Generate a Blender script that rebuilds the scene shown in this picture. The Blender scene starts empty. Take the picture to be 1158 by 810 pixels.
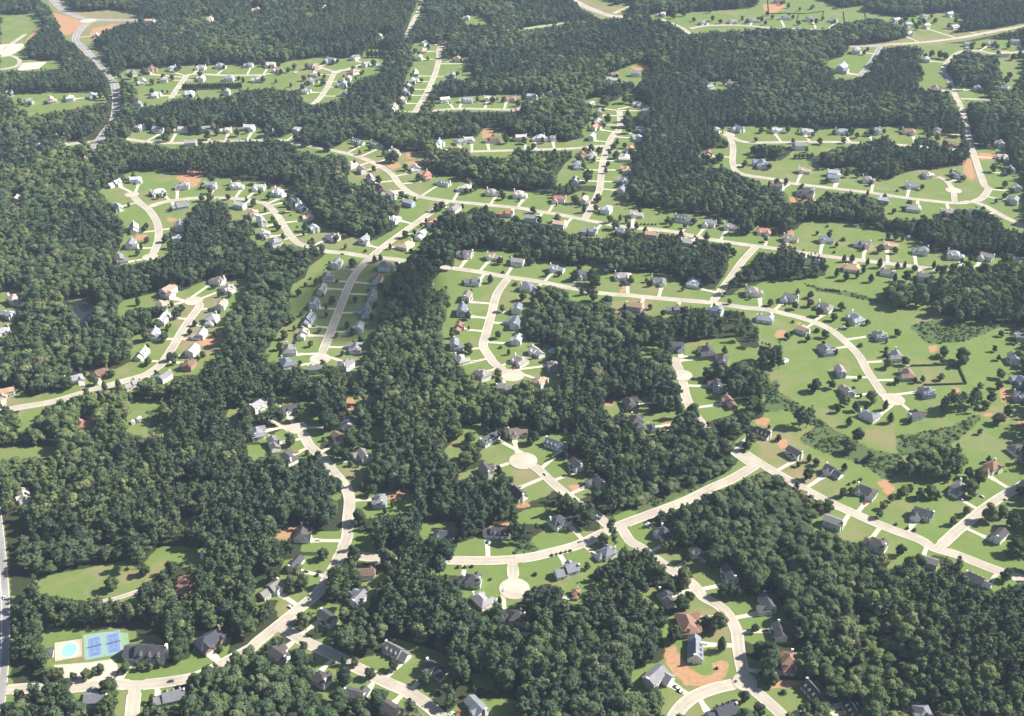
# A suburb of detached houses in woods, seen from the air. All survey data are metres on the ground (dm in the strings).
import bpy, math, random
import numpy as np
from mathutils import Vector, Matrix
random.seed(11); rng = np.random.default_rng(11)
H_CAM = 620.0
ROADS=[
 ('asphalt',17,'the wide top left road','-11593,28188 -10964,26984 -10457,26084 -10039,25484 -9448,24949 -8913,24868 -8303,24868 -7783,24828'),
 ('asphalt',13,'the grey top left road','-9319,24868 -9299,24049 -9118,23221 -8645,22441 -8052,21391 -7593,20566 -7332,20069 -7031,19197 -6771,18209 -6717,17521 -6674,17034 -6612,16618'),
 ('pale',8,'the faint left lane','-7300,16876 -6987,17034 -6689,17140'),
 ('pale',8.5,'the longest street','-6405,17302 -6229,17215 -5858,17087 -5437,17034 -4827,17108 -3998,17172 -3770,17172 -3167,16876 -2773,16669 -2458,16467 -2098,16122 -1812,15696 -1654,15275 -1441,14927 -1233,14782 -865,14649 -503,14566 -177,14484 136,14403 333,14306 649,14187 959,14031 1325,13855 1565,13749 1871,13704 2170,13615 2455,13454 2740,13324 3138,13182 3468,13078 3648,13009 4002,12872 4384,12758 4764,12652 5241,12508 5754,12328'),
 ('pale',9,'the straight half-shaded street','-930,14649 -1105,14306 -1436,13652 -1667,13182 -1810,12838 -1918,12508 -1986,12128 -2026,11477 -2052,10982 -2081,10469 -2086,10298'),
 ('pale',8.5,'the street ending at scrub','-5116,14452 -4967,14615 -4703,14732 -4387,14782 -3852,14740 -3633,14632 -3495,14566 -3263,14187 -3049,13689 -2842,13288 -2654,13147 -2424,13009 -2118,12940 -1840,12838 -1509,12771 -911,12560 -618,12475 -328,12379 -70,12272 293,12159 709,11975 1117,11825 1389,11784 1659,11725 2061,11649 2380,11591 2713,11477 2999,11420 3149,11336 3386,11198 3579,11009 3682,10798 3776,10469 3798,10226 3794,10077 3814,9802 3840,9559 3904,9494'),
 ('pale',9,'the red clay cul-de-sac','-5491,14901 -5286,14591 -5087,14347 -4856,13916 -4711,13468 -4650,13112 -4637,12852'),
 ('pale',9,'the pond street','-3792,11637 -3695,11522 -3723,11198 -3747,10876 -3756,10519 -3778,10226 -3788,10171 -3883,9984 -4044,9869 -4365,9668 -4693,9451 -5022,9333 -5270,9200'),
 ('pale',8.5,'the short link street','3191,13147 2932,12704 2710,12253 2462,11766 2374,11591'),
 ('pale',9,'the central hooked cul-de-sac','-42,12253 -179,11825 -240,11308 -297,10824 -317,10569 -236,10322 -185,10195 -24,9984'),
 ('pale',9,'the central woodland lane','1803,10322 1775,10219 1801,9984 1789,9624 1810,9345 1875,9078 1980,8802 2111,8593 2256,8373'),
 ('pale',9.5,'the right diagonal road','2219,8556 2322,8410 2408,8302 2611,8058 2826,7824 2993,7678 3156,7536 3319,7413 3484,7307 3566,7199 3682,7141 3792,7069 3942,6956 4180,6804 4302,6722'),
 ('pale',9.5,'the road between woods','2293,8377 2037,8161 1825,8024 1571,7840 1221,7646 966,7505 799,7398 553,7229 297,7126 123,7069 -105,7040 -315,7035 -545,7040 -948,7055 -1278,7092 -1443,7141'),
 ('pale',9,'the tennis court street','-2145,8978 -2050,8880 -1938,8668 -1803,8501 -1675,8284 -1541,8075 -1463,7873 -1437,7583 -1415,7337 -1441,7156 -1465,6984 -1508,6817 -1559,6656 -1663,6499 -1808,6298 -1948,6104 -1971,6057 -2117,5929 -2259,5805 -2364,5749 -2506,5716 -2732,5683 -2936,5694 -3241,5655 -3556,5651 -3698,5629'),
 ('pale',8.5,'the bare clay street','945,7490 1006,7288 1095,7199 1180,7083 1297,6942 1396,6831 1476,6736 1531,6603 1643,6499 1699,6397 1732,6224 1716,6033 1709,5850 1714,5690 1794,5587 1892,5440 1968,5317'),
 ('pale',9,'the bottom edge loop','1715,5699 1613,5690 1473,5651 1331,5587 1219,5492 1139,5378 1092,5258'),
 ('pale',9,'the bottom forked street','-1784,6261 -1663,6176 -1544,6092 -1355,5987 -1222,5895 -1075,5805 -913,5705 -773,5629 -633,5523 -510,5399 -408,5277'),
 ('pale',8.5,'the tiny keyhole cul-de-sac','1,7040 10,6845 1,6709'),
 ('pale',8.5,'the green lawn turning','106,8428 243,8302 396,8058 582,7808 736,7646 835,7490 881,7443'),
 ('pale',8.5,'the right edge side road','3600,7185 3802,7378 3890,7459 4298,7808 4685,8075 4931,8249'),
 ('asphalt',10,'the grey top right road','6802,22730 7272,22730 7731,22851'),
 ('pale',10,'the top right highway','7707,22851 8548,23044 9434,23400 10414,23954 11141,24336 11717,24728'),
 ('asphalt',8,'the short grey spur','7569,22782 7059,21626 6579,20683'),
 ('pale',9,'the upper right descending road','10355,22357 9750,22191 9413,22407 8984,22241 8323,21160 8208,20494 8031,19726 7793,18569 7444,17302 7238,16467 6951,15243 6981,15143 6749,14782 6541,14615'),
 ('pale',8.5,'the upper right sweeping street','3556,17466 3530,16876 3393,16074 3466,15696 3961,15467 4152,15319 4620,15160 5234,14952 5705,14757 6272,14591 6547,14632 6683,14468 6805,14109 6959,13802 7110,13541'),
 ('pale',8,'the upper right woodside street','3547,17411 3751,17087 4291,17065 4907,17087 5456,17065 6302,16928 7074,16721'),
 ('pale',9,'the upper central cross street','1869,18692 1790,17746 1622,17302 1418,16268 1295,15243 1262,15012 1128,14468 996,14016'),
 ('pale',8,'the upper central lane','-669,16649 -17,16700 87,16721 852,16772 1556,16928'),
 ('pale',8.5,'the upper left clearing street','-3535,18879 -3441,19327 -3394,19999 -3368,20889 -3118,21160 -2852,21547'),
 ('pale',8,'the upper left spur','-3372,20919 -3704,21237'),
 ('pale',9,'the upper row street','-1681,18545 -1553,19592 -1463,20860 -1450,21785 -1473,22610 -1310,23096'),
 ('pale',8.5,'the upper flat lane','-1390,18631 -858,18754 169,18668'),
 ('pale',8,'the far field track','-2234,23310 -2171,25030 -2057,26754 -1997,27940'),
 ('pale',8.5,'the top left estate street','-6099,19327 -6153,20422 -6071,20786 -5358,20712 -4681,20741'),
 ('pale',19,'the far top road','1342,27217 1478,26640 1809,25867 2234,25235 2539,25194'),
 ('pale',7,'the far top lane','2302,25442 2484,25760 2754,26127'),
 ('pale',9,'the far side lane','3331,24929 3686,24144 3781,23583'),
 ('pale',7,'the far wood lane','19,24011 1177,24590'),
 ('pale',9,'the far top right street','3859,24144 4319,24394 5019,24394 5752,24144 5926,24144 6746,24049'),
 ('pale',7,'the far campus lane','-10362,22027 -10343,22921 -10343,23675'),
 ('pale',7,'the right edge lane','8008,19301 8623,19249'),
 ('pale',6,'the campus loop','-10192,21946 -9996,22027 -9713,21705 -9630,21314 -9851,21085'),
 ('asphalt',11,'the left edge main road','-4931,8423 -4462,7424 -4260,6984 -4079,6577 -3883,6080 -3736,5651 -3631,5297'),
 ('pale',9,'the bottom left stub','-2751,5690 -2721,5544 -2690,5399 -2656,5258'),
 ('pale',8,'the parked car turning','-2145,8978 -2040,9030'),
 ('pale',7,'the tiny upper right close','6431,15056 6450,15409 6374,15591'),
 ('pale',7,'the tiny upper right close','6431,15056 6280,14566'),
 ('pale',3.5,'the meadow track','-3293,6546 -3175,6577 -3080,6629 -2952,6696 -2874,6749'),
]
STARTS=['top end', 'top end', 'left end', 'left end', 'upper end', 'left end', 'upper end', 'round end', 'upper end', 'upper end', 'upper end', 'left end', 'right end', 'upper end', 'upper end', 'right end', 'upper end', 'upper end', 'round end', 'lower end', 'left end', 'left end', 'upper end', 'upper end', 'left end', 'left end', 'upper end', 'left end', 'lower end', 'right end', 'lower end', 'left end', 'lower end', 'left end', 'left end', 'left end', 'left end', 'left end', 'left end', 'left end', 'left end', 'left end', 'upper end', 'upper end', 'left end', 'lower end', 'lower end', 'left end']
HAZE, SKY, SUN_E, EXPO = 0.000052, 0.057, 5.0, 1.22
BULBS=[((-549.1, 1490.1), 10), ((-379.2, 1163.7), 11), ((-208.6, 1029.8), 11.5), ((391.1, 949.4), 11.5), ((0.8, 996.1), 12.5), ((180.5, 996.1), 11), ((10.6, 843.5), 13.5), ((1.9, 669.6), 12.5), ((-464.8, 1283.8), 10), ((643.1, 1505.6), 11.5), ((-337.2, 2091.9), 9), ((355.4, 1741.1), 10), ((-936.9, 2478.8), 18), ((-211.1, 897.8), 10), ((170.4, 571.2), 9)]
CLEAR=[
 '-5315,11620 -5045,11754 -4919,11661 -4904,11280 -4928,11009 -5022,11116 -5146,11364',
 '1959,6629 2143,6656 2024,6080 1789,6104 1811,6322',
 '1981,6629 2165,6629 2129,6372 2169,6224 2138,6080 1876,6080',
 '1979,5987 2209,6010 2179,5805 1920,5782',
 '-3641,6249 -3326,6261 -3117,6273 -2889,6224 -2807,5941 -3121,5850 -3461,5850',
 '-1594,6525 -1375,6525 -1303,6249 -1555,6273',
 '-1421,7156 -957,7156 -947,7040 -1212,7012 -1368,7040',
 '-976,6176 -474,5987 -425,5651 -699,5760 -953,5941',
 '-3920,9451 -3439,9494 -3289,8919 -3548,8802 -3778,8899',
 '-4950,8687 -4348,8668 -4311,8501 -4854,8446',
 '3650,25442 6152,26084 5732,24049 3721,23675',
 '2541,21626 1755,20712 1756,20139 2421,20422 2727,20860',
 '-9133,19592 -7477,19726 -7146,19069 -8015,18448 -8582,18692',
 '-11539,25338 -10787,25401 -10361,24728 -10139,24049 -10072,22956 -9816,22525 -9584,21785 -8853,21705 -8642,21160 -9029,21009 -9791,20934',
 '-11374,26984 -10555,26984 -10321,26304 -9957,25547 -9086,25760 -8417,25442 -8211,24728 -8577,24433 -8803,23583 -8592,22782 -8199,22357 -8070,21946 -8127,21626 -7760,21314 -7572,20566 -7226,20139 -6982,19197 -6748,18328 -6706,17975 -6800,18091 -7104,19197 -7482,20279 -8072,21314 -9046,22869 -9279,23132 -10388,25442 -10855,26304',
 '-7508,20639 -7403,21160 -6784,21160 -6400,21391 -4806,21391 -4513,19862 -4906,19794 -5218,19327 -5612,19262 -5956,19327 -6179,18942 -6385,18816 -6659,19069 -6809,19726 -7141,20279 -7527,20422',
 '-9201,19659 -8910,19659 -8429,19592 -7845,19459 -7538,19659 -7227,19327 -7146,18942 -7691,19005 -7868,18816 -8015,18448 -8246,18328 -8502,18692 -8857,19197',
 '-6330,17302 -6234,17746 -6012,17633 -5762,17411 -5518,17633 -5235,17411 -4923,17521 -4682,17803 -4310,17860 -4108,17746 -3982,17087 -4415,17087 -4810,17034 -4993,16876 -5369,16772 -5865,16981 -6138,17034',
 '-7301,17087 -6783,17087 -6771,17633 -6626,17411 -6605,16876 -6578,16568 -6751,16876 -7154,16772',
 '-8218,24929 -7862,24929 -7726,24433 -8026,24433',
 '-6967,25235 -6658,25235 -6519,24629 -6771,24629',
 '-6037,25975 -5683,25975 -5541,25235 -5855,25338',
 '-4872,20860 -4844,21626 -4514,21547 -4316,21705 -3934,21865 -3764,21946 -3388,21865 -2988,21946 -2962,22525 -2449,22525 -2410,22109 -2516,21785 -2454,21160 -2540,20712 -2784,20566 -2922,20279 -2980,19726 -3076,19197 -3261,19069 -3535,18879 -3697,19133 -3897,19726 -4339,19862 -4729,20139',
 '-2115,22441 -1980,23132 -1777,22956 -1483,22782 -1320,23310 -1256,22956 -1371,22441 -1200,21785 -986,22109 -792,21785 -812,21009 -668,20566 -922,20422 -1183,20494 -1343,20279 -1462,19459 -1445,19197 -1510,18942 -1635,18448 -2085,18631 -2155,18942 -1957,19459 -2014,20139 -1967,21160 -1938,21946',
 '-1437,19069 -1167,19327 -474,19525 175,19592 168,18569 -1406,18569',
 '-2289,23400 -2185,23310 -2030,26754 -2034,27217 -2199,27217 -2254,25442',
 '-2150,25442 -1839,25442 -1839,25030 -2156,24828',
 '-1204,25132 -799,25338 -427,24629 -472,24336 -975,24433',
 '-391,23860 -219,23860 -215,23400 -384,23400',
 '-2946,23675 -2653,23675 -2609,23221 -2897,23221',
 '-5886,25975 -5675,25975 -5625,25442 -5760,25338',
 '-4549,25867 -4128,25867 -4084,25547 -4500,25547',
 '-4074,17302 -3756,17302 -3492,17746 -3400,17411 -3643,17087 -3240,16876 -2860,16772 -2658,17194 -2460,17411 -1995,16876 -1721,16669 -1391,16618 -1343,16171 -1460,16074 -1156,15696 -833,15422 -724,15243 -2410,15243 -2502,15696 -2558,16268 -2745,16467 -2982,16367 -3353,16669 -3727,17140',
 '-1312,17087 -877,17302 -578,17302 -476,17746 -247,17746 -17,17302 159,17411 155,16876 19,16772 19,16171 -88,16268 -663,16467 -782,16772 -1074,16772',
 '1342,27217 2167,27217 2414,26193 2828,26640 2632,25653 2474,25030 1956,24929 1599,25867',
 '3017,25338 3339,25442 3803,25030 4350,24929 4945,25132 5659,26193 6338,26984 5732,24049 4301,24278 3964,24011 3696,23491 3648,24049 3486,24531 3076,24929',
 '19,24087 1183,24728 1197,24472 215,23860',
 '1723,20566 1940,20860 2288,21314 2652,21391 2627,21160 2450,20712 2624,20712 2428,20494 2308,19931 2245,19931 2249,20422 2065,20279 1724,20279',
 '16,19459 431,19592 850,19726 969,19592 586,19197 549,19327 260,19197 16,19069',
 '1238,19197 1623,19459 1637,19069 1850,19197 2101,19726 2242,19459 2082,19069 2298,19197 2447,18692 2341,18448 2054,18328 2008,18692 1958,18569 1877,18091 2076,17746 2229,17746 2183,17302 2010,16876 1845,16467 1862,16268 1861,15883 1749,15422 1699,15243 620,15243 666,15604 827,16171 943,16367 848,16669 195,16669 14,16772 14,17302 240,17411 575,17302 865,17087 1173,17302 1160,17746 1288,17975 1378,18816 1218,18816',
 '3374,17746 3699,17860 4443,17803 4252,16876 3897,16876 3804,16772 3800,16367 4147,16367 3915,15243 3740,15332 3450,15604 3290,15883 3046,15883 3076,16074 3284,16268 3157,16367 2864,16318 2893,16517 3148,16772 3367,16772 3492,17087 3416,17302',
 '3495,20139 3740,20350 4254,20350 4159,19931 3779,19794 3497,19862',
 '5870,27100 7268,27100 7556,25867 8308,26304 8076,25653 8527,25235 8671,25030 9470,25442 9677,25442 10113,25653 9962,24629 9446,23860 8826,23310 8576,23132 8304,23491 8532,24240 8058,25030 7139,24433 6795,24049 5314,24049',
 '6793,22696 7787,23044 8324,23400 9011,23583 10485,24144 11323,24629 11091,24049 10308,23675 9436,23132 8900,22956 9374,22956 9979,23310 10725,23132 9938,21160 9451,21160 9658,21946 9352,22109 9193,22441 8645,21785 8206,21009 8035,19862 8197,19726 8053,19197 8673,19327 8535,19069 8089,19069 7833,18569 7711,18448 7898,19459 7906,19726 7529,19592 7492,19999 7451,20139 7711,20422 7951,21314 8010,21785 8402,22441 8087,22782 7543,22525 7104,21626 6761,20712 6505,20566 6251,20422 6011,20494 6221,21160 6037,21314 6157,21626 6554,21946 6820,22441',
 '9420,21314 9999,21314 9759,20712 9115,19726 8823,19726 9171,20422',
 '8293,19999 8732,19931 8550,19327 8058,19327',
 '4108,17746 4448,17917 5062,17746 5635,17746 5940,17746 6432,17860 6780,17746 7124,17633 7313,17302 7165,16876 6798,16876 6829,17194 6640,17302 6359,16876 6176,16876 6116,17302 5862,17194 5407,16876 4990,16669 4536,16268 4715,16122 4797,15883 5241,15978 5244,15604 5569,15422 5856,15696 6192,15883 6556,15930 6956,16074 7311,16876 7349,17194 7539,17411 7421,16876 7637,16669 7867,17087 7934,16876 7779,16568 7586,15883 7719,15604 7575,15243 3629,15243 3788,16074 4181,16268 4446,16669 4723,16772 4491,16876 3941,16876',
 '-6021,15056 -5896,15409 -5801,15776 -5550,15870 -4407,15591 -3661,15409 -3262,13324 -3496,13324 -3478,13689 -3696,13992 -3916,13992 -3953,14306 -4123,14632 -4351,14632 -4486,14387 -4495,13916 -4314,13324 -4410,13112 -4456,12838 -4703,12671 -4858,12606 -5092,12704 -5107,13043 -5198,13541 -5476,14148 -5820,14632',
 '-4674,11620 -4490,11737 -4255,11885 -4005,11885 -3730,12253 -3448,12128 -3203,12316 -3201,11885 -3267,11420 -3300,11143 -3213,10929 -3233,10670 -3205,10322 -3232,10226 -4125,10226 -4287,10772 -4136,10876 -4170,11089 -4125,11308 -4433,11448 -4545,11198 -4548,11035 -4606,11308',
 '-6202,11825 -6038,11975 -5976,11885 -6018,11707 -5831,11649 -5755,11308 -5750,11089 -5604,10982 -5570,10824 -5782,10772',
 '-5701,10569 -5561,10569 -5531,10395 -5622,10371',
 '-7190,14884 -7074,14884 -6979,14632 -7093,14632',
 '-5292,11591 -5030,11707 -4929,11649 -4908,11253 -4942,11035 -5087,11308',
 '-3774,15319 -3184,15231 -3111,14799 -2862,14468 -2575,13839 -2398,13689 -2119,13432 -1806,13360 -1593,13689 -1489,13916 -1597,14070 -1568,14468 -1687,14715 -2052,15056 -2193,15409 -2180,15591 -806,15591 -385,15143 141,15056 135,14148 -109,13916 -238,14227 -369,14387 -1000,14148 -1014,13839 -1080,13396 -1231,12974 -1381,12638 -1474,12379 -1473,12067 -1505,11534 -1540,11089 -1573,10670 -1604,10274 -2666,10226 -2712,10469 -2651,10824 -2605,11308 -2677,11885 -2680,12067 -2570,12253 -2563,12573 -2409,12906 -2449,13182 -2682,13324 -2727,13043 -2888,13112 -3038,13112 -3337,13112',
 '-744,12704 -697,12974 -343,13112 125,12906 105,10226 -260,10226 -532,10226 -666,10420 -814,10824 -761,11308 -818,11885 -1018,11975 -1054,12097 -975,12190 -850,12508 -735,12508',
 '13,15056 414,15056 737,14799 1015,15056 1209,14969 1318,15591 1730,15591 1749,15056 1586,14715 1848,14387 2083,14468 2374,14227 2860,14070 3023,13916 3135,13839 3025,13396 3308,13764 3610,13764 3432,12906 3218,12974 2955,12508 2738,12253 2489,11766 2627,11766 2808,12006 3071,12067 3285,12190 2879,10226 2776,10420 2944,10876 2766,11035 2693,11364 2434,11420 2173,11477 2003,11420 1921,11198 1581,11253 1518,11420 1186,11308 1150,11534 1104,11649 797,11534 667,11649 649,11885 514,12006 262,12006 255,11534 168,11089 163,10670 418,10619 489,10469 357,10226 10,10226 11,12638 303,12704 595,12704 707,12573 1175,12638 1214,12379 1557,12379 1786,12379 1979,12316 2080,12006 2351,11945 2462,11945 2724,12508 2837,13182 2668,13253 2437,13324 2213,13468 1977,13541 1608,13541 1290,13396 1108,13396 779,13541 631,13689 388,13916 199,13839 12,14148',
 '1423,10469 1622,10670 1693,10619 1558,10322 1408,10322',
 '1776,10670 1923,10619 2006,10670 2484,10772 2551,10569 2930,10469 2879,10226 1746,10226',
 '3696,15591 5413,15591 5649,15231 6099,15591 7714,15591 6895,13541 6675,13689 6695,14070 6592,14306 6235,14387 5936,14070 5595,13992 5154,13992 5242,14632 5082,14884 4574,14969 4295,14632 3928,14591 3927,15056 3644,15319',
 '3248,13253 3535,13182 3700,13112 3670,12974 4023,12838 3896,12316 3554,12190 3208,12159 3033,12128 2669,10226 5571,10226 5831,10876 5732,11089 5442,11089 5182,11253 4988,11308 5090,11534 4901,11707 5191,12006 5343,12379 5601,12379 5727,12253 6116,12379 6482,12508 6614,12838 6274,12872 5831,12872 5474,13043 5376,13396 5066,13689 4577,13954 4011,13954 3780,13615 3550,13396 3318,13615',
 '-5359,9712 -5120,9712 -4983,9537 -4675,9668 -4639,9984 -4465,10124 -4253,10077 -4113,10267 -4005,10413 -3251,10413 -3323,9984 -3414,9961 -3724,9938 -3941,9847 -4069,9712 -4127,9668 -4391,9602 -4638,9430 -4740,9324 -4696,9078 -4803,8880 -4905,8998 -4980,9283 -5246,9430',
 '-3833,9159 -3696,9324 -3440,9409 -3376,9078 -3367,8958 -3565,8860 -3671,8919',
 '-4928,8631 -4620,8631 -4556,8575 -4361,8612 -4352,8556 -4876,8501',
 '-4491,8007 -4387,8007 -4271,7808 -4264,7678 -4469,7840',
 '-4325,9159 -4199,9159 -4113,8998 -4172,8938 -4282,8998',
 '-2884,9118 -2861,9324 -2703,9345 -2662,9038 -2798,9038',
 '-2646,9409 -2513,9409 -2481,9241',
 '-2602,9078 -2442,9038 -2382,8725 -2561,8763',
 '-2589,8687 -2375,8687 -2318,8392 -2477,8464',
 '-2914,7552 -2776,7646 -2741,7583 -2862,7428',
 '-2701,10413 -2475,10413 -2199,10413 -1620,10413 -1604,10267 -1650,10030 -1574,9802 -1695,9802 -1748,10030 -1988,10171 -2146,10077 -2375,10124 -2639,10219',
 '-2487,9537 -2306,9580 -2143,9451 -2002,9451 -1923,9078 -1719,8919 -1703,8802 -1853,8763 -1831,8612 -1694,8575 -1533,8687 -1348,8612 -1285,8428 -1355,8284 -1378,8110 -1407,8007 -1250,7906 -1157,8007 -881,7940 -881,7678 -1296,7583 -1342,7459 -1212,7367 -1206,7307 -1500,7307 -1469,7521 -1490,7840 -1558,8041 -1718,8284 -1782,8428 -1970,8392 -2035,8392 -2160,8612 -2091,8725 -2328,8575 -2394,8802 -2266,8958 -2293,9241 -2447,9451',
 '-1709,9537 -1614,9537 -1588,9324 -1642,9200',
 '-1593,9559 -1336,9580 -1327,9494 -1435,9409 -1599,9409',
 '-1417,9038 -1277,8998 -1232,8763 -1365,8763',
 '-1690,7940 -1590,7973 -1540,7906 -1568,7808',
 '-2072,7428 -1901,7474 -1814,7428 -1735,7307 -2069,7307',
 '-1697,9179 -1548,9179 -1521,8958 -1657,8958',
 '-1728,8899 -1660,8899 -1635,8706 -1701,8706',
 '-2611,9451 -2541,9451 -2508,9283 -2578,9283',
 '-2521,8998 -2442,8998 -2397,8763 -2475,8763',
 '-646,8612 -565,8763 -508,8998 -261,9078 -213,8919 -77,8725 93,8687 88,7973 -10,8007 11,8179 -159,8249 -263,8144 -371,8214 -473,8110 -519,8214 -289,8356 -249,8464 -335,8464 -506,8392 -515,8612 -549,8392 -615,8428',
 '-555,10171 -540,10413 106,10413 102,9847 -82,9624 -227,9757 -327,9938 -450,9984 -520,9892',
 '-829,7521 -490,7536 -462,7337 -774,7307',
 '-265,7337 -209,7490 -9,7521 -29,7459 -148,7428',
 '10,10413 387,10413 357,10219 521,9984 525,9757 415,9712 250,9802 155,9892 9,9712',
 '946,9451 1065,9472 1092,9241 994,9159 914,9324',
 '1115,9515 1424,9537 1397,9283 1269,9159 1112,9200',
 '1156,9179 1674,9283 1686,9200 1607,9118 1565,8958 1479,8998 1400,8899 1310,8899 1162,8998',
 '1744,10413 2423,10413 2315,10219 2088,10030 2005,9802 2202,9537 2359,9494 2437,9409 2314,9241 2070,9159 1944,9078 1881,9118 1819,9324 1720,9283 1735,9757 1674,9847',
 '1964,8919 2009,8919 2004,8744 1969,8802',
 '2162,8763 2331,8958 2384,9118 2574,9159 2642,9078 2457,8179 2357,8284 2161,8144 1812,7940 1541,7775 1305,7678 1127,7521 1396,7428 1381,7307 596,7307 662,7428 796,7367 715,7646 875,7615 1153,7775 1460,7940 1593,8007 1913,8179 2119,8392 2167,8538 2108,8575',
 '2574,10413 2918,10413 2820,9938 2675,10030 2595,10124',
 '2622,9757 2810,9892 2668,9200 2553,9283 2547,9494',
 '9,8802 9,8998 145,9038 211,8899 254,8802 345,8880 638,8919 612,8841 494,8687 332,8428 508,8501 721,8428 734,8284 749,8179 889,8075 757,7973 584,7840 404,8007 318,7906 90,7775 8,7808',
 '8,7646 130,7710 315,7775 377,7808 414,7710 332,7678 529,7552 640,7398 596,7307 282,7307 268,7521 48,7521',
 '2780,10413 5646,10413 4726,8110 4372,7840 4083,7337 2954,7307 2811,7521 2556,7367 2661,7646 2867,7743 2599,8007 2369,8320 2318,8392 2450,9078 2558,9283 2636,9802 2797,10124',
 '3503,7367 3749,7337 3870,7459 4245,7775 4699,8041 4406,7307 3484,7307',
 '-3891,6831 -3395,6984 -3203,7040 -3085,6900 -3046,7098 -2982,7214 -2551,7199 -2520,7069 -2576,6984 -2741,6956 -2858,7040 -2889,6872 -2960,6790 -3007,6629 -2903,6525 -2969,6499 -3130,6551 -3311,6603 -3386,6551 -3541,6577 -3642,6603 -3817,6629',
 '-4056,6629 -3885,6616 -3824,6551 -3997,6525',
 '-2731,6845 -2618,6845 -2571,6656 -2682,6656',
 '-3588,6104 -3579,6224 -3314,6224 -3105,6236 -2953,6200 -2865,6080 -2875,6176 -2741,6200 -2651,6128 -2588,5895 -2411,5941 -2447,6224 -2270,6224 -2148,6152 -2132,6080 -2136,5941 -2275,5872 -2366,5760 -2355,5716 -2478,5673 -2494,5544 -2620,5523 -2621,5358 -2799,5358 -2883,5629 -2989,5651 -2942,5502 -3001,5481 -3054,5544 -3186,5544 -3239,5651 -3264,5673 -2967,5738 -3077,5872 -3376,5850 -3418,5872 -3545,5987',
 '-2113,6763 -2007,6763 -1961,6525 -2042,6499',
 '-1993,6080 -1904,6224 -1858,5987 -1939,5987',
 '-4716,7547 -4436,7547 -4324,7303 -3979,6525 -3690,5760 -3598,5651 -3565,5502 -3826,5419',
 '-2071,7424 -1912,7424 -1891,7303 -1984,7273',
 '-1813,7424 -1476,7424 -1357,7424 -1215,7393 -1150,7156 -952,7098 -944,7012 -1132,6984 -1310,7040 -1441,7012 -1444,6900 -1321,6817 -1515,6736 -1588,6603 -1448,6525 -1419,6448 -1568,6474 -1697,6273 -1649,6200 -1532,6128 -1431,6152 -1409,6372 -1366,6322 -1361,6033 -1125,5941 -1010,5987 -962,6033 -897,6080 -754,6033 -592,5941 -536,5850 -482,5805 -540,5629 -583,5523 -508,5358 -605,5358 -751,5565 -841,5460 -914,5544 -873,5629 -1105,5629 -1275,5651 -1247,5565 -1360,5440 -1379,5565 -1334,5716 -1441,5760 -1543,5760 -1510,5872 -1587,6033 -1666,5987 -1694,6152 -1821,6176 -1925,5987 -1948,6104 -1813,6322 -1881,6499 -1831,6629 -1906,6736 -2073,6736 -2033,6817 -1907,6845 -1913,6984 -1799,7098 -1625,7098 -1595,7156 -1789,7156 -1784,7244',
 '-1282,6656 -1153,6656 -1117,6499 -1208,6499',
 '-1266,6984 -1126,6928 -1005,6845 -1113,6629 -1177,6709 -1239,6763',
 '-706,6872 -468,7040 81,7055 79,6736 46,6551 -26,6372 81,6322 27,6298 -98,6322 -100,6525 -228,6551 -394,6603 -367,6872 -497,6845 -610,6845',
 '-782,7424 -683,7424 -672,7244 -770,7244',
 '-477,7244 -265,7363 -207,7424 10,7273 83,7273 81,7098 -297,7069 -489,7069',
 '-363,5782 -194,5805 -125,5716 -141,5629 -258,5673',
 '-460,5358 -463,5419 -354,5544 -189,5565 70,5544 68,5358',
 '7,7156 265,7424 939,7424 993,7363 1118,7424 1269,7363 1249,7185 1408,7214 1478,7156 1673,7040 1640,6956 1754,6956 1886,6845 1880,6603 2137,6629 2034,6128 1759,6128 1751,5987 1871,5895 1862,5760 1935,5651 1875,5358 1762,5419 1581,5502 1460,5358 1040,5358 1019,5460 1087,5629 900,5587 830,5544 840,5651 888,5805 962,5872 1121,5918 1164,5987 1139,6224 1150,6322 1306,6423 1396,6551 1351,6629 1450,6682 1416,6984 1285,6845 1197,7069 1149,7156 1077,7214 972,7126 961,7214 876,7126 850,7040 710,6956 626,6817 807,6736 802,6669 561,6656 538,6577 469,6656 287,6763 137,6682 43,6499 7,6423',
 '1046,6709 1159,6722 1339,6682 1322,6551 1137,6525 1020,6629',
 '6,5544 72,5523 88,5419 6,5399',
 '381,5440 710,5481 707,5440 380,5419',
 '2807,7424 4452,7424 4188,6763 3916,6682 3812,6603 3880,6736 3770,6845 3723,6872 3667,7040 3542,7126 3485,7069 3379,7098 3221,6956 3075,6845 3088,6956 3167,7098 3033,7098 2976,7244 2796,7303',
 '1976,6603 2141,6603 2109,6448 1999,6347 2190,6322 2118,6152 1981,6080 1881,6104',
 '2026,5964 2129,5964 2104,5850 2019,5850',
 '1845,5918 1879,5918 1862,5827 1823,5805',
 '1794,5651 2029,5738 2226,5716 2294,5651 2301,5544 2220,5481 2082,5523 2014,5440 1899,5358 1738,5358',
 '2252,5481 2372,5502 2514,5481 2481,5358 2238,5358',
 '4000,6474 4083,6499 4032,6372 3951,6347',
 '2894,6942 2989,6942 2955,6886',
]
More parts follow.
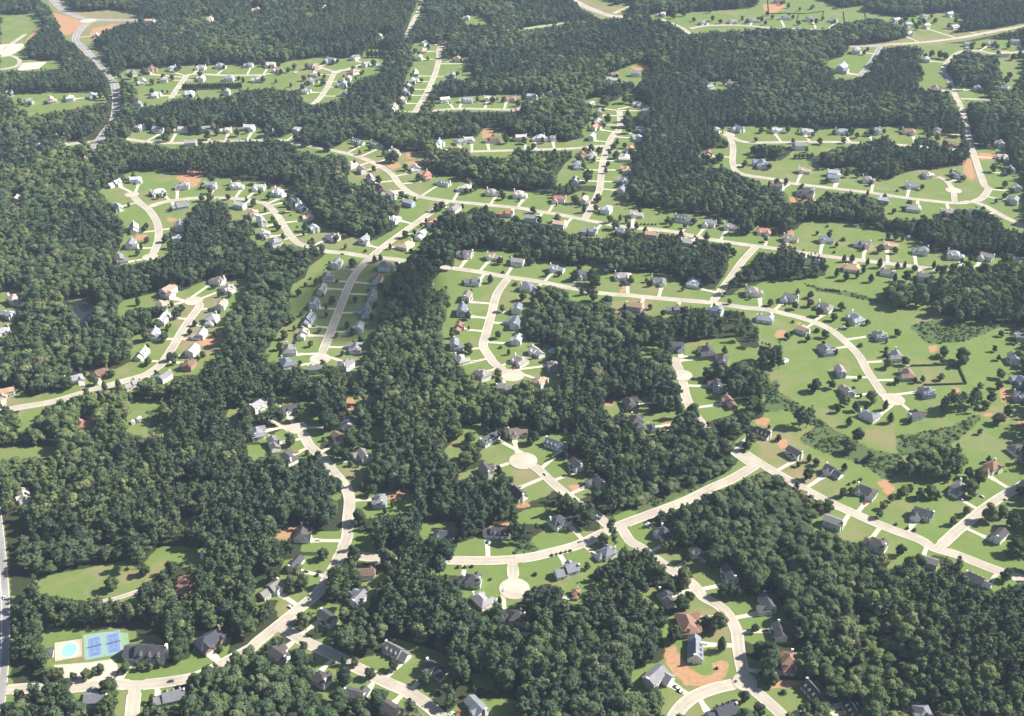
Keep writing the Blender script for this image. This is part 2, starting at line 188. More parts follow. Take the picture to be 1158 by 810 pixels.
DIRT=[
 '-10451,25547 -10005,25235 -9426,24728 -9348,24049 -9386,23583 -9588,23675 -9928,24433',
 '-9083,24144 -8707,24531 -8617,24240 -8735,23675 -8919,23491',
 '-10351,24629 -10070,23860 -10010,23044 -10138,23132',
 '-5073,15776 -4993,15870 -4714,15870 -4636,15545 -4651,15187 -4853,15319 -5018,15499',
 '-5034,13505 -4891,13541 -4870,13360 -4991,13360',
 '-3521,10695 -3262,10798 -3222,10619 -3388,10569 -3496,10594',
 '-3369,10929 -3258,10955 -3229,10824 -3313,10798',
 '-3279,12128 -3229,12159 -3197,12006 -3233,11975',
 '-4756,14070 -4655,14109 -4599,13954 -4703,13931',
 '-6126,11915 -6010,11975 -5953,11825 -6041,11766',
 '-3859,13877 -3711,13916 -3617,13468 -3739,13468',
 '-3563,15275 -3368,15319 -3311,15187 -3501,15125',
 '-1678,16588 -1423,16547 -1410,16367 -1624,16367',
 '-1952,16074 -1752,16190 -1698,15978 -1829,15883',
 '-511,17633 -284,17689 -317,17302 -464,17194',
 '-1679,16171 -1371,16318 -1361,16171 -1597,16026',
 '3972,14799 4097,14841 4384,14732 4309,14549 3980,14533',
 '2981,10903 3096,10955 3094,10824 3000,10747 2972,10798',
 '4611,10594 4725,10594 4676,10444 4580,10420',
 '3256,11089 3334,11143 3323,11035 3251,11009',
 '2461,9139 2568,9159 2548,9058 2461,9018',
 '2571,8783 2682,8783 2647,8668 2575,8642',
 '4590,9712 4673,9712 4627,9580 4553,9572',
 '5059,9690 5175,9712 5114,9494 4996,9430',
 '4740,9241 4844,9241 4809,9179 4729,9179',
 '5054,9159 5132,9200 5020,8919 4997,8958',
 '3358,8110 3453,8144 3496,8007 3383,7906 3361,7973',
 '-1703,9528 -1625,9528 -1588,9324 -1646,9233',
 '-1133,7973 -1032,8007 -965,7957 -1038,7840 -1108,7824',
 '-2072,7428 -1901,7474 -1851,7413 -1892,7307 -2059,7307',
 '2406,9118 2574,9159 2543,9058 2410,9018',
 '522,8075 637,8075 664,7990 548,7957',
 '28,7775 172,7824 161,7759 49,7710',
 '1493,9118 1582,9098 1567,8978 1502,8998',
 '2402,9734 2514,9757 2482,9646 2379,9602',
 '948,9472 1041,9472 1035,9387 952,9375',
 '1153,6045 1236,6080 1259,5987 1298,5895 1339,5823 1400,5778 1476,5778 1532,5809 1580,5872 1599,5805 1515,5705 1392,5662 1286,5683 1198,5782 1156,5895',
 '1483,5872 1515,5918 1570,5936 1608,5906 1598,5850 1559,5816 1508,5816',
 '1187,6335 1264,6372 1240,6322 1164,6285',
 '3480,6709 3517,6709 3495,6643 3458,6643',
 '3924,6486 3983,6499 3954,6448 3904,6435',
 '1802,5694 2029,5738 2231,5738 2276,5716 2220,5690 1894,5651',
 '2285,21283 2657,21438 2627,21160 2392,21009',
 '5840,26304 6244,26527 6042,25547 5724,25442',
 '6065,26304 6379,26527 6293,25867 5986,25653',
 '7328,16568 7690,16618 7595,16367 7255,16268',
 '6989,16268 7148,16367 6945,15604 6812,15422 6839,15789',
 '-248,7459 -29,7536 -9,7505 -226,7337',
 '1325,12006 1415,12067 1398,11885 1310,11825',
 '3703,13689 3815,13704 3748,13468 3656,13468',
 '2975,10903 3024,10929 2992,10772 2961,10772',
 '-3760,21314 -3840,21547 -3716,21469 -3649,21160',
]
TAN=[
 '-11185,27217 -10470,27217 -8336,25338 -8065,24394 -8904,24049 -8575,22441 -7572,20566 -7502,20139 -8969,22782 -10336,25442',
 '1562,27217 2546,25867 2448,24728 1942,24728 1593,25760',
 '6860,22956 7812,23132 11336,24828 11141,24336 9405,23044 7636,22525',
 '-3481,6956 -3376,6984 -3342,6817 -3390,6790',
 '-1591,9537 -1347,9572 -1351,9494 -1553,9417',
 '1794,5850 1892,5918 1853,5805 1769,5805',
 '3453,8919 3793,9078 3654,8575 3556,8649 3433,8763',
 '8,8284 158,8320 240,8110 71,8007 8,8041',
 '508,7521 715,7646 783,7459 657,7337',
 '-1925,5987 -1785,6474 -1596,6423 -1799,6249',
 '2780,7393 3085,7424 2965,7273 2816,7303',
 '2495,9078 2728,8687 2570,8464 2332,8464',
 '1421,6474 1693,6474 1693,6152 1513,6128',
 '-1638,8320 -1359,8320 -1343,8179 -1546,8110',
 '-1436,8802 -1568,8612 -1831,8612 -1898,8763',
 '-828,12638 -569,12704 -621,12540',
 '2447,8392 2782,8538 2816,8041 2620,8007',
 '-2856,5651 -2773,5651 -2720,5419 -2785,5419',
 '-4113,11766 -3507,11766 -3241,10371 -3567,10274',
 '-3033,13253 -2429,13689 -1863,13324 -2190,13043',
 '7022,16467 7167,16268 6899,15332 6763,15332',
 '1159,11649 1651,11649 1576,11198 1186,11308',
 '-2532,16772 -1952,16074 -2015,15332 -2399,15696',
 '-5266,9537 -5014,9494 -4848,8998 -4893,8998',
]
SCRUB=[
 '2660,9802 2882,9494 3171,8958 3424,8649 3654,8538 3745,8841 4312,8998 4694,9241 4672,9118 4357,8802 4115,8612 3687,8501 3675,8320 3443,8110 3332,8320 3156,8464 2909,8612 2767,8763 2977,8998 2789,9283 2589,9324',
 '4530,11035 4978,11198 5448,11035 5705,11089 5057,10670 4632,10619',
 '-3685,9283 -3440,9409 -3367,8958 -3548,8880',
 '2622,9757 2810,9892 2676,9241 2553,9283',
 '3540,12128 3834,11945 4097,11885 4409,11620 4365,11562 4010,11766 3708,11885',
 '1047,7521 1156,7808 1593,8007 1913,8179 1881,8110 1538,7906 1228,7710',
 '4577,13954 5014,13726 5464,13578 5441,13505 4982,13615 4547,13839',
 '714,7631 877,7646 909,7536 847,7521',
 '8,7303 126,7363 240,7156 7,7126',
 '316,7840 396,7775 312,7678 253,7775',
]
WOODS=[
 '4506,11766 4754,11855 4914,11707 4823,11420 4621,11420 4422,11477',
 '5216,11505 5632,11534 5468,11089 5073,11089',
 '4246,9283 4490,9387 4762,9430 4714,9233 4456,9220 4245,9208',
 '3611,8110 3675,8320 3902,8428 4015,8575 4162,8428 4257,8392 4149,8144 3932,8127',
 '2686,10315 2886,10315 2857,10054 2633,10040',
 '5293,12316 5592,12190 6092,12316 6394,12379 5882,11089 5468,11089 5014,11308',
 '-3501,9118 -3477,9200 -3373,9241 -3332,8998',
]
POND=[
 '-5305,11591 -5034,11719 -4933,11661 -4900,11308 -4907,11009 -5000,11089 -5142,11392',
]
LOWWOOD=[
 ('2311,8356 2419,8249 2887,7743 2614,7277 2066,7277',0.5,1),
 ('2650,6372 2923,6322 2983,5941 2841,5587 2759,5760 2648,6033',0.45,2),
 ('970,7552 1009,8007 1271,8110 1607,8110 2152,8575 2150,8320 1865,8144 1305,7678',0.5,1),
 ('-4316,7244 -3279,7363 -3162,7098 -3386,6956 -3867,6817 -4159,6845',0.62,0),
]
HOUSES=[
(-718.9,2075.2,-756.2,2051.0,'gw',1,-1,1,'right',1),
(-688.3,2090.1,-615.8,2069.9,'bk',1.25,-1,33,'left',2),
(-652.8,2105.1,-614.5,2073.5,'gw',1,-1,33,'left',3),
(-599.7,2112.7,-600.2,2079.7,'gw',1,-1,33,'far',0),
(-563.9,2120.4,-569.4,2075.9,'gw',1,-1,33,'far',1),
(-510.1,2128.1,-506.4,2071.7,'gw',1,-1,33,'far',2),
(-682.8,2017.5,-730.0,1998.9,'pw',1,-1,1,'right',2),
(-648.4,2031.7,-615.3,2034.2,'gw',1,-1,33,'left',1),
(-579.7,2038.8,-615.3,2038.4,'pw',1,-1,33,'right',2),
(-528.3,2038.8,-530.3,2071.1,'gw',1,-1,33,'near',0),
(-475.4,2031.7,-479.1,2073.5,'pw',1,-1,33,'near',1),
(-640.8,1942.4,-610.5,1943.3,'pw',1,-1,33,'left',0),
(-578.7,1949.0,-610.8,1947.8,'pw',1,-1,33,'right',0),
(-514.2,1955.7,-610.8,1947.8,'gw',1,-1,33,'right',1),
(-652.8,1884.4,-689.9,1874.4,'gw',1,-1,1,'right',3),
(-852.3,1903.4,-713.0,1951.0,'gw',1,-1,1,'left',0),
(-815.4,1909.8,-711.3,1945.8,'tw',1,-1,1,'left',2),
(-785.3,1920.2,-711.3,1945.8,'pw',1,-1,1,'left',3),
(-750.9,1935.8,-713.0,1951.0,'pw',1,-1,1,'left',1),
(-905.5,1946.4,-985.1,2108.5,'pw',1,-1,41,'near',-1),
(-616.4,1765.4,-636.6,1728.1,'pw',1,-1,3,'far',0),
(-583.0,1754.2,-597.4,1711.9,'gw',1,-1,3,'far',1),
(-543.1,1756.4,-539.4,1703.5,'pw',1,-1,3,'far',2),
(-503.1,1759.8,-494.4,1709.5,'gw',1,-1,3,'far',3),
(-471.5,1754.2,-467.7,1712.2,'pw',1,-1,3,'far',4),
(-434.1,1765.4,-433.1,1714.9,'pw',1,-1,3,'far',5),
(-512.6,1691.4,-515.8,1706.3,'gw',1,-1,3,'near',0),
(-575.8,2552.1,-778.3,2482.8,'tw',1.3,-1,0,'right',0),
(-668.1,2480.0,-778.3,2482.8,'tw',1,-1,0,'right',1),
(-793.1,2456.1,-789.8,2483.9,'tw',1,-1,0,'near',-1),
(-875.8,2346.1,-915.5,2332.2,'pw',1,-1,1,'right',0),
(-735.8,1732.1,-718.7,1693.5,'pw',1,-1,2,'far',-1),
(-751.8,1678.9,-730.0,1687.6,'gw',1,-1,2,'left',-1),
(-651.5,1628.3,-661.2,1661.8,'pw',1,-1,1,'near',-1),
(-468.5,2128.1,-468.1,2074.1,'pw',1,-1,33,'far',3),
(-445.3,2093.1,-468.1,2074.1,'tw',1,-1,33,'right',3),
(-381.8,2116.3,-370.4,2123.7,'gw',1,-1,29,'left',-1),
(-375.5,2072.3,-338.9,2071.8,'tw',1,-1,28,'left',2),
(-374.6,2024.5,-339.2,2026.4,'gw',1,-1,28,'left',1),
(-374.8,1965.1,-341.5,1961.0,'gw',1,-1,28,'left',0),
(-354.5,2154.6,-370.4,2123.7,'gw',1.3,-1,29,'far',-1),
(-310.5,2180.0,-285.2,2154.7,'gw',1,-1,28,'left',3),
(-283.3,2133.7,-295.3,2139.5,'gw',1,-1,28,'right',4),
(-298.6,2082.6,-319.7,2109.3,'tw',1,-1,28,'right',3),
(-306.1,2038.8,-339.3,2038.1,'tw',1,-1,28,'right',2),
(-310.1,2003.5,-339.2,2004.7,'gw',1,-1,28,'right',1),
(-299.7,1949.0,-342.3,1951.1,'gw',1,-1,28,'right',0),
(-181.5,2283.7,-145.0,2273.7,'gw',1,-1,30,'left',8),
(-180.1,2229.2,-147.7,2233.0,'tw',1,-1,30,'left',7),
(-182.3,2175.2,-145.0,2173.6,'pw',1,-1,30,'left',6),
(-184.0,2078.2,-146.7,2076.9,'pw',1,-1,30,'left',5),
(-185.4,2028.8,-149.9,2026.0,'pw',1,-1,30,'left',4),
(-191.0,1992.4,-152.7,1988.8,'pw',1,-1,30,'left',3),
(-194.3,1955.7,-155.9,1953.6,'gw',1,-1,30,'left',2),
(-195.7,1909.8,-161.2,1907.3,'gw',1,-1,30,'left',1),
(-205.2,1871.9,-166.4,1867.6,'pw',1,-1,30,'left',0),
(-106.9,2170.4,-144.9,2168.8,'rw',1,-1,30,'right',2),
(-53.5,2143.6,-144.9,2144.8,'pw',1,-1,30,'right',1),
(-112.2,2060.5,-147.5,2062.4,'gw',1,-1,30,'right',0),
(-118.7,1909.8,-107.1,1872.9,'pw',1,-1,31,'far',0),
(-78.9,1909.8,-81.7,1875.4,'pw',1,-1,31,'far',1),
(-39.4,1920.2,-43.4,1873.0,'pw',1,-1,31,'far',2),
(-3.9,1922.8,-8.0,1869.4,'bw',1,-1,31,'far',3),
(-99.0,2490.1,-217.4,2497.9,'pw',1,-1,32,'right',-1),
(-31.3,2355.2,1.9,2401.1,'pw',1,-1,37,'left',-1),
(-279.0,2337.0,-223.3,2333.7,'pw',1,-1,32,'left',0),
(-392.8,1754.2,-387.0,1719.5,'gw',1,-1,3,'far',6),
(-353.5,1756.4,-369.6,1714.2,'pw',1,-1,3,'far',7),
(-248.4,1699.9,-267.8,1661.5,'gw',1,-1,3,'far',8),
(-217.6,1687.2,-245.8,1646.7,'gw',1,-1,3,'right',0),
(-185.2,1653.3,-217.4,1620.7,'gw',1,-1,3,'right',1),
(-117.1,1689.3,-66.9,1664.9,'pw',1,-1,27,'left',-1),
(-84.0,1701.3,-66.9,1664.9,'gw',1,-1,27,'far',0),
(-68.9,1709.0,-66.9,1664.9,'pw',1,-1,27,'far',1),
(-29.4,1708.4,-25.7,1668.0,'bw',1,-1,27,'far',2),
(-246.8,1599.1,-221.5,1624.8,'pw',1,-1,3,'left',0),
(-226.5,1575.4,-197.2,1595.7,'gw',1,-1,3,'left',1),
(-209.8,1543.2,-174.6,1553.4,'pw',1,-1,3,'left',2),
(-145.0,1582.0,-178.6,1564.2,'pw',1,-1,3,'right',2),
(-127.4,1552.3,-169.4,1537.5,'rw',1,-1,3,'right',3),
(-99.3,1525.3,-123.3,1478.2,'pw',1,-1,3,'far',9),
(-429.4,2558.4,-214.7,2544.7,'pw',1.4,-1,32,'left',1),
(148.0,1844.9,185.2,1842.8,'gw',1,-1,26,'left',2),
(144.3,1799.8,181.5,1794.0,'pw',1,-1,26,'left',3),
(137.6,1768.8,170.4,1751.2,'rw',1,-1,26,'left',4),
(129.7,1721.3,158.4,1714.2,'pw',1,-1,26,'left',5),
(221.9,1890.7,186.9,1869.2,'gw',1,-1,26,'right',0),
(232.8,1853.4,186.1,1858.3,'gw',1,-1,26,'right',3),
(211.1,1754.2,175.9,1762.5,'gw',1,-1,26,'right',4),
(203.9,1719.1,162.2,1730.2,'pw',1,-1,26,'right',5),
(188.1,1668.6,150.2,1674.2,'rw',1,-1,26,'right',6),
(175.5,1628.3,142.6,1631.8,'pw',1,-1,26,'right',7),
(173.7,1580.1,135.8,1582.0,'tw',1,-1,26,'right',8),
(165.4,1532.4,130.7,1535.4,'gw',1,-1,26,'right',9),
(108.1,1638.3,142.6,1631.8,'bw',1,-1,26,'left',6),
(124.9,1636.1,142.6,1631.8,'pw',1,-1,26,'left',7),
(98.6,1597.2,137.2,1593.5,'gw',1,-1,26,'left',8),
(93.4,1534.2,130.3,1531.3,'gw',1,-1,26,'left',9),
(14.4,1715.9,15.6,1672.5,'pw',1,-1,27,'far',3),
(44.9,1715.9,46.1,1673.9,'pw',1,-1,27,'far',4),
(61.9,1715.9,63.5,1675.0,'gw',1,-1,27,'far',5),
(36.3,1929.3,16.9,1866.8,'pw',1,-1,31,'far',4),
(75.8,1949.0,16.9,1866.8,'pw',1,-1,31,'right',-1),
(111.8,1969.2,186.9,1869.2,'gw',1,-1,26,'left',0),
(8.7,1853.7,10.5,1867.4,'tw',1,-1,31,'near',-1),
(138.2,1890.7,186.9,1869.2,'pw',1,-1,26,'left',1),
(192.4,2067.8,186.9,1869.2,'bk',1,-1,26,'far',0),
(185.3,2031.7,186.9,1869.2,'pw',1,-1,26,'far',1),
(233.6,2067.8,186.9,1869.2,'gw',1,-1,26,'far',2),
(361.5,1996.5,186.9,1869.2,'gw',1,-1,26,'right',1),
(404.7,2003.5,186.9,1869.2,'tw',1,-1,26,'right',2),
(374.5,1759.8,355.6,1746.6,'gw',1,-1,24,'right',0),
(335.8,1754.2,355.6,1746.6,'gw',1,-1,24,'left',0),
(305.7,1643.2,343.4,1635.3,'bk',1,-1,24,'left',1),
(381.7,1601.0,338.9,1599.6,'gw',1.3,-1,24,'right',1),
(336.1,2520.8,333.1,2492.9,'pw',1,-1,36,'far',-1),
(418.2,2450.2,426.1,2437.8,'gw',1,-1,38,'left',-1),
(484.1,2460.1,485.0,2441.6,'gw',1,-1,38,'far',0),
(532.2,2470.0,522.6,2433.9,'gw',1,-1,38,'far',1),
(435.9,1754.2,439.0,1706.7,'pw',1,-1,25,'far',0),
(607.3,2490.1,600.4,2413.6,'gw',1,-1,38,'far',3),
(656.9,2480.0,647.0,2408.1,'gw',1,-1,38,'far',4),
(707.6,2470.0,674.6,2404.9,'gw',1,-1,38,'far',5),
(621.3,2639.0,596.1,2414.0,'bw',1,-1,38,'far',2),
(846.5,2470.0,909.9,2324.7,'pw',1,-1,21,'far',2),
(859.7,2430.7,905.2,2322.8,'pw',1,-1,21,'far',1),
(916.7,2500.2,993.4,2367.6,'gw',1,-1,21,'far',5),
(896.4,2421.0,938.5,2337.7,'pw',1,-1,21,'far',3),
(979.8,2520.8,1046.6,2398.3,'pw',1,-1,21,'far',6),
(955.2,2411.4,984.0,2362.1,'pw',1,-1,21,'far',4),
(838.9,2355.2,854.8,2304.4,'pw',1,-1,21,'far',0),
(692.5,2224.2,726.1,2207.4,'pw',1.3,-1,22,'left',0),
(630.2,2097.6,664.0,2080.0,'pw',1.5,-1,22,'left',1),
(813.9,2164.0,847.5,2145.9,'pw',1,-1,23,'left',0),
(934.2,2275.0,932.9,2241.4,'gw',1,-1,23,'far',1),
(986.8,2283.7,949.8,2237.1,'tw',1,-1,23,'right',0),
(1039.8,2292.5,1035.5,2235.7,'gw',1,-1,23,'far',0),
(980.6,2199.5,979.3,2219.2,'tw',1,-1,23,'near',-1),
(770.2,1975.9,802.2,1968.4,'bk',1.2,-1,23,'left',1),
(849.8,1982.8,807.1,1990.6,'gw',1,-1,23,'right',1),
(900.0,1982.8,862.3,1924.9,'gw',1,-1,40,'right',-1),
(484.6,1748.6,485.8,1708.6,'pw',1,-1,25,'far',1),
(541.8,1748.6,539.0,1707.2,'gw',1,-1,25,'far',2),
(595.7,1748.6,589.1,1700.4,'gw',1,-1,25,'far',3),
(652.2,1748.6,640.7,1690.4,'bw',1,-1,25,'far',4),
(697.5,1748.6,745.5,1734.3,'gw',1,-1,23,'left',2),
(704.2,1686.7,701.5,1673.7,'bk',1,-1,25,'far',5),
(456.5,1676.8,454.6,1707.3,'gw',1.2,-1,25,'near',-1),
(780.5,1689.3,736.4,1699.1,'pw',1,-1,23,'right',2),
(762.7,1628.3,721.7,1637.9,'pw',1,-1,23,'right',3),
(752.9,1575.4,708.6,1583.7,'gw',1,-1,23,'right',4),
(441.5,1575.4,423.4,1528.6,'tw',1,-1,24,'far',0),
(483.0,1561.5,466.7,1514.5,'pw',1,-1,24,'far',1),
(526.5,1538.7,513.8,1498.7,'gw',1,-1,24,'far',3),
(620.6,1556.9,637.4,1559.1,'pw',1,-1,45,'left',-1),
(665.2,1556.9,642.9,1548.9,'pw',1,-1,45,'right',-1),
(-583.3,1522.3,-549.1,1490.1,'pw',1,-1,6,'left',0),
(-555.7,1537.4,-549.1,1490.1,'pw',1,-1,6,'far',-1),
(-510.7,1490.9,-492.2,1464.3,'pw',1,-1,5,'left',0),
(-480.1,1513.5,-470.3,1473.2,'gw',1,-1,5,'far',0),
(-464.2,1440.9,-476.1,1471.4,'gu',1,-1,5,'near',0),
(-440.0,1517.0,-438.7,1478.2,'gw',1,-1,5,'far',1),
(-403.0,1513.5,-405.3,1476.6,'pw',1,-1,5,'far',2),
(-368.5,1508.2,-377.3,1471.7,'pw',1,-1,5,'far',3),
(-551.7,1435.3,-525.3,1454.8,'pw',1,-1,6,'left',2),
(-508.8,1365.6,-479.8,1376.4,'pw',1,-1,6,'left',3),
(-497.2,1312.8,-465.5,1315.7,'gw',1,-1,6,'left',4),
(-498.0,1269.2,-463.7,1285.2,'gw',1,-1,6,'left',5),
(-448.0,1369.3,-475.0,1361.1,'gw',1,-1,6,'right',0),
(-440.4,1334.1,-467.6,1330.4,'pw',1,-1,6,'right',1),
(-381.7,1440.9,-367.5,1465.8,'pw',1,-1,5,'near',1),
(-357.0,1409.1,-329.2,1424.3,'tw',1,-1,5,'left',1),
(-341.1,1384.4,-315.4,1394.0,'gw',1,-1,5,'left',2),
(-330.8,1347.1,-300.2,1358.8,'pw',1,-1,5,'left',3),
(-360.0,1209.6,-379.2,1163.7,'gw',1,-1,7,'far',0),
(-343.2,1188.3,-372.2,1158.0,'pw',1,-1,7,'right',0),
(-341.7,1148.5,-369.3,1148.0,'tw',1,-1,7,'right',1),
(-344.7,1111.3,-372.7,1114.4,'pw',1,-1,7,'right',2),
(-349.0,1076.8,-375.0,1077.5,'pw',1,-1,7,'right',3),
(-349.5,1040.5,-376.0,1045.2,'pw',1,-1,7,'right',4),
(-414.0,1180.6,-379.2,1163.7,'tw',1.3,-1,7,'left',0),
(-411.7,1144.6,-379.2,1163.7,'tw',1,-1,7,'left',1),
(-401.8,1112.9,-373.2,1109.2,'pw',1,-1,7,'left',2),
(-401.8,1076.8,-375.0,1077.5,'pw',1,-1,7,'left',3),
(-403.1,1036.6,-377.0,1032.2,'pw',1,-1,7,'left',4),
(-589.6,1158.9,-463.7,1285.2,'pw',1,-1,6,'left',6),
(-582.6,1122.2,-463.7,1285.2,'pw',1,-1,6,'left',7),
(-576.5,1084.6,-502.2,933.3,'pw',1,-1,7,'far',2),
(-705.5,1468.1,-549.1,1490.1,'pw',1,-1,6,'left',1),
(-336.9,1487.5,-354.5,1461.0,'pw',1,-1,5,'right',0),
(-307.4,1459.8,-338.4,1440.4,'gw',1,-1,5,'right',1),
(-294.3,1435.3,-326.3,1418.7,'pw',1,-1,5,'right',2),
(-279.4,1405.9,-315.4,1394.0,'tw',1,-1,5,'right',3),
(-265.4,1365.6,-295.5,1349.0,'pw',1,-1,5,'right',4),
(-311.0,1319.9,-288.7,1335.8,'gw',1,-1,5,'left',4),
(-236.6,1336.3,-256.8,1308.8,'gw',1,-1,5,'right',5),
(-195.2,1327.0,-169.3,1312.7,'gw',1,-1,4,'left',1),
(-190.7,1502.1,-160.5,1517.8,'bw',1,-1,3,'left',3),
(-172.5,1479.0,-146.8,1496.0,'tw',1,-1,3,'left',4),
(-145.5,1449.1,-128.5,1480.7,'pu',1,-1,3,'near',1),
(-68.2,1504.7,-76.0,1462.1,'pw',1,-1,3,'far',10),
(-29.7,1489.2,-39.1,1453.9,'gw',1,-1,3,'far',11),
(10.0,1480.7,-1.2,1444.4,'pw',1,-1,3,'far',12),
(-80.0,1431.3,-103.9,1443.7,'gw',1,-1,4,'right',0),
(-105.8,1380.6,-129.3,1393.6,'rw',1,-1,4,'right',1),
(-120.7,1341.3,-149.0,1354.4,'pw',1,-1,4,'right',2),
(-137.5,1311.4,-164.8,1322.3,'tw',1,-1,4,'right',3),
(-161.4,1393.6,-136.8,1378.6,'pw',1,-1,4,'left',0),
(-7.8,1413.8,-1.2,1444.4,'rw',1,-1,3,'near',2),
(-221.3,1257.3,-191.8,1250.8,'gw',1,-1,4,'left',2),
(-228.2,1220.8,-197.8,1219.7,'gw',1,-1,4,'left',3),
(-229.8,1187.1,-200.7,1183.7,'pw',1,-1,4,'left',4),
(-233.3,1150.3,-202.6,1147.7,'gw',1,-1,4,'left',5),
(-233.9,1112.9,-204.6,1109.0,'gn',1,-1,4,'left',6),
(-235.6,1077.9,-206.4,1076.2,'pw',1,-1,4,'left',7),
(-245.1,1044.0,-208.1,1046.9,'gw',1,-1,4,'left',8),
(-158.1,1247.6,-150.9,1277.1,'gw',1,-1,5,'near',2),
(-164.6,1212.7,-197.8,1219.7,'bw',1,-1,4,'right',4),
(-167.0,1170.5,-201.3,1172.8,'gw',1,-1,4,'right',5),
(-169.9,1130.5,-203.6,1130.1,'gw',1,-1,4,'right',6),
(-173.5,1093.6,-205.5,1093.0,'pw',1,-1,4,'right',7),
(-171.5,1048.9,-207.9,1050.6,'gw',1,-1,4,'right',8),
(-60.8,1285.3,-70.4,1250.0,'gw',1,-1,5,'far',4),
(-23.3,1277.2,-37.5,1239.6,'tw',1,-1,5,'far',5),
(7.3,1260.6,-2.4,1225.6,'pw',1,-1,5,'far',6),
(-47.6,1206.6,-37.5,1239.6,'gw',1,-1,5,'near',3),
(-53.8,1167.6,-20.9,1162.3,'gw',1,-1,9,'left',0),
(-57.9,1131.6,-24.6,1125.2,'gw',1,-1,9,'left',1),
(-61.0,1092.5,-29.2,1086.8,'bk',1,-1,9,'left',2),
(-63.2,1053.9,-31.7,1056.9,'gw',1,-1,9,'left',3),
(6.8,1138.9,-22.9,1141.1,'gw',1,-1,9,'right',0),
(4.0,1103.2,-26.7,1107.8,'gw',1,-1,9,'right',1),
(6.5,1066.6,-31.2,1070.5,'pw',1,-1,9,'right',2),
(-55.7,1023.5,-25.2,1036.3,'pw',1,-1,9,'left',4),
(66.5,1463.9,54.0,1423.1,'rw',1,-1,3,'far',13),
(26.3,1395.9,37.9,1428.8,'gw',1,-1,3,'near',3),
(64.9,1376.8,80.1,1411.3,'tw',1,-1,3,'near',4),
(101.7,1459.4,115.4,1456.5,'tw',1,-1,26,'left',10),
(132.3,1427.2,109.6,1435.2,'pw',1,-1,26,'right',11),
(172.3,1411.4,166.3,1373.1,'pw',1,-1,3,'far',14),
(103.9,1354.5,119.4,1391.6,'gw',1,-1,3,'near',5),
(148.1,1350.8,156.5,1374.9,'gw',1,-1,3,'near',6),
(184.0,1343.5,192.2,1369.2,'tw',1,-1,3,'near',7),
(159.1,1497.8,127.5,1507.4,'gw',1,-1,26,'right',10),
(233.6,1395.9,217.0,1361.5,'gw',1,-1,3,'far',15),
(267.4,1380.6,250.1,1343.0,'gw',1,-1,3,'far',16),
(295.3,1370.8,278.5,1330.7,'gw',1,-1,3,'far',17),
(337.3,1355.9,325.8,1314.3,'rw',1,-1,3,'far',18),
(231.4,1322.0,245.5,1345.4,'pw',1,-1,3,'left',5),
(56.2,1243.0,42.8,1210.2,'pw',1,-1,5,'far',7),
(89.0,1225.2,76.1,1195.4,'gw',1,-1,5,'far',8),
(137.0,1222.1,133.7,1179.1,'pw',1,-1,5,'far',9),
(179.5,1209.6,170.3,1171.6,'gw',1,-1,5,'far',10),
(221.0,1205.3,252.5,1189.0,'pw',1,-1,8,'left',-1),
(289.0,1179.4,283.8,1145.1,'gw',1,-1,5,'far',11),
(19.1,1191.3,29.3,1215.9,'gw',1,-1,5,'near',4),
(144.9,1141.7,154.2,1175.0,'tw',1,-1,5,'near',5),
(189.9,1136.1,196.3,1166.7,'gw',1,-1,5,'near',6),
(237.7,1133.3,247.5,1156.1,'gw',1,-1,5,'near',7),
(291.4,1114.0,299.9,1142.0,'pw',1,-1,5,'near',8),
(27.3,1039.0,-12.0,1010.6,'pw',1,-1,9,'right',3),
(214.0,1039.0,180.3,1032.2,'dk',1.2,-1,10,'right',0),
(181.7,1051.4,180.3,1032.2,'dw',1,-1,10,'far',-1),
(227.5,1022.0,180.3,1032.2,'dw',1,-1,10,'right',1),
(386.7,1510.8,409.1,1535.5,'bw',1,-1,24,'left',2),
(424.3,1484.9,438.7,1523.5,'dw',1.2,-1,24,'near',0),
(476.4,1541.9,466.7,1514.5,'gw',1,-1,24,'far',2),
(585.4,1515.2,570.5,1475.7,'gw',1,-1,24,'far',4),
(561.0,1431.3,575.4,1474.0,'gw',1,-1,24,'near',2),
(603.6,1415.3,613.6,1462.0,'gw',1,-1,24,'near',3),
(637.2,1411.4,676.8,1421.3,'gw',1,-1,24,'left',3),
(734.6,1506.5,698.1,1514.3,'gw',1,-1,23,'right',5),
(713.0,1459.8,677.9,1482.0,'gw',1,-1,23,'right',6),
(525.9,1459.8,538.2,1489.2,'pw',1,-1,24,'near',1),
(368.3,1332.7,358.1,1303.5,'gw',1,-1,3,'far',19),
(414.3,1329.1,400.2,1287.2,'gw',1,-1,3,'far',20),
(457.3,1314.9,443.8,1274.2,'gw',1,-1,3,'far',21),
(493.8,1311.4,481.2,1263.7,'tw',1,-1,3,'far',22),
(528.6,1294.1,518.6,1252.6,'gw',1,-1,3,'far',23),
(566.0,1280.6,552.8,1240.9,'pw',1,-1,3,'far',24),
(605.3,1277.2,575.4,1232.8,'pw',1,-1,3,'right',4),
(425.3,1244.3,433.0,1277.3,'tw',1,-1,3,'near',9),
(467.0,1232.8,476.4,1265.2,'gw',1,-1,3,'near',10),
(507.6,1219.0,518.6,1252.6,'gw',1,-1,3,'near',11),
(378.8,1260.6,389.3,1291.1,'gw',1,-1,3,'near',8),
(644.1,1260.6,575.4,1232.8,'pw',1,-1,3,'right',5),
(330.6,1164.7,309.8,1136.9,'gw',1,-1,5,'right',6),
(367.6,1142.9,342.9,1116.4,'gw',1,-1,5,'right',7),
(396.5,1115.1,361.1,1096.0,'pw',1,-1,5,'right',8),
(412.6,1074.3,373.4,1063.6,'gu',1,-1,5,'right',9),
(417.9,1031.7,379.6,1027.8,'gw',1,-1,5,'right',10),
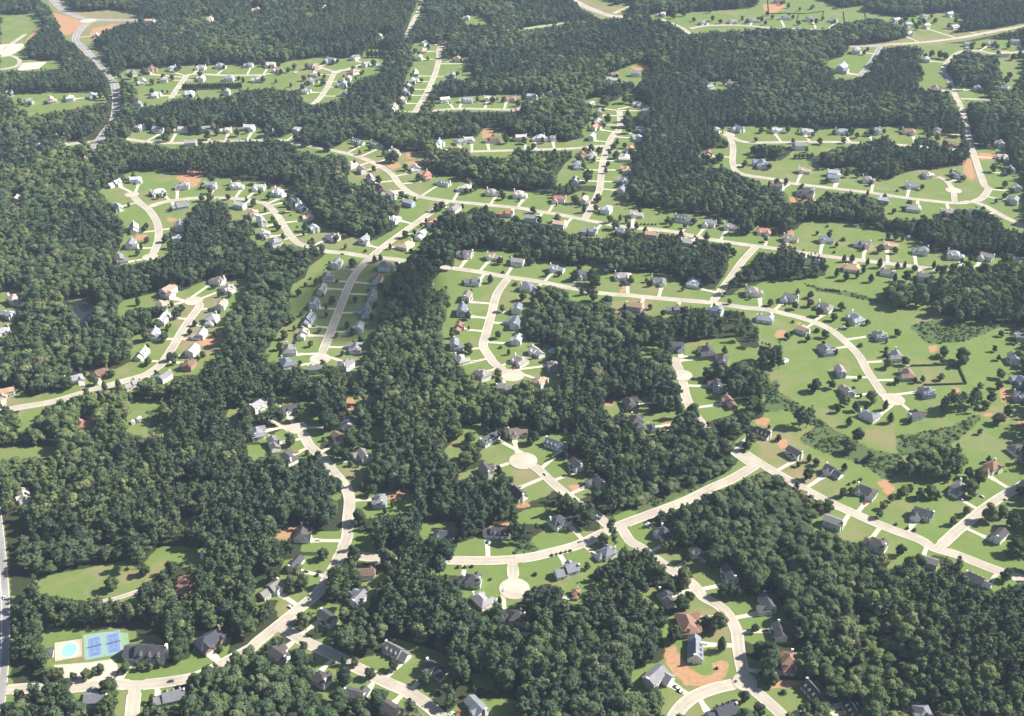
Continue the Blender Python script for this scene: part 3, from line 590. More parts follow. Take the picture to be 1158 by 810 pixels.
(328.2,1087.3,351.0,1108.8,'tw',1,-1,5,'left',5),
(343.6,1044.0,376.4,1052.0,'gu',1,-1,5,'left',6),
(570.8,1071.7,575.4,1232.8,'gw',1,-1,3,'near',12),
(542.2,1024.4,379.8,1022.6,'gw',1,-1,5,'right',11),
(-521.4,957.4,-508.1,930.5,'tw',1,-1,7,'far',3),
(-459.6,984.1,-445.8,960.4,'pw',1,-1,7,'far',1),
(-436.8,995.5,-421.9,976.0,'bk',1,-1,7,'left',5),
(-346.1,1011.9,-378.8,1017.1,'bk',1,-1,7,'right',5),
(-366.3,986.4,-388.3,998.4,'gw',1,-1,7,'right',6),
(-394.9,972.9,-404.4,986.9,'pw',1,-1,7,'right',7),
(-420.1,901.1,-455.2,953.8,'rk',1,-1,7,'right',8),
(-437.8,786.6,-460.8,773.5,'pw',1,-1,42,'right',-1),
(-256.6,931.8,-214.5,897.8,'pw',1,-1,13,'left',0),
(-248.6,885.3,-214.5,897.8,'gw',1,-1,13,'left',1),
(-242.9,1016.6,-208.6,1029.8,'gw',1,-1,4,'left',9),
(-176.9,1011.9,-208.6,1029.8,'gw',1,-1,4,'right',9),
(-208.6,1002.5,-208.6,1029.8,'gw',1,-1,4,'near',-1),
(-223.8,927.6,-209.3,900.4,'dw',1,-1,44,'far',-1),
(-228.6,866.1,-199.7,877.8,'gw',1,-1,13,'left',2),
(-211.5,843.9,-190.6,862.5,'dw',1,-1,13,'left',3),
(-140.7,847.5,-170.1,832.8,'gw',1,-1,13,'right',1),
(-160.5,901.1,-204.0,903.0,'gw',1,-1,44,'right',-1),
(-167.5,877.6,-187.2,858.5,'bw',1,-1,13,'right',0),
(-117.4,778.4,-144.9,776.2,'gu',1,-1,13,'right',2),
(-31.4,990.9,-8.2,1005.7,'gw',1,-1,9,'left',5),
(-7.1,966.2,-2.4,998.4,'gw',1,-1,9,'near',-1),
(-23.2,873.7,10.6,842.8,'dw',1,-1,18,'left',0),
(5.7,885.3,10.6,842.8,'bw',1,-1,18,'far',-1),
(-24.4,824.1,10.6,842.8,'dw',1,-1,18,'left',1),
(5.2,789.9,36.3,810.9,'dw',1,-1,18,'left',2),
(-58.8,732.9,-58.7,704.2,'dk',1,-1,12,'far',2),
(-11.7,735.9,-10.5,704.0,'dw',1,-1,12,'far',1),
(-179.7,734.4,-141.5,733.7,'dw',1,-1,13,'left',4),
(40.4,866.1,19.1,835.7,'gw',1,-1,18,'right',0),
(59.7,833.0,33.2,816.2,'dw',1,-1,18,'right',1),
(78.3,806.8,52.1,788.5,'dw',1,-1,18,'right',2),
(40.6,749.7,55.3,722.9,'dw',1,-1,12,'far',0),
(43.9,1009.5,-2.4,998.4,'gn',1,-1,9,'right',5),
(29.7,977.3,-2.4,998.4,'tw',1,-1,9,'right',6),
(8.4,1021.4,-8.2,1005.7,'pw',1,-1,9,'right',4),
(119.4,936.0,180.2,939.9,'dk',1.1,-1,10,'left',0),
(123.1,903.9,184.4,918.5,'dw',1,-1,10,'left',1),
(137.1,894.3,187.5,907.8,'dw',0.7,-1,10,'left',2),
(213.1,970.6,179.1,972.5,'du',1,-1,10,'right',2),
(220.8,938.1,182.0,929.1,'bk',1,-1,10,'right',3),
(243.1,885.3,221.9,855.6,'dw',1,-1,11,'right',0),
(130.2,732.9,109.5,719.9,'dw',1,-1,14,'right',0),
(348.2,997.8,380.0,997.4,'gu',1,-1,5,'left',7),
(344.4,959.6,382.5,966.7,'gu',1,-1,5,'left',8),
(355.5,914.4,390.4,949.4,'gw',1,-1,5,'left',9),
(418.5,993.2,380.5,991.5,'bu',1,-1,5,'right',12),
(427.6,957.4,390.4,949.4,'gu',1,-1,5,'right',13),
(403.1,913.2,390.4,949.4,'dw',1,-1,5,'near',9),
(267.4,851.2,240.8,830.2,'dw',1,-1,11,'right',1),
(297.2,822.4,268.3,797.6,'dw',1,-1,11,'right',2),
(319.9,793.2,299.3,767.8,'dw',1,-1,11,'right',3),
(359.2,760.7,343.5,734.2,'dw',1,-1,11,'far',-1),
(445.5,827.7,460.9,802.4,'bw',1,-1,19,'left',1),
(403.8,796.6,421.2,773.9,'gw',1,-1,19,'left',0),
(482.1,858.6,493.1,824.9,'dw',1,-1,19,'far',0),
(533.2,979.6,390.4,949.4,'gu',1,-1,5,'right',14),
(521.0,948.8,493.1,824.9,'gu',1,-1,19,'far',1),
(278.7,748.2,295.2,771.2,'gw',1,-1,11,'left',0),
(416.3,730.8,395.1,751.3,'dw',1,-1,19,'right',-1),
(-263.3,670.1,-287.4,674.9,'rk',1,-1,47,'right',-1),
(-271.1,595.6,-275.1,569.0,'dw',1.5,2,43,'far',-1),
(-229.7,609.6,-211.7,592.9,'dk',1.2,-1,13,'left',7),
(-244.0,554.7,-250.6,571.6,'gw',1,-1,13,'near',0),
(-298.1,551.5,-298.1,569.0,'gw',1,-1,13,'near',1),
(-179.2,696.2,-149.3,687.2,'dw',1,-1,13,'left',5),
(-194.1,664.8,-169.6,645.2,'gw',1,-1,13,'left',6),
(-119.0,683.7,-118.3,707.8,'bw',1,-1,12,'near',2),
(-121.3,655.6,-153.8,670.9,'gw',1,-1,13,'right',3),
(-143.5,632.7,-160.8,613.5,'dw',1,4,16,'right',0),
(-174.9,594.4,-160.8,613.5,'dw',1,-1,16,'left',0),
(-139.7,570.9,-126.5,592.5,'dw',1,-1,16,'left',1),
(-111.9,555.8,-102.2,577.1,'dw',1,-1,16,'near',-1),
(-87.9,599.0,-102.2,577.1,'gw',1,-1,16,'right',1),
(-56.5,579.7,-72.5,559.7,'dw',1,-1,16,'right',2),
(-25.2,545.3,-43.4,530.9,'gw',1,-1,16,'right',3),
(-85.1,541.2,-72.5,559.7,'dw',1,-1,16,'left',2),
(-32.5,675.5,-31.5,703.5,'dw',1,-1,12,'near',1),
(-24.5,653.0,0.1,670.9,'pw',1,-1,17,'left',-1),
(2.7,633.9,0.1,670.9,'dw',1,-1,17,'near',-1),
(44.9,686.4,34.3,714.3,'gw',1.15,-1,12,'near',0),
(79.4,709.0,65.6,729.4,'gw',1,-1,12,'right',-1),
(51.2,662.1,0.1,670.9,'bw',0.6,-1,17,'right',-1),
(157.2,709.0,134.9,688.3,'dw',1,-1,14,'right',1),
(177.6,682.3,147.6,673.6,'dw',1,-1,14,'right',2),
(122.9,655.6,150.2,667.0,'dw',1,-1,14,'left',0),
(135.4,626.5,171.3,634.6,'bk',1.2,-1,14,'left',1),
(137.7,599.0,171.2,597.1,'gw',1.15,-1,14,'left',2),
(105.5,573.0,127.1,554.2,'gw',1.15,-1,15,'left',-1),
(201.7,647.8,169.9,639.7,'dw',1,-1,14,'right',3),
(149.8,541.2,142.5,563.2,'dw',1,-1,15,'near',-1),
(205.0,618.0,172.9,616.2,'dw',1,-1,14,'right',4),
(205.5,587.6,171.0,590.9,'bw',1,-1,14,'right',5),
(217.5,559.0,189.2,544.0,'dw',1,-1,14,'right',6),
(241.2,542.2,196.8,531.7,'dw',1,-1,14,'right',7),
(308.3,719.1,327.8,744.2,'dw',1,-1,11,'left',1),
(344.9,697.6,356.6,719.9,'gw',1,-1,11,'near',-1),
(288.9,539.1,196.8,531.7,'gw',1,-1,14,'right',8),
(377.3,676.8,394.2,695.6,'gw',1,-1,11,'left',2),
]
TREES=[
(-741.9,2041.7,'p',22,0,'below',0,2),
(-730.1,2030.6,'p',20,0,'below',1,2),
(-714.5,2047.8,'r',14,0,'below',0,1),
(-635.4,2040.0,'r',10,7,'right of',0,1),
(-499.6,2025.7,'c',10,10,'left of',0,1),
(-623.7,1963.1,'r',6,11,'behind',1,2),
(-632.8,1963.1,'r',6,11,'behind',0,2),
(-559.2,1732.2,'r',18,22,'below',0,1),
(-558.9,1709.3,'r',15,26,'left of',0,1),
(-492.7,1718.6,'r',16,26,'behind',0,1),
(-512.6,1746.2,'r',12,23,'below',0,1),
(-447.9,1733.8,'r',13,24,'right of',0,1),
(-418.8,2111.1,'r',10,35,'right of',1,2),
(-437.9,2021.9,'r',8,10,'right of',1,2),
(-394.4,2110.7,'r',12,36,'left of',0,1),
(-352.2,2047.2,'r',10,38,'behind',0,1),
(-348.5,2008.3,'r',12,38,'right of',0,1),
(-406.2,1998.1,'c',8,38,'left of',0,1),
(-318.5,2007.0,'r',9,45,'left of',0,1),
(-133.8,2185.9,'r',14,56,'left of',1,2),
(-136.9,1967.3,'r',16,53,'right of',1,2),
(-138.3,1886.7,'r',9,59,'below',0,1),
(10.2,1888.4,'r',12,104,'behind',0,1),
(-371.2,1732.2,'p',18,67,'below',0,1),
(-347.3,1710.6,'r',14,67,'below',0,2),
(-328.6,1686.6,'r',16,67,'below',1,2),
(-308.1,1710.2,'r',22,68,'left of',2,3),
(-273.9,1702.3,'r',20,68,'left of',0,3),
(-290.9,1665.8,'r',16,68,'left of',1,3),
(-181.6,1617.9,'r',18,70,'below',2,3),
(-190.6,1618.2,'r',14,70,'below',1,3),
(-238.9,1651.1,'r',8,69,'below',1,2),
(-161.3,1583.6,'r',11,78,'left of',0,1),
(-9.1,1700.0,'r',14,74,'right of',0,1),
(-187.5,1702.3,'p',20,69,'right of',0,1),
(358.9,2499.1,'r',12,115,'right of',0,2),
(384.3,2517.6,'r',13,115,'right of',1,2),
(401.2,2472.8,'r',10,116,'behind',0,2),
(442.4,2478.8,'r',12,116,'behind',1,2),
(456.1,2452.9,'r',10,117,'left of',0,1),
(508.7,2480.8,'r',11,118,'left of',1,2),
(514.2,2454.9,'r',9,118,'left of',0,2),
(549.3,2468.8,'r',12,118,'right of',1,2),
(573.0,2523.7,'r',10,120,'left of',1,2),
(473.6,2578.9,'r',14,117,'behind',1,2),
(493.7,2604.9,'r',12,123,'left of',0,1),
(448.1,2548.9,'r',13,117,'behind',0,2),
(161.9,1888.8,'r',20,105,'right of',0,1),
(199.5,1904.7,'r',18,86,'left of',1,2),
(240.7,1991.1,'r',14,107,'right of',1,2),
(161.2,1797.4,'r',16,83,'right of',0,1),
(190.4,1779.9,'r',20,88,'behind',0,1),
(191.5,1749.4,'r',16,88,'left of',0,1),
(219.5,1710.6,'r',14,89,'right of',0,1),
(152.2,1649.8,'r',9,95,'right of',0,1),
(161.3,1674.0,'r',10,90,'left of',0,1),
(168.4,1694.9,'r',10,90,'behind',1,2),
(124.1,1661.0,'r',12,95,'behind',1,2),
(136.0,1650.8,'r',12,95,'behind',0,2),
(34.1,1675.3,'r',9,99,'below',1,2),
(10.4,1650.8,'r',12,98,'below',1,2),
(104.1,1623.5,'r',10,94,'below',0,1),
(111.4,1537.7,'r',18,97,'right of',0,1),
(146.8,1601.8,'r',8,92,'left of',1,2),
(141.2,1572.1,'r',9,92,'left of',0,2),
(410.5,1750.5,'r',9,119,'left of',0,2),
(393.1,1708.3,'r',8,111,'below',0,1),
(319.2,1618.2,'r',14,113,'below',1,3),
(318.8,1592.2,'r',8,113,'below',2,3),
(354.9,1599.2,'r',10,114,'left of',0,1),
(379.1,1654.5,'r',13,114,'behind',3,5),
(391.2,1661.0,'r',12,114,'behind',4,5),
(399.3,1648.1,'r',14,114,'behind',2,5),
(411.4,1654.5,'r',13,147,'left of',0,1),
(393.7,1637.1,'r',11,114,'behind',0,5),
(408.4,1630.8,'r',12,114,'behind',1,5),
(326.2,1743.4,'r',14,112,'below',0,1),
(341.0,1684.4,'r',10,113,'behind',0,1),
(623.5,2490.9,'r',11,120,'right of',0,1),
(625.6,2443.1,'r',10,121,'below',2,3),
(664.9,2450.9,'r',11,121,'below',1,3),
(688.3,2484.8,'r',9,122,'left of',0,1),
(553.1,2443.1,'r',10,118,'below',0,1),
(578.7,2495.0,'r',9,120,'left of',0,2),
(635.3,2594.0,'r',12,123,'below',1,3),
(688.7,2585.2,'r',11,123,'right of',1,3),
(845.4,2435.1,'r',14,125,'left of',0,1),
(865.8,2468.8,'r',12,124,'right of',0,1),
(874.1,2446.9,'r',13,125,'behind',0,1),
(886.7,2439.1,'r',12,127,'behind',0,2),
(899.1,2446.9,'r',13,127,'behind',1,2),
(928.9,2460.8,'r',11,126,'below',0,1),
(972.6,2456.8,'r',13,129,'behind',0,1),
(931.7,2242.8,'r',10,134,'below',1,2),
(960.4,2258.0,'r',11,134,'right of',1,2),
(986.0,2251.3,'r',10,135,'below',1,3),
(1010.9,2256.1,'r',12,135,'below',2,3),
(988.1,2173.3,'r',12,137,'below',0,1),
(934.2,2051.2,'r',12,140,'behind',1,2),
(409.8,1751.9,'r',8,119,'left of',1,2),
(451.5,1701.6,'r',9,147,'behind',0,1),
(493.8,1697.0,'r',10,147,'right of',0,1),
(489.6,1730.7,'r',9,141,'below',0,1),
(532.6,1701.6,'r',9,142,'below',2,3),
(545.5,1729.9,'r',8,142,'below',0,3),
(561.4,1727.1,'r',10,142,'below',1,3),
(645.5,1686.9,'r',12,146,'left of',1,2),
(677.0,1727.1,'r',10,145,'below',0,1),
(687.2,1713.4,'r',12,146,'behind',0,1),
(834.9,2195.8,'r',13,133,'behind',1,2),
(847.4,2185.9,'r',14,133,'right of',0,2),
(856.8,2179.6,'r',13,133,'right of',1,2),
(704.3,2209.4,'r',10,131,'below',0,1),
(719.2,2238.0,'r',8,131,'right of',0,1),
(915.2,2019.1,'r',14,140,'behind',0,2),
(727.1,1577.6,'r',12,150,'left of',0,1),
(753.2,1613.7,'r',10,149,'below',0,1),
(515.5,1554.9,'r',8,153,'behind',0,1),
(404.5,1532.2,'r',8,264,'behind',2,3),
(667.6,1540.0,'r',9,155,'below',0,1),
(1006.4,2185.9,'r',14,137,'right of',0,1),
(918.5,1974.1,'r',16,140,'right of',0,1),
(656.1,2567.9,'r',9,123,'below',2,3),
(685.2,2580.7,'r',8,123,'right of',2,3),
(869.6,2400.5,'r',12,125,'below',0,1),
(830.8,2385.5,'r',10,130,'behind',0,1),
(-520.8,1485.4,'r',6,158,'left of',0,1),
(-498.9,1481.2,'r',6,158,'right of',0,1),
(-441.4,1465.6,'r',12,160,'behind',0,1),
(-429.6,1463.9,'r',12,160,'right of',0,1),
(-436.6,1493.4,'r',10,161,'below',0,1),
(-405.5,1472.0,'r',8,170,'behind',0,1),
(-377.9,1464.9,'r',7,170,'behind',0,1),
(-400.8,1436.3,'r',9,170,'left of',0,1),
(-493.3,1371.3,'r',8,165,'right of',1,2),
(-480.8,1327.4,'r',8,166,'right of',0,1),
(-481.4,1288.0,'r',9,167,'behind',0,1),
(-456.9,1328.8,'r',10,169,'left of',1,2),
(-452.9,1341.8,'r',8,169,'left of',0,2),
(-445.6,1308.7,'r',9,169,'below',0,1),
(-517.5,1358.6,'r',6,165,'left of',0,1),
(-373.0,1347.6,'p',16,173,'left of',1,2),
(-351.9,1341.7,'p',18,173,'left of',0,2),
(-442.0,1152.6,'c',10,181,'left of',0,1),
(-439.1,1116.2,'r',13,182,'left of',1,2),
(-422.9,1109.8,'r',11,182,'left of',0,2),
(-428.1,1079.7,'r',15,183,'left of',1,3),
(-387.4,1120.8,'r',14,182,'right of',0,1),
(-386.2,1135.6,'r',10,181,'right of',0,1),
(-408.1,1069.5,'r',14,183,'below',0,1),
(-387.9,1067.7,'r',11,183,'right of',0,1),
(-391.5,1094.6,'r',7,183,'behind',0,1),
(-362.8,1102.7,'r',7,177,'left of',0,1),
(-363.1,1083.2,'r',8,178,'left of',0,1),
(-333.0,1078.0,'r',8,178,'right of',0,1),
(-365.3,1029.5,'r',9,179,'left of',0,2),
(-391.5,1020.7,'r',8,184,'below',0,2),
(-255.7,1176.9,'r',9,211,'left of',0,1),
(-253.5,1108.9,'r',12,213,'left of',0,1),
(-255.0,1072.8,'r',11,214,'left of',0,1),
(-251.4,1200.8,'r',6,211,'left of',0,1),
(-256.0,1049.2,'r',9,215,'left of',0,1),
(-244.8,1126.2,'r',5,213,'behind',0,1),
(-247.1,1092.9,'r',6,214,'behind',0,1),
(-160.3,1145.9,'r',8,219,'behind',0,1),
(-162.6,1118.0,'r',8,219,'below',0,1),
(-159.6,1191.9,'r',9,217,'below',0,1),
(-347.0,1472.2,'r',10,189,'below',0,1),
(-344.0,1426.6,'c',7,171,'behind',0,1),
(-320.2,1378.8,'r',8,172,'right of',1,2),
(-314.5,1364.9,'r',9,173,'behind',0,1),
(-303.1,1335.6,'c',9,194,'behind',0,1),
(-278.0,1349.0,'c',8,193,'below',0,1),
(-306.9,1414.2,'s',4,191,'below',0,1),
(-290.9,1375.7,'s',4,193,'left of',0,1),
(-231.5,1328.4,'r',9,195,'below',0,1),
(-216.9,1308.4,'r',6,196,'left of',0,1),
(-189.9,1299.4,'s',6,196,'below',0,1),
(-200.4,1253.8,'r',13,209,'right of',0,1),
(-174.6,1267.8,'c',9,216,'behind',0,2),
(-167.5,1272.2,'c',8,216,'behind',1,2),
(-158.5,1306.3,'c',8,206,'left of',0,1),
(-123.3,1376.8,'r',5,204,'left of',0,1),
(-141.4,1341.7,'r',10,205,'left of',0,1),
(-245.2,1293.1,'c',12,209,'behind',1,2),
(-259.3,1289.6,'p',14,209,'left of',0,1),
(-105.4,1428.8,'r',12,203,'left of',1,2),
(-97.7,1435.6,'r',13,203,'left of',0,2),
(-13.0,1471.0,'r',11,201,'below',0,1),
(4.2,1385.7,'r',12,235,'left of',1,2),
(-36.2,1409.9,'p',18,208,'left of',0,1),
(-53.2,1504.5,'r',8,200,'right of',0,1),
(-26.6,1210.4,'c',10,225,'right of',0,1),
(-80.7,1196.0,'s',6,225,'left of',0,1),
(-75.4,1145.9,'r',8,227,'left of',0,1),
(-11.3,1238.0,'s',5,224,'below',0,1),
(4.3,1206.7,'s',5,255,'behind',0,1),
(-12.0,1136.5,'r',9,230,'left of',0,1),
(-75.9,1245.5,'p',18,222,'below',0,1),
(-212.9,1156.4,'r',9,212,'right of',0,1),
(-215.2,1124.4,'r',7,213,'right of',0,1),
(-215.3,1213.1,'s',6,210,'right of',0,1),
(-217.7,1087.6,'r',6,214,'right of',0,1),
(-223.1,1055.9,'r',7,215,'right of',0,1),
(-186.4,1161.2,'r',7,218,'left of',0,1),
(-196.8,1077.2,'r',6,220,'left of',0,1),
(-185.1,1036.9,'r',6,221,'left of',0,1),
(-15.3,1074.6,'r',9,232,'left of',0,1),
(-12.6,1052.6,'s',5,232,'left of',0,1),
(-3.7,1038.5,'c',7,330,'behind',0,1),
(-47.6,1042.7,'r',12,229,'right of',0,1),
(-248.9,1220.3,'s',5,210,'left of',0,1),
(-231.3,1262.0,'r',5,209,'left of',0,1),
(29.9,1423.1,'r',10,235,'behind',0,1),
(4.3,1385.7,'r',12,235,'left of',0,2),
(88.9,1457.3,'r',12,237,'left of',0,1),
(102.7,1468.7,'r',12,237,'behind',0,1),
(100.1,1424.8,'c',12,238,'left of',0,1),
(121.7,1461.4,'r',12,237,'right of',0,1),
(161.8,1456.7,'p',16,243,'below',0,1),
(134.1,1389.5,'r',12,238,'below',0,1),
(139.6,1369.4,'r',13,241,'behind',0,1),
(148.3,1397.9,'c',8,239,'left of',0,1),
(156.0,1389.1,'c',9,239,'below',0,1),
(157.4,1370.1,'c',9,241,'behind',0,1),
(168.2,1370.1,'c',9,241,'right of',0,1),
(205.0,1419.8,'r',6,239,'right of',0,1),
(212.3,1389.1,'r',9,244,'left of',0,1),
(215.6,1377.7,'r',9,244,'below',0,1),
(233.6,1372.4,'r',7,244,'below',0,1),
(223.5,1337.4,'c',12,248,'behind',0,1),
(257.0,1333.8,'r',12,248,'right of',0,3),
(315.3,1356.4,'r',18,247,'left of',0,1),
(335.1,1329.5,'r',8,247,'below',0,1),
(24.3,1261.2,'r',9,224,'right of',0,1),
(43.7,1228.9,'r',9,249,'below',0,1),
(77.2,1217.7,'r',14,250,'left of',0,1),
(97.7,1207.5,'r',18,250,'below',0,2),
(101.2,1197.2,'r',16,250,'below',1,2),
(145.4,1207.2,'r',12,251,'below',0,1),
(206.4,1189.7,'r',5,253,'below',0,1),
(83.6,1178.1,'c',9,250,'below',1,2),
(92.1,1180.8,'c',8,250,'below',0,2),
(96.4,1163.3,'r',14,256,'left of',1,2),
(111.7,1149.8,'r',13,256,'left of',0,2),
(3.9,1203.9,'s',6,255,'left of',0,1),
(13.3,1165.2,'r',12,255,'below',0,1),
(305.4,1151.6,'r',8,286,'left of',0,2),
(257.4,1155.4,'r',7,258,'behind',0,1),
(200.3,1125.4,'r',12,257,'below',0,1),
(175.3,1126.3,'r',8,257,'left of',0,1),
(35.3,1060.0,'p',14,260,'behind',0,1),
(279.4,1296.4,'r',14,248,'right of',1,3),
(283.4,1284.9,'r',12,248,'right of',2,3),
(424.6,1515.7,'r',6,265,'behind',0,1),
(403.9,1529.7,'r',9,264,'behind',1,3),
(511.7,1485.6,'c',8,273,'behind',0,1),
(532.7,1474.6,'r',8,273,'behind',0,1),
(527.4,1448.4,'r',7,273,'below',0,1),
(531.1,1422.6,'r',7,268,'left of',0,1),
(686.7,1459.1,'r',7,272,'left of',0,1),
(657.2,1427.8,'r',8,270,'right of',0,1),
(561.5,1389.5,'r',12,268,'below',0,1),
(559.6,1501.2,'s',5,267,'left of',0,1),
(452.9,1378.4,'s',5,275,'behind',1,2),
(427.6,1376.8,'s',5,275,'behind',0,2),
(407.5,1351.2,'r',6,275,'behind',0,1),
(438.1,1333.5,'s',7,275,'right of',0,1),
(423.8,1313.2,'r',8,275,'below',0,1),
(416.6,1295.6,'s',5,275,'below',0,1),
(498.0,1337.4,'c',10,277,'behind',1,9),
(508.2,1336.3,'c',11,277,'behind',2,9),
(515.4,1331.3,'c',9,277,'right of',0,1),
(475.6,1296.2,'r',11,277,'left of',0,1),
(494.2,1293.5,'r',9,277,'below',0,1),
(422.3,1269.2,'c',9,281,'behind',0,2),
(432.2,1269.2,'c',9,281,'behind',1,2),
(449.4,1259.9,'c',9,281,'right of',1,2),
(462.5,1252.6,'c',11,282,'behind',0,1),
(484.0,1249.2,'c',8,282,'right of',0,2),
(493.8,1251.4,'c',9,282,'right of',1,2),
(503.1,1241.7,'r',9,283,'behind',0,1),
(401.9,1226.9,'c',11,281,'left of',0,1),
(411.3,1217.5,'c',11,281,'below',1,2),
(426.8,1223.9,'c',9,281,'below',0,2),
(438.3,1237.5,'c',10,281,'right of',0,2),
(440.4,1212.3,'c',10,282,'left of',0,1),
(470.5,1214.2,'c',10,282,'below',0,1),
(484.4,1214.6,'r',14,283,'left of',0,1),
(492.0,1202.1,'c',11,283,'below',1,2),
(504.2,1200.8,'c',11,283,'below',0,2),
(530.2,1250.4,'c',10,283,'behind',0,1),
(530.7,1238.5,'c',9,283,'right of',0,1),
(550.5,1238.7,'r',12,279,'below',1,2),
(583.4,1270.1,'c',10,279,'right of',0,1),
(571.8,1246.1,'r',11,279,'below',0,2),
(622.9,1257.3,'r',16,285,'left of',0,1),
(343.6,1180.8,'r',8,286,'behind',0,1),
(356.4,1171.0,'r',9,286,'right of',0,1),
(332.4,1142.9,'r',10,286,'below',0,1),
(351.3,1149.0,'r',9,287,'left of',0,1),
(304.7,1151.8,'r',9,286,'left of',1,2),
(386.3,1141.2,'r',10,287,'right of',0,1),
(356.6,1126.3,'r',11,287,'below',0,1),
(371.1,1115.1,'r',10,288,'left of',0,1),
(382.3,1097.3,'r',10,288,'below',0,1),
(407.0,1105.3,'r',7,288,'right of',0,1),
(432.9,1078.7,'r',9,289,'right of',0,1),
(386.0,1056.8,'s',6,289,'left of',0,1),
(323.0,1110.9,'s',5,291,'behind',0,1),
(345.7,1089.4,'s',7,291,'right of',0,1),
(351.1,1075.6,'r',9,291,'right of',0,1),
(330.0,1067.9,'r',9,291,'below',0,1),
(308.1,1072.9,'r',8,291,'left of',0,1),
(490.8,1128.2,'r',18,283,'below',0,1),
(549.9,1078.9,'r',7,293,'left of',0,1),
(529.9,1045.1,'r',8,294,'behind',0,1),
(559.4,1062.6,'r',8,293,'left of',0,1),
(469.3,1034.3,'r',12,290,'right of',1,2),
(486.8,1024.5,'r',15,294,'left of',0,2),
(-375.1,991.1,'r',9,299,'left of',0,1),
(-421.7,964.8,'c',11,300,'left of',1,2),
(-409.2,970.0,'c',10,300,'left of',0,2),
(-391.5,1016.8,'r',9,184,'below',1,2),
(-423.0,991.1,'r',9,297,'right of',0,1),
(-460.9,969.1,'r',14,296,'below',0,2),
(-437.8,955.4,'r',9,296,'below',1,2),
(-351.8,910.9,'s',4,301,'right of',0,1),
(-370.4,1025.6,'r',10,179,'left of',1,2),
(-363.5,1017.7,'r',8,298,'left of',0,1),
(-269.7,912.6,'r',10,303,'below',0,1),
(-213.2,868.3,'r',14,309,'right of',0,1),
(-197.2,921.3,'r',12,308,'right of',1,2),
(-211.6,911.1,'r',12,308,'below',0,1),
(-157.5,797.4,'c',13,314,'left of',0,1),
(-162.1,962.0,'r',9,306,'below',0,1),
(-202.6,1012.1,'r',9,307,'behind',0,1),
(-133.3,751.3,'r',14,314,'below',0,1),
(-112.0,765.1,'c',7,314,'below',0,1),
(-184.8,908.7,'r',18,312,'left of',1,2),
(-178.3,894.6,'r',18,312,'left of',0,2),
(-154.3,873.6,'r',20,313,'right of',0,1),
(-154.8,859.9,'r',18,311,'left of',1,3),
(-165.3,847.8,'r',14,311,'left of',2,3),
(-156.3,844.8,'r',13,311,'left of',0,3),
(-122.1,808.1,'r',20,314,'behind',2,4),
(-116.7,816.4,'r',18,314,'behind',3,4),
(-128.1,804.6,'r',15,314,'behind',1,4),
(-107.0,801.1,'r',15,314,'behind',0,4),
(-136.9,864.1,'r',12,311,'behind',0,1),
(-40.7,871.7,'r',12,317,'left of',0,2),
(-39.7,843.6,'r',20,319,'behind',1,2),
(-43.7,831.9,'r',16,319,'left of',0,1),
(-33.3,843.4,'r',15,319,'behind',0,2),
(-12.0,821.7,'c',10,319,'right of',0,1),
(-51.1,882.7,'r',10,317,'left of',1,2),
(-187.2,834.6,'r',12,310,'right of',1,2),
(-180.7,835.5,'p',16,310,'right of',0,1),
(-194.4,832.4,'r',10,310,'right of',0,2),
(205.1,990.2,'r',13,334,'behind',0,1),
(181.2,916.3,'r',16,335,'left of',0,1),
(70.6,820.0,'r',10,326,'behind',0,1),
(268.5,1011.3,'r',10,263,'right of',0,2),
(278.4,1011.3,'r',10,263,'right of',1,2),
(21.8,873.6,'r',12,318,'right of',0,1),
(17.4,868.1,'r',9,318,'below',0,1),
(84.7,732.6,'p',22,376,'behind',1,2),
(230.2,871.7,'r',12,336,'below',0,2),
(223.9,861.0,'r',11,336,'below',1,2),
(313.1,964.7,'r',14,339,'left of',1,2),
(365.9,986.7,'r',6,338,'right of',0,1),
(332.9,981.5,'s',4,338,'below',0,1),
(355.4,969.5,'s',5,339,'right of',0,1),
(336.9,937.3,'r',13,339,'below',0,1),
(327.1,924.8,'c',9,340,'left of',1,2),
(346.1,927.5,'r',11,340,'behind',0,1),
(366.3,942.9,'r',14,339,'right of',0,1),
(376.4,929.9,'c',10,340,'right of',1,2),
(374.5,906.6,'c',11,340,'right of',0,2),
(332.0,901.2,'c',9,340,'left of',0,2),
(334.0,875.3,'r',15,340,'below',0,1),
(321.4,855.9,'r',13,345,'behind',1,2),
(336.8,842.5,'r',11,345,'right of',0,1),
(402.6,1010.5,'r',11,341,'behind',0,1),
(422.7,1016.0,'r',10,290,'below',0,1),
(403.4,979.8,'r',9,341,'left of',0,1),
(430.9,982.7,'r',7,341,'right of',0,1),
(451.3,986.5,'r',8,341,'right of',0,1),
(463.7,1020.1,'r',8,290,'right of',0,2),
(462.4,1030.4,'r',6,290,'right of',0,1),
(483.2,1014.3,'r',15,294,'left of',1,2),
(284.3,835.5,'r',8,345,'behind',0,2),
(271.6,814.5,'r',13,345,'left of',0,1),
(257.8,798.2,'c',8,345,'left of',0,1),
(279.5,769.0,'r',11,353,'behind',0,1),
(297.9,789.2,'r',10,346,'left of',0,1),
(306.3,792.8,'r',7,346,'left of',0,1),
(514.8,989.5,'r',11,351,'left of',0,1),
(506.3,970.0,'r',10,352,'behind',0,1),
(488.3,944.5,'r',12,352,'left of',0,2),
(477.8,931.2,'r',10,352,'left of',1,2),
(494.6,918.5,'r',13,352,'below',0,1),
(481.5,905.0,'r',12,350,'behind',0,1),
(456.2,886.8,'r',7,350,'behind',0,1),
(426.0,809.0,'r',16,349,'right of',1,2),
(420.8,816.9,'r',12,349,'behind',0,1),
(412.1,791.0,'r',16,349,'right of',0,2),
(416.3,754.8,'r',16,354,'behind',0,2),
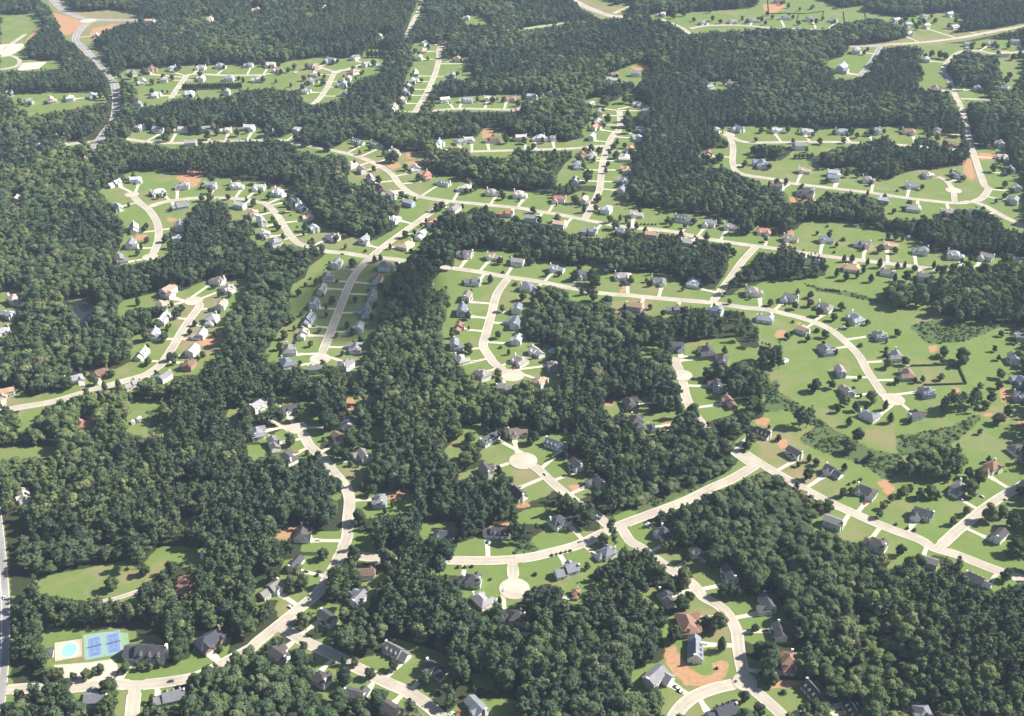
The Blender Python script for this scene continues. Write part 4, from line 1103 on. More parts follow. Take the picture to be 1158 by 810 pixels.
(428.9,760.4,'r',12,354,'behind',1,2),
(433.6,745.4,'r',16,354,'right of',0,1),
(458.9,792.6,'r',10,348,'below',0,1),
(383.4,749.7,'r',9,347,'right of',0,1),
(393.3,760.0,'s',5,347,'right of',0,1),
(400.6,764.5,'r',8,349,'below',0,1),
(322.6,759.7,'r',8,346,'below',0,1),
(329.1,771.5,'r',7,346,'below',0,1),
(339.3,782.3,'r',8,346,'right of',0,1),
(351.7,790.3,'r',11,347,'behind',1,3),
(359.2,794.3,'r',10,347,'behind',2,3),
(375.6,788.0,'r',12,349,'left of',1,3),
(366.4,787.6,'r',10,347,'behind',0,3),
(381.6,786.6,'r',9,349,'left of',0,3),
(362.2,782.9,'c',6,347,'behind',0,1),
(334.0,749.6,'s',4,347,'left of',1,2),
(347.6,741.9,'s',4,347,'below',0,1),
(342.4,744.4,'s',4,347,'left of',0,2),
(283.8,899.6,'p',22,336,'right of',1,4),
(290.0,898.2,'p',24,336,'right of',2,4),
(281.3,903.1,'p',20,336,'right of',0,4),
(296.3,908.7,'p',18,336,'right of',3,4),
(314.2,810.1,'s',4,346,'behind',0,3),
(308.1,806.6,'s',4,346,'behind',1,3),
(320.4,813.5,'s',4,346,'behind',2,3),
(361.8,827.5,'r',12,349,'left of',2,3),
(-322.4,668.4,'r',12,355,'left of',4,5),
(-300.7,686.1,'r',12,355,'left of',2,5),
(-310.3,702.9,'r',12,355,'left of',3,5),
(-278.3,686.9,'r',13,355,'behind',0,1),
(-284.2,667.1,'r',12,355,'left of',1,5),
(-277.1,664.4,'r',12,355,'left of',0,5),
(-285.5,581.2,'r',8,356,'left of',0,1),
(-321.2,573.7,'r',6,359,'left of',0,1),
(-312.1,574.5,'r',8,359,'behind',0,3),
(-307.3,577.8,'r',8,359,'behind',1,3),
(-303.8,580.1,'r',8,359,'behind',2,3),
(-332.1,574.7,'r',10,359,'left of',0,1),
(-289.5,558.3,'r',15,359,'right of',0,2),
(-285.0,546.1,'r',14,359,'right of',1,2),
(-289.9,542.8,'r',12,359,'below',0,1),
(-257.1,551.7,'r',7,358,'left of',0,1),
(-274.9,583.4,'r',6,356,'below',0,3),
(-267.6,583.2,'r',7,356,'below',2,3),
(-262.4,586.1,'r',7,356,'below',1,3),
(-267.6,617.7,'r',7,356,'behind',0,1),
(-249.4,600.7,'r',15,357,'left of',0,1),
(-249.8,591.9,'r',14,356,'right of',0,1),
(-220.1,601.6,'r',6,357,'right of',0,1),
(-250.9,561.1,'s',4,358,'left of',0,1),
(-162.9,632.1,'r',10,364,'left of',0,1),
(-157.6,705.5,'r',10,360,'right of',0,1),
(-159.6,685.0,'s',4,360,'right of',0,1),
(-131.4,703.2,'r',14,362,'behind',0,1),
(-141.6,674.5,'r',18,362,'left of',0,1),
(-142.2,664.1,'r',15,363,'left of',0,1),
(-126.9,673.8,'r',12,362,'below',0,1),
(-173.8,678.3,'r',16,360,'below',0,1),
(-176.8,668.1,'r',15,361,'right of',0,2),
(-167.9,670.0,'r',14,361,'right of',1,2),
(-194.4,677.8,'r',12,361,'behind',0,1),
(-157.4,602.9,'r',8,365,'right of',0,1),
(-150.2,590.2,'r',8,366,'behind',0,1),
(-122.4,569.1,'c',15,367,'behind',0,1),
(-125.1,587.9,'c',8,366,'behind',0,1),
(-116.1,586.8,'r',8,366,'right of',0,1),
(-104.1,575.1,'r',9,367,'behind',0,1),
(-95.1,547.3,'r',16,371,'left of',0,1),
(-107.7,543.5,'r',15,367,'below',0,1),
(-88.0,582.5,'r',10,368,'below',0,1),
(-63.4,569.8,'r',11,369,'below',0,1),
(-106.1,700.0,'p',22,362,'behind',0,1),
(-101.9,695.2,'r',18,362,'right of',0,1),
(-9.9,652.7,'c',7,373,'right of',0,1),
(-44.5,694.7,'s',4,372,'behind',2,3),
(-38.8,694.7,'s',4,372,'behind',1,3),
(-33.1,695.6,'s',4,372,'behind',0,3),
(-63.6,702.9,'r',22,321,'below',0,3),
(-55.9,701.4,'r',22,321,'below',1,3),
(-71.2,702.3,'r',18,321,'below',2,3),
(-17.7,680.1,'s',3,372,'right of',0,1),
(19.0,685.8,'s',5,375,'left of',0,1),
(33.4,709.5,'s',3,375,'behind',1,5),
(37.3,710.9,'s',3,375,'behind',0,5),
(41.2,712.4,'s',3,375,'behind',2,5),
(45.1,713.8,'s',3,375,'behind',3,5),
(49.1,715.3,'s',3,375,'behind',4,5),
(62.1,692.5,'r',8,375,'right of',0,1),
(77.5,723.8,'r',11,376,'behind',0,1),
(86.8,721.2,'p',18,376,'behind',0,2),
(129.0,715.6,'r',10,337,'below',1,2),
(134.2,718.5,'r',10,337,'below',0,2),
(145.4,701.5,'c',12,378,'left of',0,1),
(127.4,664.7,'r',14,380,'behind',0,2),
(137.6,672.9,'r',16,380,'behind',1,2),
(174.6,661.2,'r',13,379,'below',1,4),
(169.2,661.0,'r',11,379,'below',3,4),
(180.9,659.7,'r',11,379,'below',2,4),
(193.2,669.1,'p',18,379,'right of',0,1),
(188.8,668.4,'r',12,379,'below',0,4),
(141.0,655.0,'r',10,380,'right of',1,2),
(134.4,646.7,'r',11,380,'right of',0,2),
(149.3,626.1,'r',12,381,'right of',0,3),
(158.7,625.3,'r',16,381,'right of',2,3),
(154.0,621.7,'r',11,381,'right of',1,3),
(157.8,602.1,'c',12,382,'right of',0,1),
(101.5,553.7,'r',11,383,'below',0,1),
(123.5,612.0,'r',16,381,'below',0,1),
(186.8,622.0,'r',8,386,'left of',0,1),
(166.1,552.0,'r',10,385,'right of',0,2),
(174.8,541.6,'r',10,385,'right of',1,2),
(188.4,576.8,'p',22,387,'left of',0,1),
(193.3,590.9,'r',16,387,'left of',0,3),
(187.9,597.5,'r',12,387,'left of',1,3),
(151.9,584.0,'s',3,382,'below',0,1),
(325.6,710.6,'r',11,390,'right of',0,1),
(422.7,711.8,'r',14,354,'below',0,2),
(418.6,707.8,'r',11,354,'below',1,2),
(196.5,560.7,'s',5,388,'left of',0,1),
(212.5,539.9,'r',14,388,'below',0,3),
(207.5,538.7,'r',12,388,'below',2,3),
(217.7,537.8,'r',14,388,'below',1,3),
(401.8,679.2,'r',12,393,'right of',0,1),
(365.1,688.2,'p',18,393,'left of',0,1),
(335.2,693.3,'r',14,391,'left of',0,2),
(326.8,690.5,'r',14,391,'left of',1,2),
(184.7,570.4,'r',12,387,'left of',2,3),
(189.3,568.3,'r',12,387,'below',0,1),
(-599.7,1983.8,'c',10,12,'behind',8,12),
(-595.2,1984.2,'c',10,12,'behind',6,12),
(-590.7,1984.5,'c',10,12,'behind',4,12),
(-586.3,1984.9,'c',10,12,'behind',2,12),
(-581.8,1985.3,'c',10,12,'behind',0,12),
(-577.4,1985.6,'c',10,12,'behind',1,12),
(-572.9,1986.0,'c',10,12,'behind',3,12),
(-568.4,1986.3,'c',10,12,'behind',5,12),
(-564.0,1986.7,'c',10,12,'behind',7,12),
(-559.5,1987.0,'c',10,12,'behind',9,12),
(-555.0,1987.4,'c',10,12,'behind',10,12),
(-550.5,1987.8,'c',10,12,'behind',11,12),
(-546.1,1988.1,'c',10,13,'behind',11,12),
(-541.6,1988.5,'c',10,13,'behind',10,12),
(-537.1,1988.8,'c',10,13,'behind',8,12),
(-532.7,1989.2,'c',10,13,'behind',6,12),
(-528.2,1989.6,'c',10,13,'behind',4,12),
(-523.7,1989.9,'c',10,13,'behind',2,12),
(-519.2,1990.3,'c',10,13,'behind',0,12),
(-514.7,1990.6,'c',10,13,'behind',1,12),
(-510.2,1991.0,'c',10,13,'behind',3,12),
(-505.8,1991.4,'c',10,13,'behind',5,12),
(-501.3,1991.7,'c',10,13,'behind',7,12),
(-496.8,1992.1,'c',10,13,'behind',9,12),
(-286.7,2192.4,'c',14,41,'right of',0,5),
(-278.7,2192.4,'c',14,41,'right of',1,5),
(-270.7,2192.4,'c',14,41,'right of',2,5),
(-262.8,2192.4,'c',14,41,'right of',3,5),
(-254.8,2192.4,'c',14,41,'right of',4,5),
(440.5,1634.1,'r',8,147,'below',5,6),
(446.8,1634.6,'r',8,147,'below',4,6),
(453.2,1635.1,'r',8,147,'below',3,6),
(459.5,1635.6,'r',8,147,'below',1,6),
(465.9,1636.1,'r',8,147,'below',2,6),
(-435.3,1125.2,'r',11,181,'left of',0,1),
(-430.0,1125.4,'r',11,181,'below',2,3),
(-424.7,1125.6,'r',11,181,'below',1,3),
(-419.5,1125.7,'r',11,181,'below',0,3),
(-414.2,1125.9,'r',11,182,'behind',2,3),
(-408.9,1126.1,'r',11,182,'behind',1,3),
(-403.7,1126.3,'r',11,182,'behind',0,3),
(-425.0,1090.2,'r',12,183,'left of',2,3),
(-419.5,1090.2,'r',12,183,'left of',0,3),
(-414.0,1090.2,'r',12,183,'behind',2,3),
(-408.4,1090.2,'r',12,183,'behind',1,3),
(-402.9,1090.2,'r',12,183,'behind',0,3),
(176.0,1384.8,'s',4,239,'below',0,5),
(180.8,1384.4,'s',4,239,'below',1,5),
(185.6,1384.0,'s',4,239,'below',2,5),
(190.4,1383.6,'s',4,239,'below',3,5),
(195.2,1383.3,'s',4,239,'below',4,5),
(380.7,1190.9,'s',5,287,'behind',0,5),
(384.3,1190.0,'s',5,287,'behind',1,5),
(387.9,1189.1,'s',5,287,'behind',2,5),
(391.5,1188.2,'s',5,287,'behind',3,5),
(395.1,1187.3,'s',5,287,'behind',4,5),
(504.0,1369.0,'c',12,277,'behind',3,9),
(509.1,1368.8,'c',12,277,'behind',4,9),
(514.2,1368.5,'c',12,277,'behind',5,9),
(519.3,1368.2,'c',12,277,'behind',6,9),
(524.5,1368.0,'c',12,277,'behind',7,9),
(529.6,1367.7,'c',12,277,'behind',8,9),
(534.7,1367.4,'c',12,268,'below',5,6),
(539.8,1367.1,'c',12,268,'below',4,6),
(544.9,1366.9,'c',12,268,'below',3,6),
(550.0,1366.6,'c',12,268,'below',2,6),
(555.1,1366.3,'c',12,268,'below',0,6),
(560.2,1366.1,'c',12,268,'below',1,6),
(513.8,1119.9,'c',12,293,'left of',2,3),
(518.1,1119.9,'c',12,293,'left of',1,3),
(522.4,1119.9,'c',12,293,'left of',0,3),
(526.7,1119.9,'c',12,293,'behind',5,6),
(531.0,1119.9,'c',12,293,'behind',4,6),
(535.3,1119.9,'c',12,293,'behind',3,6),
(539.6,1119.9,'c',12,293,'behind',2,6),
(543.9,1119.9,'c',12,293,'behind',1,6),
(548.2,1119.9,'c',12,293,'behind',0,6),
(-699.2,2075.3,'r',12,1,'below',0,1),
(-642.5,2093.9,'r',9,2,'below',0,1),
(-638.6,2106.3,'r',12,2,'right of',0,1),
(-590.1,2127.7,'r',12,3,'behind',0,1),
(-554.0,2110.0,'r',9,4,'below',0,1),
(-664.9,2013.6,'r',10,6,'right of',0,1),
(-698.8,2027.0,'r',10,6,'left of',0,1),
(-653.7,2047.4,'r',10,7,'behind',0,1),
(-585.6,2054.9,'r',12,8,'behind',0,1),
(-510.7,2040.8,'r',8,9,'right of',0,1),
(-462.3,2027.7,'r',12,10,'right of',0,2),
(-649.2,1955.0,'r',12,11,'behind',0,1),
(-573.4,1931.7,'r',8,12,'below',0,1),
(-574.5,1964.6,'r',9,12,'behind',0,1),
(-524.1,1971.4,'r',10,13,'behind',0,1),
(-664.9,1872.1,'r',12,14,'below',0,1),
(-867.4,1900.2,'r',10,15,'left of',0,1),
(-845.1,1889.4,'r',8,15,'below',0,1),
(-797.3,1927.4,'r',8,17,'left of',0,1),
(-742.7,1923.6,'r',9,18,'below',0,1),
(-735.4,1933.4,'r',10,18,'right of',0,1),
(-920.1,1948.3,'r',9,19,'left of',0,1),
(-891.9,1958.0,'r',9,19,'right of',0,1),
(-627.6,1754.0,'r',8,20,'below',0,1),
(-632.5,1766.3,'r',10,20,'left of',0,1),
(-566.6,1761.1,'r',8,21,'right of',0,1),
(-486.8,1761.0,'r',10,23,'right of',0,1),
(-482.2,1740.0,'r',10,24,'below',0,1),
(-435.6,1747.5,'r',9,25,'below',0,1),
(-497.1,1687.0,'r',9,26,'right of',0,1),
(-567.0,2540.4,'r',12,27,'below',0,1),
(-567.5,2567.7,'r',12,27,'behind',0,1),
(-670.5,2498.8,'r',12,28,'behind',0,1),
(-861.3,2358.1,'r',8,30,'right of',0,1),
(-669.5,1622.8,'r',10,33,'left of',0,1),
(-638.0,1637.4,'r',10,33,'right of',0,1),
(-451.2,2123.4,'r',10,34,'right of',0,1),
(-482.2,2130.9,'r',12,34,'left of',0,1),
(-427.2,2088.0,'r',10,35,'right of',0,2),
(-438.0,2077.8,'r',10,35,'below',0,1),
(-363.7,2062.6,'r',9,37,'right of',0,1),
(-388.1,2036.6,'r',10,38,'left of',0,1),
(-375.5,2009.8,'r',8,38,'below',0,1),
(-382.8,1982.3,'r',10,39,'behind',0,1),
(-340.5,2151.0,'r',9,40,'right of',0,1),
(-348.5,2143.0,'r',10,40,'below',0,1),
(-309.8,2195.8,'r',12,41,'behind',0,1),
(-268.6,2132.6,'r',12,42,'right of',0,1),
(-285.2,2070.1,'r',9,43,'right of',0,1),
(-303.7,2098.0,'r',10,43,'behind',0,1),
(-307.7,2025.7,'r',9,44,'below',0,1),
(-292.0,2042.1,'r',8,44,'right of',0,1),
(-297.7,1992.9,'r',12,45,'right of',0,1),
(-194.8,2220.9,'r',10,48,'left of',0,1),
(-170.2,2241.6,'r',12,48,'behind',0,1),
(-166.3,2172.4,'r',8,49,'right of',0,1),
(-168.2,2028.6,'r',8,51,'right of',0,1),
(-194.3,1979.0,'r',12,52,'below',0,1),
(-181.2,2005.8,'r',9,52,'behind',0,1),
(-181.2,1961.6,'r',12,53,'right of',0,2),
(-194.7,1941.0,'r',8,53,'below',0,1),
(-196.6,1891.6,'r',12,54,'below',0,1),
(-181.3,1919.1,'r',10,54,'right of',0,1),
(-191.1,1866.1,'r',10,55,'right of',0,1),
(-125.4,2169.8,'r',9,56,'left of',0,2),
(-108.3,2186.7,'r',10,56,'behind',0,1),
(-67.2,2142.1,'r',10,57,'left of',0,1),
(-103.3,2070.1,'r',8,58,'behind',0,1),
(-61.9,1913.0,'r',9,60,'right of',0,1),
(-34.6,1903.3,'r',12,61,'below',0,1),
(-14.7,1912.1,'r',10,62,'left of',0,1),
(-111.5,2502.1,'r',10,63,'left of',0,1),
(-47.8,2353.4,'r',9,64,'left of',1,2),
(-42.1,2363.5,'r',9,64,'left of',0,2),
(-287.1,2324.2,'r',10,65,'below',0,1),
(-379.9,1743.5,'r',12,66,'right of',0,1),
(-369.5,1759.5,'r',9,67,'left of',0,1),
(-248.4,1682.8,'r',8,68,'below',0,1),
(-258.1,1714.4,'r',8,68,'behind',0,1),
(-224.1,1671.5,'r',9,69,'below',0,2),
(-205.0,1698.7,'r',9,69,'right of',0,1),
(-187.0,1639.4,'r',8,70,'below',0,3),
(-200.3,1645.6,'r',10,70,'left of',0,1),
(-123.1,1676.5,'r',8,71,'below',0,1),
(-85.9,1717.0,'r',8,72,'behind',0,1),
(-209.3,1580.7,'r',8,76,'right of',0,1),
(-196.6,1530.0,'r',12,77,'below',0,1),
(-138.5,1541.3,'r',12,79,'left of',0,1),
(-427.2,2571.9,'r',8,81,'behind',0,1),
(-426.8,2544.1,'r',9,81,'below',0,1),
(157.3,1854.7,'r',8,82,'behind',0,1),
(141.7,1815.5,'r',9,83,'behind',0,1),
(153.5,1776.5,'r',8,84,'right of',0,1),
(211.7,1900.0,'r',9,86,'left of',0,2),
(243.2,1865.6,'r',8,87,'behind',0,1),
(224.2,1758.5,'r',10,88,'right of',0,1),
(205.8,1734.6,'r',10,89,'behind',0,1),
(179.3,1679.4,'r',9,90,'behind',0,2),
(186.1,1655.1,'r',9,90,'below',0,1),
(161.2,1634.5,'r',12,91,'left of',0,1),
(187.3,1572.0,'r',12,92,'right of',0,2),
(189.9,1585.2,'r',12,92,'right of',1,2),
(181.7,1529.2,'r',12,93,'right of',0,1),
(159.8,1519.3,'r',9,93,'below',0,1),
(89.9,1640.3,'r',9,94,'left of',0,1),
(113.5,1655.3,'r',10,94,'behind',0,1),
(126.5,1618.5,'r',9,95,'below',0,1),
(109.8,1589.9,'r',10,96,'right of',0,1),
(109.8,1611.2,'r',8,96,'behind',0,1),
(19.4,1699.1,'r',12,98,'below',0,2),
(49.6,1701.3,'r',9,99,'below',0,2),
(19.9,1924.5,'r',8,101,'left of',0,1),
(61.3,1947.0,'r',8,102,'left of',0,1),
(27.2,1855.4,'r',8,104,'right of',0,1),
(137.0,1874.1,'r',8,105,'below',0,1),
(177.6,2063.7,'r',12,106,'left of',0,1),
(172.7,2043.8,'r',9,107,'left of',0,1),
(199.4,2022.7,'r',8,107,'right of',0,2),
(248.0,2066.3,'r',10,108,'right of',0,1),
(406.2,1989.2,'r',12,110,'below',0,1),
(391.3,2011.3,'r',9,110,'left of',0,1),
(369.8,1773.7,'r',10,111,'behind',0,1),
(348.0,1765.1,'r',9,112,'right of',0,1),
(322.1,1760.3,'r',10,112,'left of',0,1),
(303.9,1629.9,'r',8,113,'below',0,3),
(390.2,1587.6,'r',9,114,'below',0,1),
(329.7,2508.7,'r',10,115,'below',0,1),
(543.1,2478.2,'r',9,118,'right of',0,2),
(453.4,1752.8,'r',12,119,'right of',0,1),
(426.2,1763.9,'r',10,119,'behind',0,1),
(616.1,2499.7,'r',10,120,'behind',0,1),
(657.9,2462.7,'r',8,121,'below',0,3),
(707.7,2455.8,'r',9,122,'below',0,1),
(625.2,2623.0,'r',10,123,'below',0,3),
(633.8,2634.3,'r',9,123,'right of',0,3),
(875.8,2429.1,'r',9,125,'right of',0,1),
(934.3,2500.8,'r',8,126,'right of',0,1),
(986.0,2537.5,'r',8,128,'behind',0,1),
(942.3,2413.9,'r',12,129,'left of',0,1),
(826.7,2344.1,'r',12,130,'left of',0,1),
(817.1,2179.2,'r',12,133,'behind',0,2),
(936.3,2257.6,'r',12,134,'below',0,2),
(949.3,2278.5,'r',8,134,'right of',0,2),
(986.5,2267.8,'r',12,135,'below',0,3),
(1051.9,2287.4,'r',12,136,'right of',0,1),
(973.4,2211.8,'r',8,137,'behind',0,1),
(863.3,1979.7,'r',8,139,'right of',0,1),
(848.2,1969.1,'r',8,139,'below',0,1),
(886.1,1990.6,'r',10,140,'left of',0,1),
(499.6,1754.2,'r',12,141,'right of',0,1),
(527.2,1743.1,'r',8,142,'left of',0,1),
(555.4,1741.7,'r',12,142,'right of',0,1),
(610.5,1747.5,'r',8,143,'right of',0,1),
(587.5,1738.1,'r',12,143,'below',0,1),
(641.5,1759.7,'r',8,144,'behind',0,1),
(681.1,1749.3,'r',12,145,'left of',0,1),
(714.3,1753.2,'r',9,145,'right of',0,1),
(690.4,1688.1,'r',10,146,'left of',0,2),
(464.5,1662.1,'r',9,147,'below',0,6),
(796.0,1680.1,'r',8,148,'right of',0,1),
(745.1,1564.8,'r',12,150,'below',0,1),
(494.2,1568.9,'r',8,152,'right of',0,2),
(499.4,1556.8,'r',12,152,'right of',1,2),
(526.9,1524.1,'r',8,153,'below',0,1),
(653.1,1546.7,'r',8,155,'left of',0,1),
(-598.6,1520.5,'r',12,156,'left of',0,1),
(-563.0,1548.3,'r',12,157,'behind',0,1),
(-574.4,1537.2,'r',9,156,'behind',0,1),
(-506.9,1473.3,'r',8,158,'below',0,1),
(-443.8,1534.1,'r',12,161,'behind',0,1),
(-408.6,1527.1,'r',12,162,'behind',0,1),
(-354.8,1513.9,'r',8,163,'right of',0,1),
(-363.9,1490.4,'r',8,163,'below',0,1),
(-564.7,1438.5,'r',10,164,'left of',0,1),
(-561.6,1421.4,'r',10,164,'below',0,1),
(-493.9,1360.2,'r',9,165,'right of',0,2),
(-513.1,1265.1,'r',9.5,167,'left of',0,1),
(-432.6,1366.6,'r',9,168,'right of',0,1),
(-364.1,1447.1,'r',12,170,'right of',0,1),
(-327.6,1394.0,'r',8,172,'right of',0,2),
(-344.4,1352.0,'r',5,173,'left of',0,1),
(-362.8,1195.4,'r',6,174,'below',0,1),
(-338.1,1173.3,'r',7,175,'below',0,1),
(-353.7,1136.2,'r',5,176,'below',0,1),
(-341.1,1123.9,'r',9.5,177,'behind',0,1),
(-336.7,1033.3,'r',7,179,'right of',0,1),
(-403.6,1192.1,'r',6,180,'behind',0,1),
(-573.4,1071.9,'r',5,187,'below',0,1),
(-720.9,1464.3,'r',10,188,'left of',0,1),
(-689.9,1472.4,'r',8,188,'right of',0,1),
(-318.4,1467.8,'r',9,190,'left of',0,1),
(-318.7,1445.1,'r',9,190,'below',0,1),
(-309.6,1426.8,'r',12,191,'left of',0,1),
(-265.8,1415.0,'r',12,192,'right of',0,1),
(-278.1,1363.1,'r',12,193,'left of',0,1),
(-247.8,1367.2,'r',12,193,'right of',0,1),
(-296.9,1308.0,'r',7,194,'right of',0,1),
(-158.4,1478.0,'r',10,198,'right of',0,1),
(-138.2,1462.6,'r',8,199,'behind',0,2),
(-150.8,1465.6,'r',9,199,'behind',1,2),
(-66.4,1491.2,'r',9,200,'below',0,1),
(-65.1,1519.8,'r',12,200,'behind',0,1),
(-15.5,1485.6,'r',9,201,'right of',0,1),
(-104.1,1366.5,'r',9,204,'below',0,1),
(-129.7,1351.5,'r',7,205,'behind',0,1),
(-130.8,1296.1,'r',6,206,'below',0,1),
(-238.7,1203.7,'r',9.5,211,'behind',0,1),
(-241.9,1060.6,'r',5,215,'behind',0,1),
(-145.1,1254.8,'r',7,216,'right of',0,1),
(-173.3,1186.4,'r',5,218,'behind',0,1),
(-179.2,1081.3,'r',9.5,220,'below',0,1),
(-168.4,1063.4,'r',9.5,221,'behind',0,1),
(-77.8,1277.0,'r',7,222,'left of',0,1),
(-15.3,1262.8,'r',9.5,223,'below',0,1),
(3.8,1273.7,'r',9.5,224,'behind',0,1),
(-49.4,1184.1,'r',5,226,'behind',0,1),
(-50.2,1117.6,'r',9.5,227,'below',0,1),
(-66.8,1074.9,'r',7,228,'below',0,1),
(19.2,1128.5,'r',5,230,'right of',0,1),
(13.3,1089.6,'r',6,231,'below',0,1),
(-68.0,1029.7,'r',5,233,'left of',0,1),
(61.3,1478.2,'r',8,234,'behind',0,1),
(37.4,1388.3,'r',10,235,'right of',0,1),
(61.3,1393.3,'r',12,236,'behind',0,1),
(116.9,1430.6,'r',10,238,'left of',0,1),
(145.8,1335.2,'r',9,241,'below',0,1),
(178.4,1356.5,'r',9.5,242,'behind',0,1),
(170.3,1508.1,'r',9,243,'right of',0,1),
(151.2,1485.7,'r',8,243,'below',0,1),
(247.9,1385.5,'r',10,244,'right of',0,1),
(281.5,1381.7,'r',12,245,'right of',0,1),
(298.2,1386.3,'r',8,246,'behind',0,1),
(233.9,1303.8,'r',7,248,'below',0,1),
(59.1,1228.8,'r',7,249,'below',0,1),
(83.7,1239.6,'r',9.5,250,'behind',0,1),
(165.4,1212.4,'r',6,252,'left of',0,1),
(208.8,1216.4,'r',5,253,'left of',0,1),
(284.0,1167.4,'r',5,254,'below',0,1),
(32.4,1184.5,'r',9.5,255,'right of',0,1),
(162.1,1142.5,'r',7,256,'right of',0,1),
(201.5,1033.7,'r',9.5,261,'left of',0,1),
(173.3,1037.3,'r',6,262,'below',0,1),
(232.5,1039.9,'r',9.5,263,'behind',0,1),
(389.5,1526.2,'r',10,264,'behind',0,3),
(399.1,1517.6,'r',8,264,'right of',0,1),
(416.7,1469.9,'r',8,265,'below',0,1),
(419.0,1500.4,'r',10,265,'behind',0,1),
(464.6,1532.7,'r',9,266,'left of',0,1),
(597.5,1507.9,'r',9,267,'right of',0,1),
(559.2,1445.1,'r',10,268,'behind',0,1),
(594.3,1406.1,'r',10,269,'left of',0,1),
(721.3,1516.4,'r',10,271,'left of',0,1),
(704.7,1474.7,'r',9,272,'behind',0,1),
(513.3,1448.8,'r',9,273,'left of',0,1),
(422.3,1345.1,'r',9.5,275,'behind',0,1),
(614.9,1289.9,'r',6,280,'behind',0,1),
(411.2,1046.2,'r',6,290,'behind',0,1),
(345.7,1060.8,'r',5,292,'behind',0,1),
(527.4,1026.6,'r',7,294,'left of',0,1),
(-458.4,998.8,'r',7,296,'behind',0,1),
(-435.0,976.7,'r',9.5,297,'below',0,1),
(-383.0,981.6,'r',6,300,'right of',0,1),
(-427.8,918.1,'r',9.5,301,'behind',0,1),
(-263.7,882.9,'r',5,304,'left of',0,1),
(-228.0,1017.2,'r',6,305,'right of',0,1),
(-211.1,924.6,'r',9.5,308,'right of',0,2),
(-194.6,852.4,'r',6,310,'right of',0,1),
(-150.8,835.1,'r',6,311,'below',0,1),
(-182.5,875.6,'r',5,313,'left of',0,1),
(-14.9,993.4,'r',9.5,315,'right of',0,1),
(-14.5,978.5,'r',9.5,316,'behind',0,1),
(-23.9,888.1,'r',7,317,'behind',0,1),
(52.8,821.6,'r',6,325,'below',0,1),
(47.6,1023.4,'r',9.5,328,'behind',0,1),
(104.9,905.9,'r',9.5,332,'left of',0,1),
(257.5,876.0,'r',7,336,'right of',0,1),
(333.0,970.1,'r',9.5,339,'left of',0,2),
(267.7,834.5,'r',5,344,'below',0,1),
(448.1,841.1,'r',7,348,'behind',0,1),
(496.5,853.9,'r',7,350,'right of',0,1),
(541.0,967.0,'r',6,351,'below',0,1),
(534.8,936.4,'r',9.5,352,'right of',0,1),
(-706.9,2082.5,'c',6,0,'right of',0,1),
(-680.5,2100.5,'c',7,1,'behind',0,1),
(-520.2,2115.2,'c',4,5,'below',0,1),
(-590.0,2044.8,'c',4,8,'left of',0,1),
(-480.4,2016.8,'c',4,10,'below',0,1),
(-564.6,1943.7,'c',4,12,'right of',0,1),
(-640.7,1883.6,'c',8,14,'right of',0,1),
(-819.3,1898.3,'c',7,16,'below',0,1),
(-584.2,1767.1,'c',6,21,'behind',0,1),
(-516.9,1754.1,'c',6,23,'left of',0,1),
(-501.9,1699.6,'c',8,26,'right of',0,1),
(-583.3,2561.2,'c',7,27,'behind',0,1),
(-678.5,2472.3,'c',8,28,'left of',0,1),
(-783.5,2442.2,'c',8,29,'below',0,1),
(-861.4,2341.1,'c',7,30,'right of',0,1),
(-737.4,1719.1,'c',5,31,'below',0,1),
(-650.4,1639.5,'c',4,33,'behind',0,1),
(-467.8,2115.8,'c',7,34,'below',0,1),
(-362.3,2023.3,'c',7,38,'right of',0,1),
(-386.5,1965.4,'c',5,39,'left of',0,1),
(-367.4,2144.3,'c',8,40,'left of',0,1),
(-272.9,2146.1,'c',6,42,'behind',0,1),
(-283.4,2085.8,'c',7,43,'right of',0,1),
(-315.7,2050.5,'c',7,44,'behind',0,1),
(-304.9,1991.6,'c',6,45,'below',0,1),
(-284.2,1942.7,'c',4,46,'right of',0,1),
(-179.1,2064.9,'c',5,50,'below',0,1),
(-193.1,2016.1,'c',4,51,'below',0,1),
(-200.0,1999.9,'c',4,52,'left of',0,1),
(-187.3,1946.1,'c',5,53,'below',0,1),
(-100.1,2159.0,'c',8,56,'below',0,1),
(-41.4,2142.2,'c',6,57,'right of',0,1),
(-114.3,2044.2,'c',8,58,'below',0,1),
(-109.6,1900.6,'c',5,59,'below',0,1),
(-71.7,1919.7,'c',5,60,'behind',0,1),
(-26.1,1920.3,'c',6,61,'right of',0,1),
(-17.6,1923.4,'c',4,62,'left of',0,1),
(-43.7,2348.3,'c',8,64,'left of',0,1),
(-266.2,2338.8,'c',4,65,'right of',0,1),
(-340.6,1746.7,'c',8,67,'right of',0,1),
(-31.2,1721.4,'c',8,74,'behind',0,1),
(-242.6,1615.5,'c',5,75,'behind',0,1),
(-222.2,1535.2,'c',4,77,'left of',0,1),
(-112.3,1521.5,'c',5,80,'left of',0,1),
(-418.6,2552.1,'c',6,81,'right of',0,1),
(143.4,1833.2,'c',5,82,'below',0,1),
(152.9,1785.3,'c',6,83,'below',0,1),
(126.7,1773.8,'c',5,84,'left of',0,1),
(238.3,1887.6,'c',8,86,'right of',0,1),
(232.5,1865.3,'c',4,87,'behind',0,1),
(199.0,1679.5,'c',6,90,'behind',0,1),
(185.8,1615.1,'c',5,91,'below',0,1),
(130.3,1646.8,'c',6,95,'behind',0,1),
(84.3,1520.3,'c',4,97,'below',0,1),
(2.9,1722.4,'c',8,98,'left of',0,1),
(69.6,1961.6,'c',8,102,'behind',0,1),
(103.3,1982.4,'c',7,103,'behind',0,1),
(10.0,1842.3,'c',6,104,'below',0,1),
(198.0,2056.9,'c',7,106,'below',0,1),
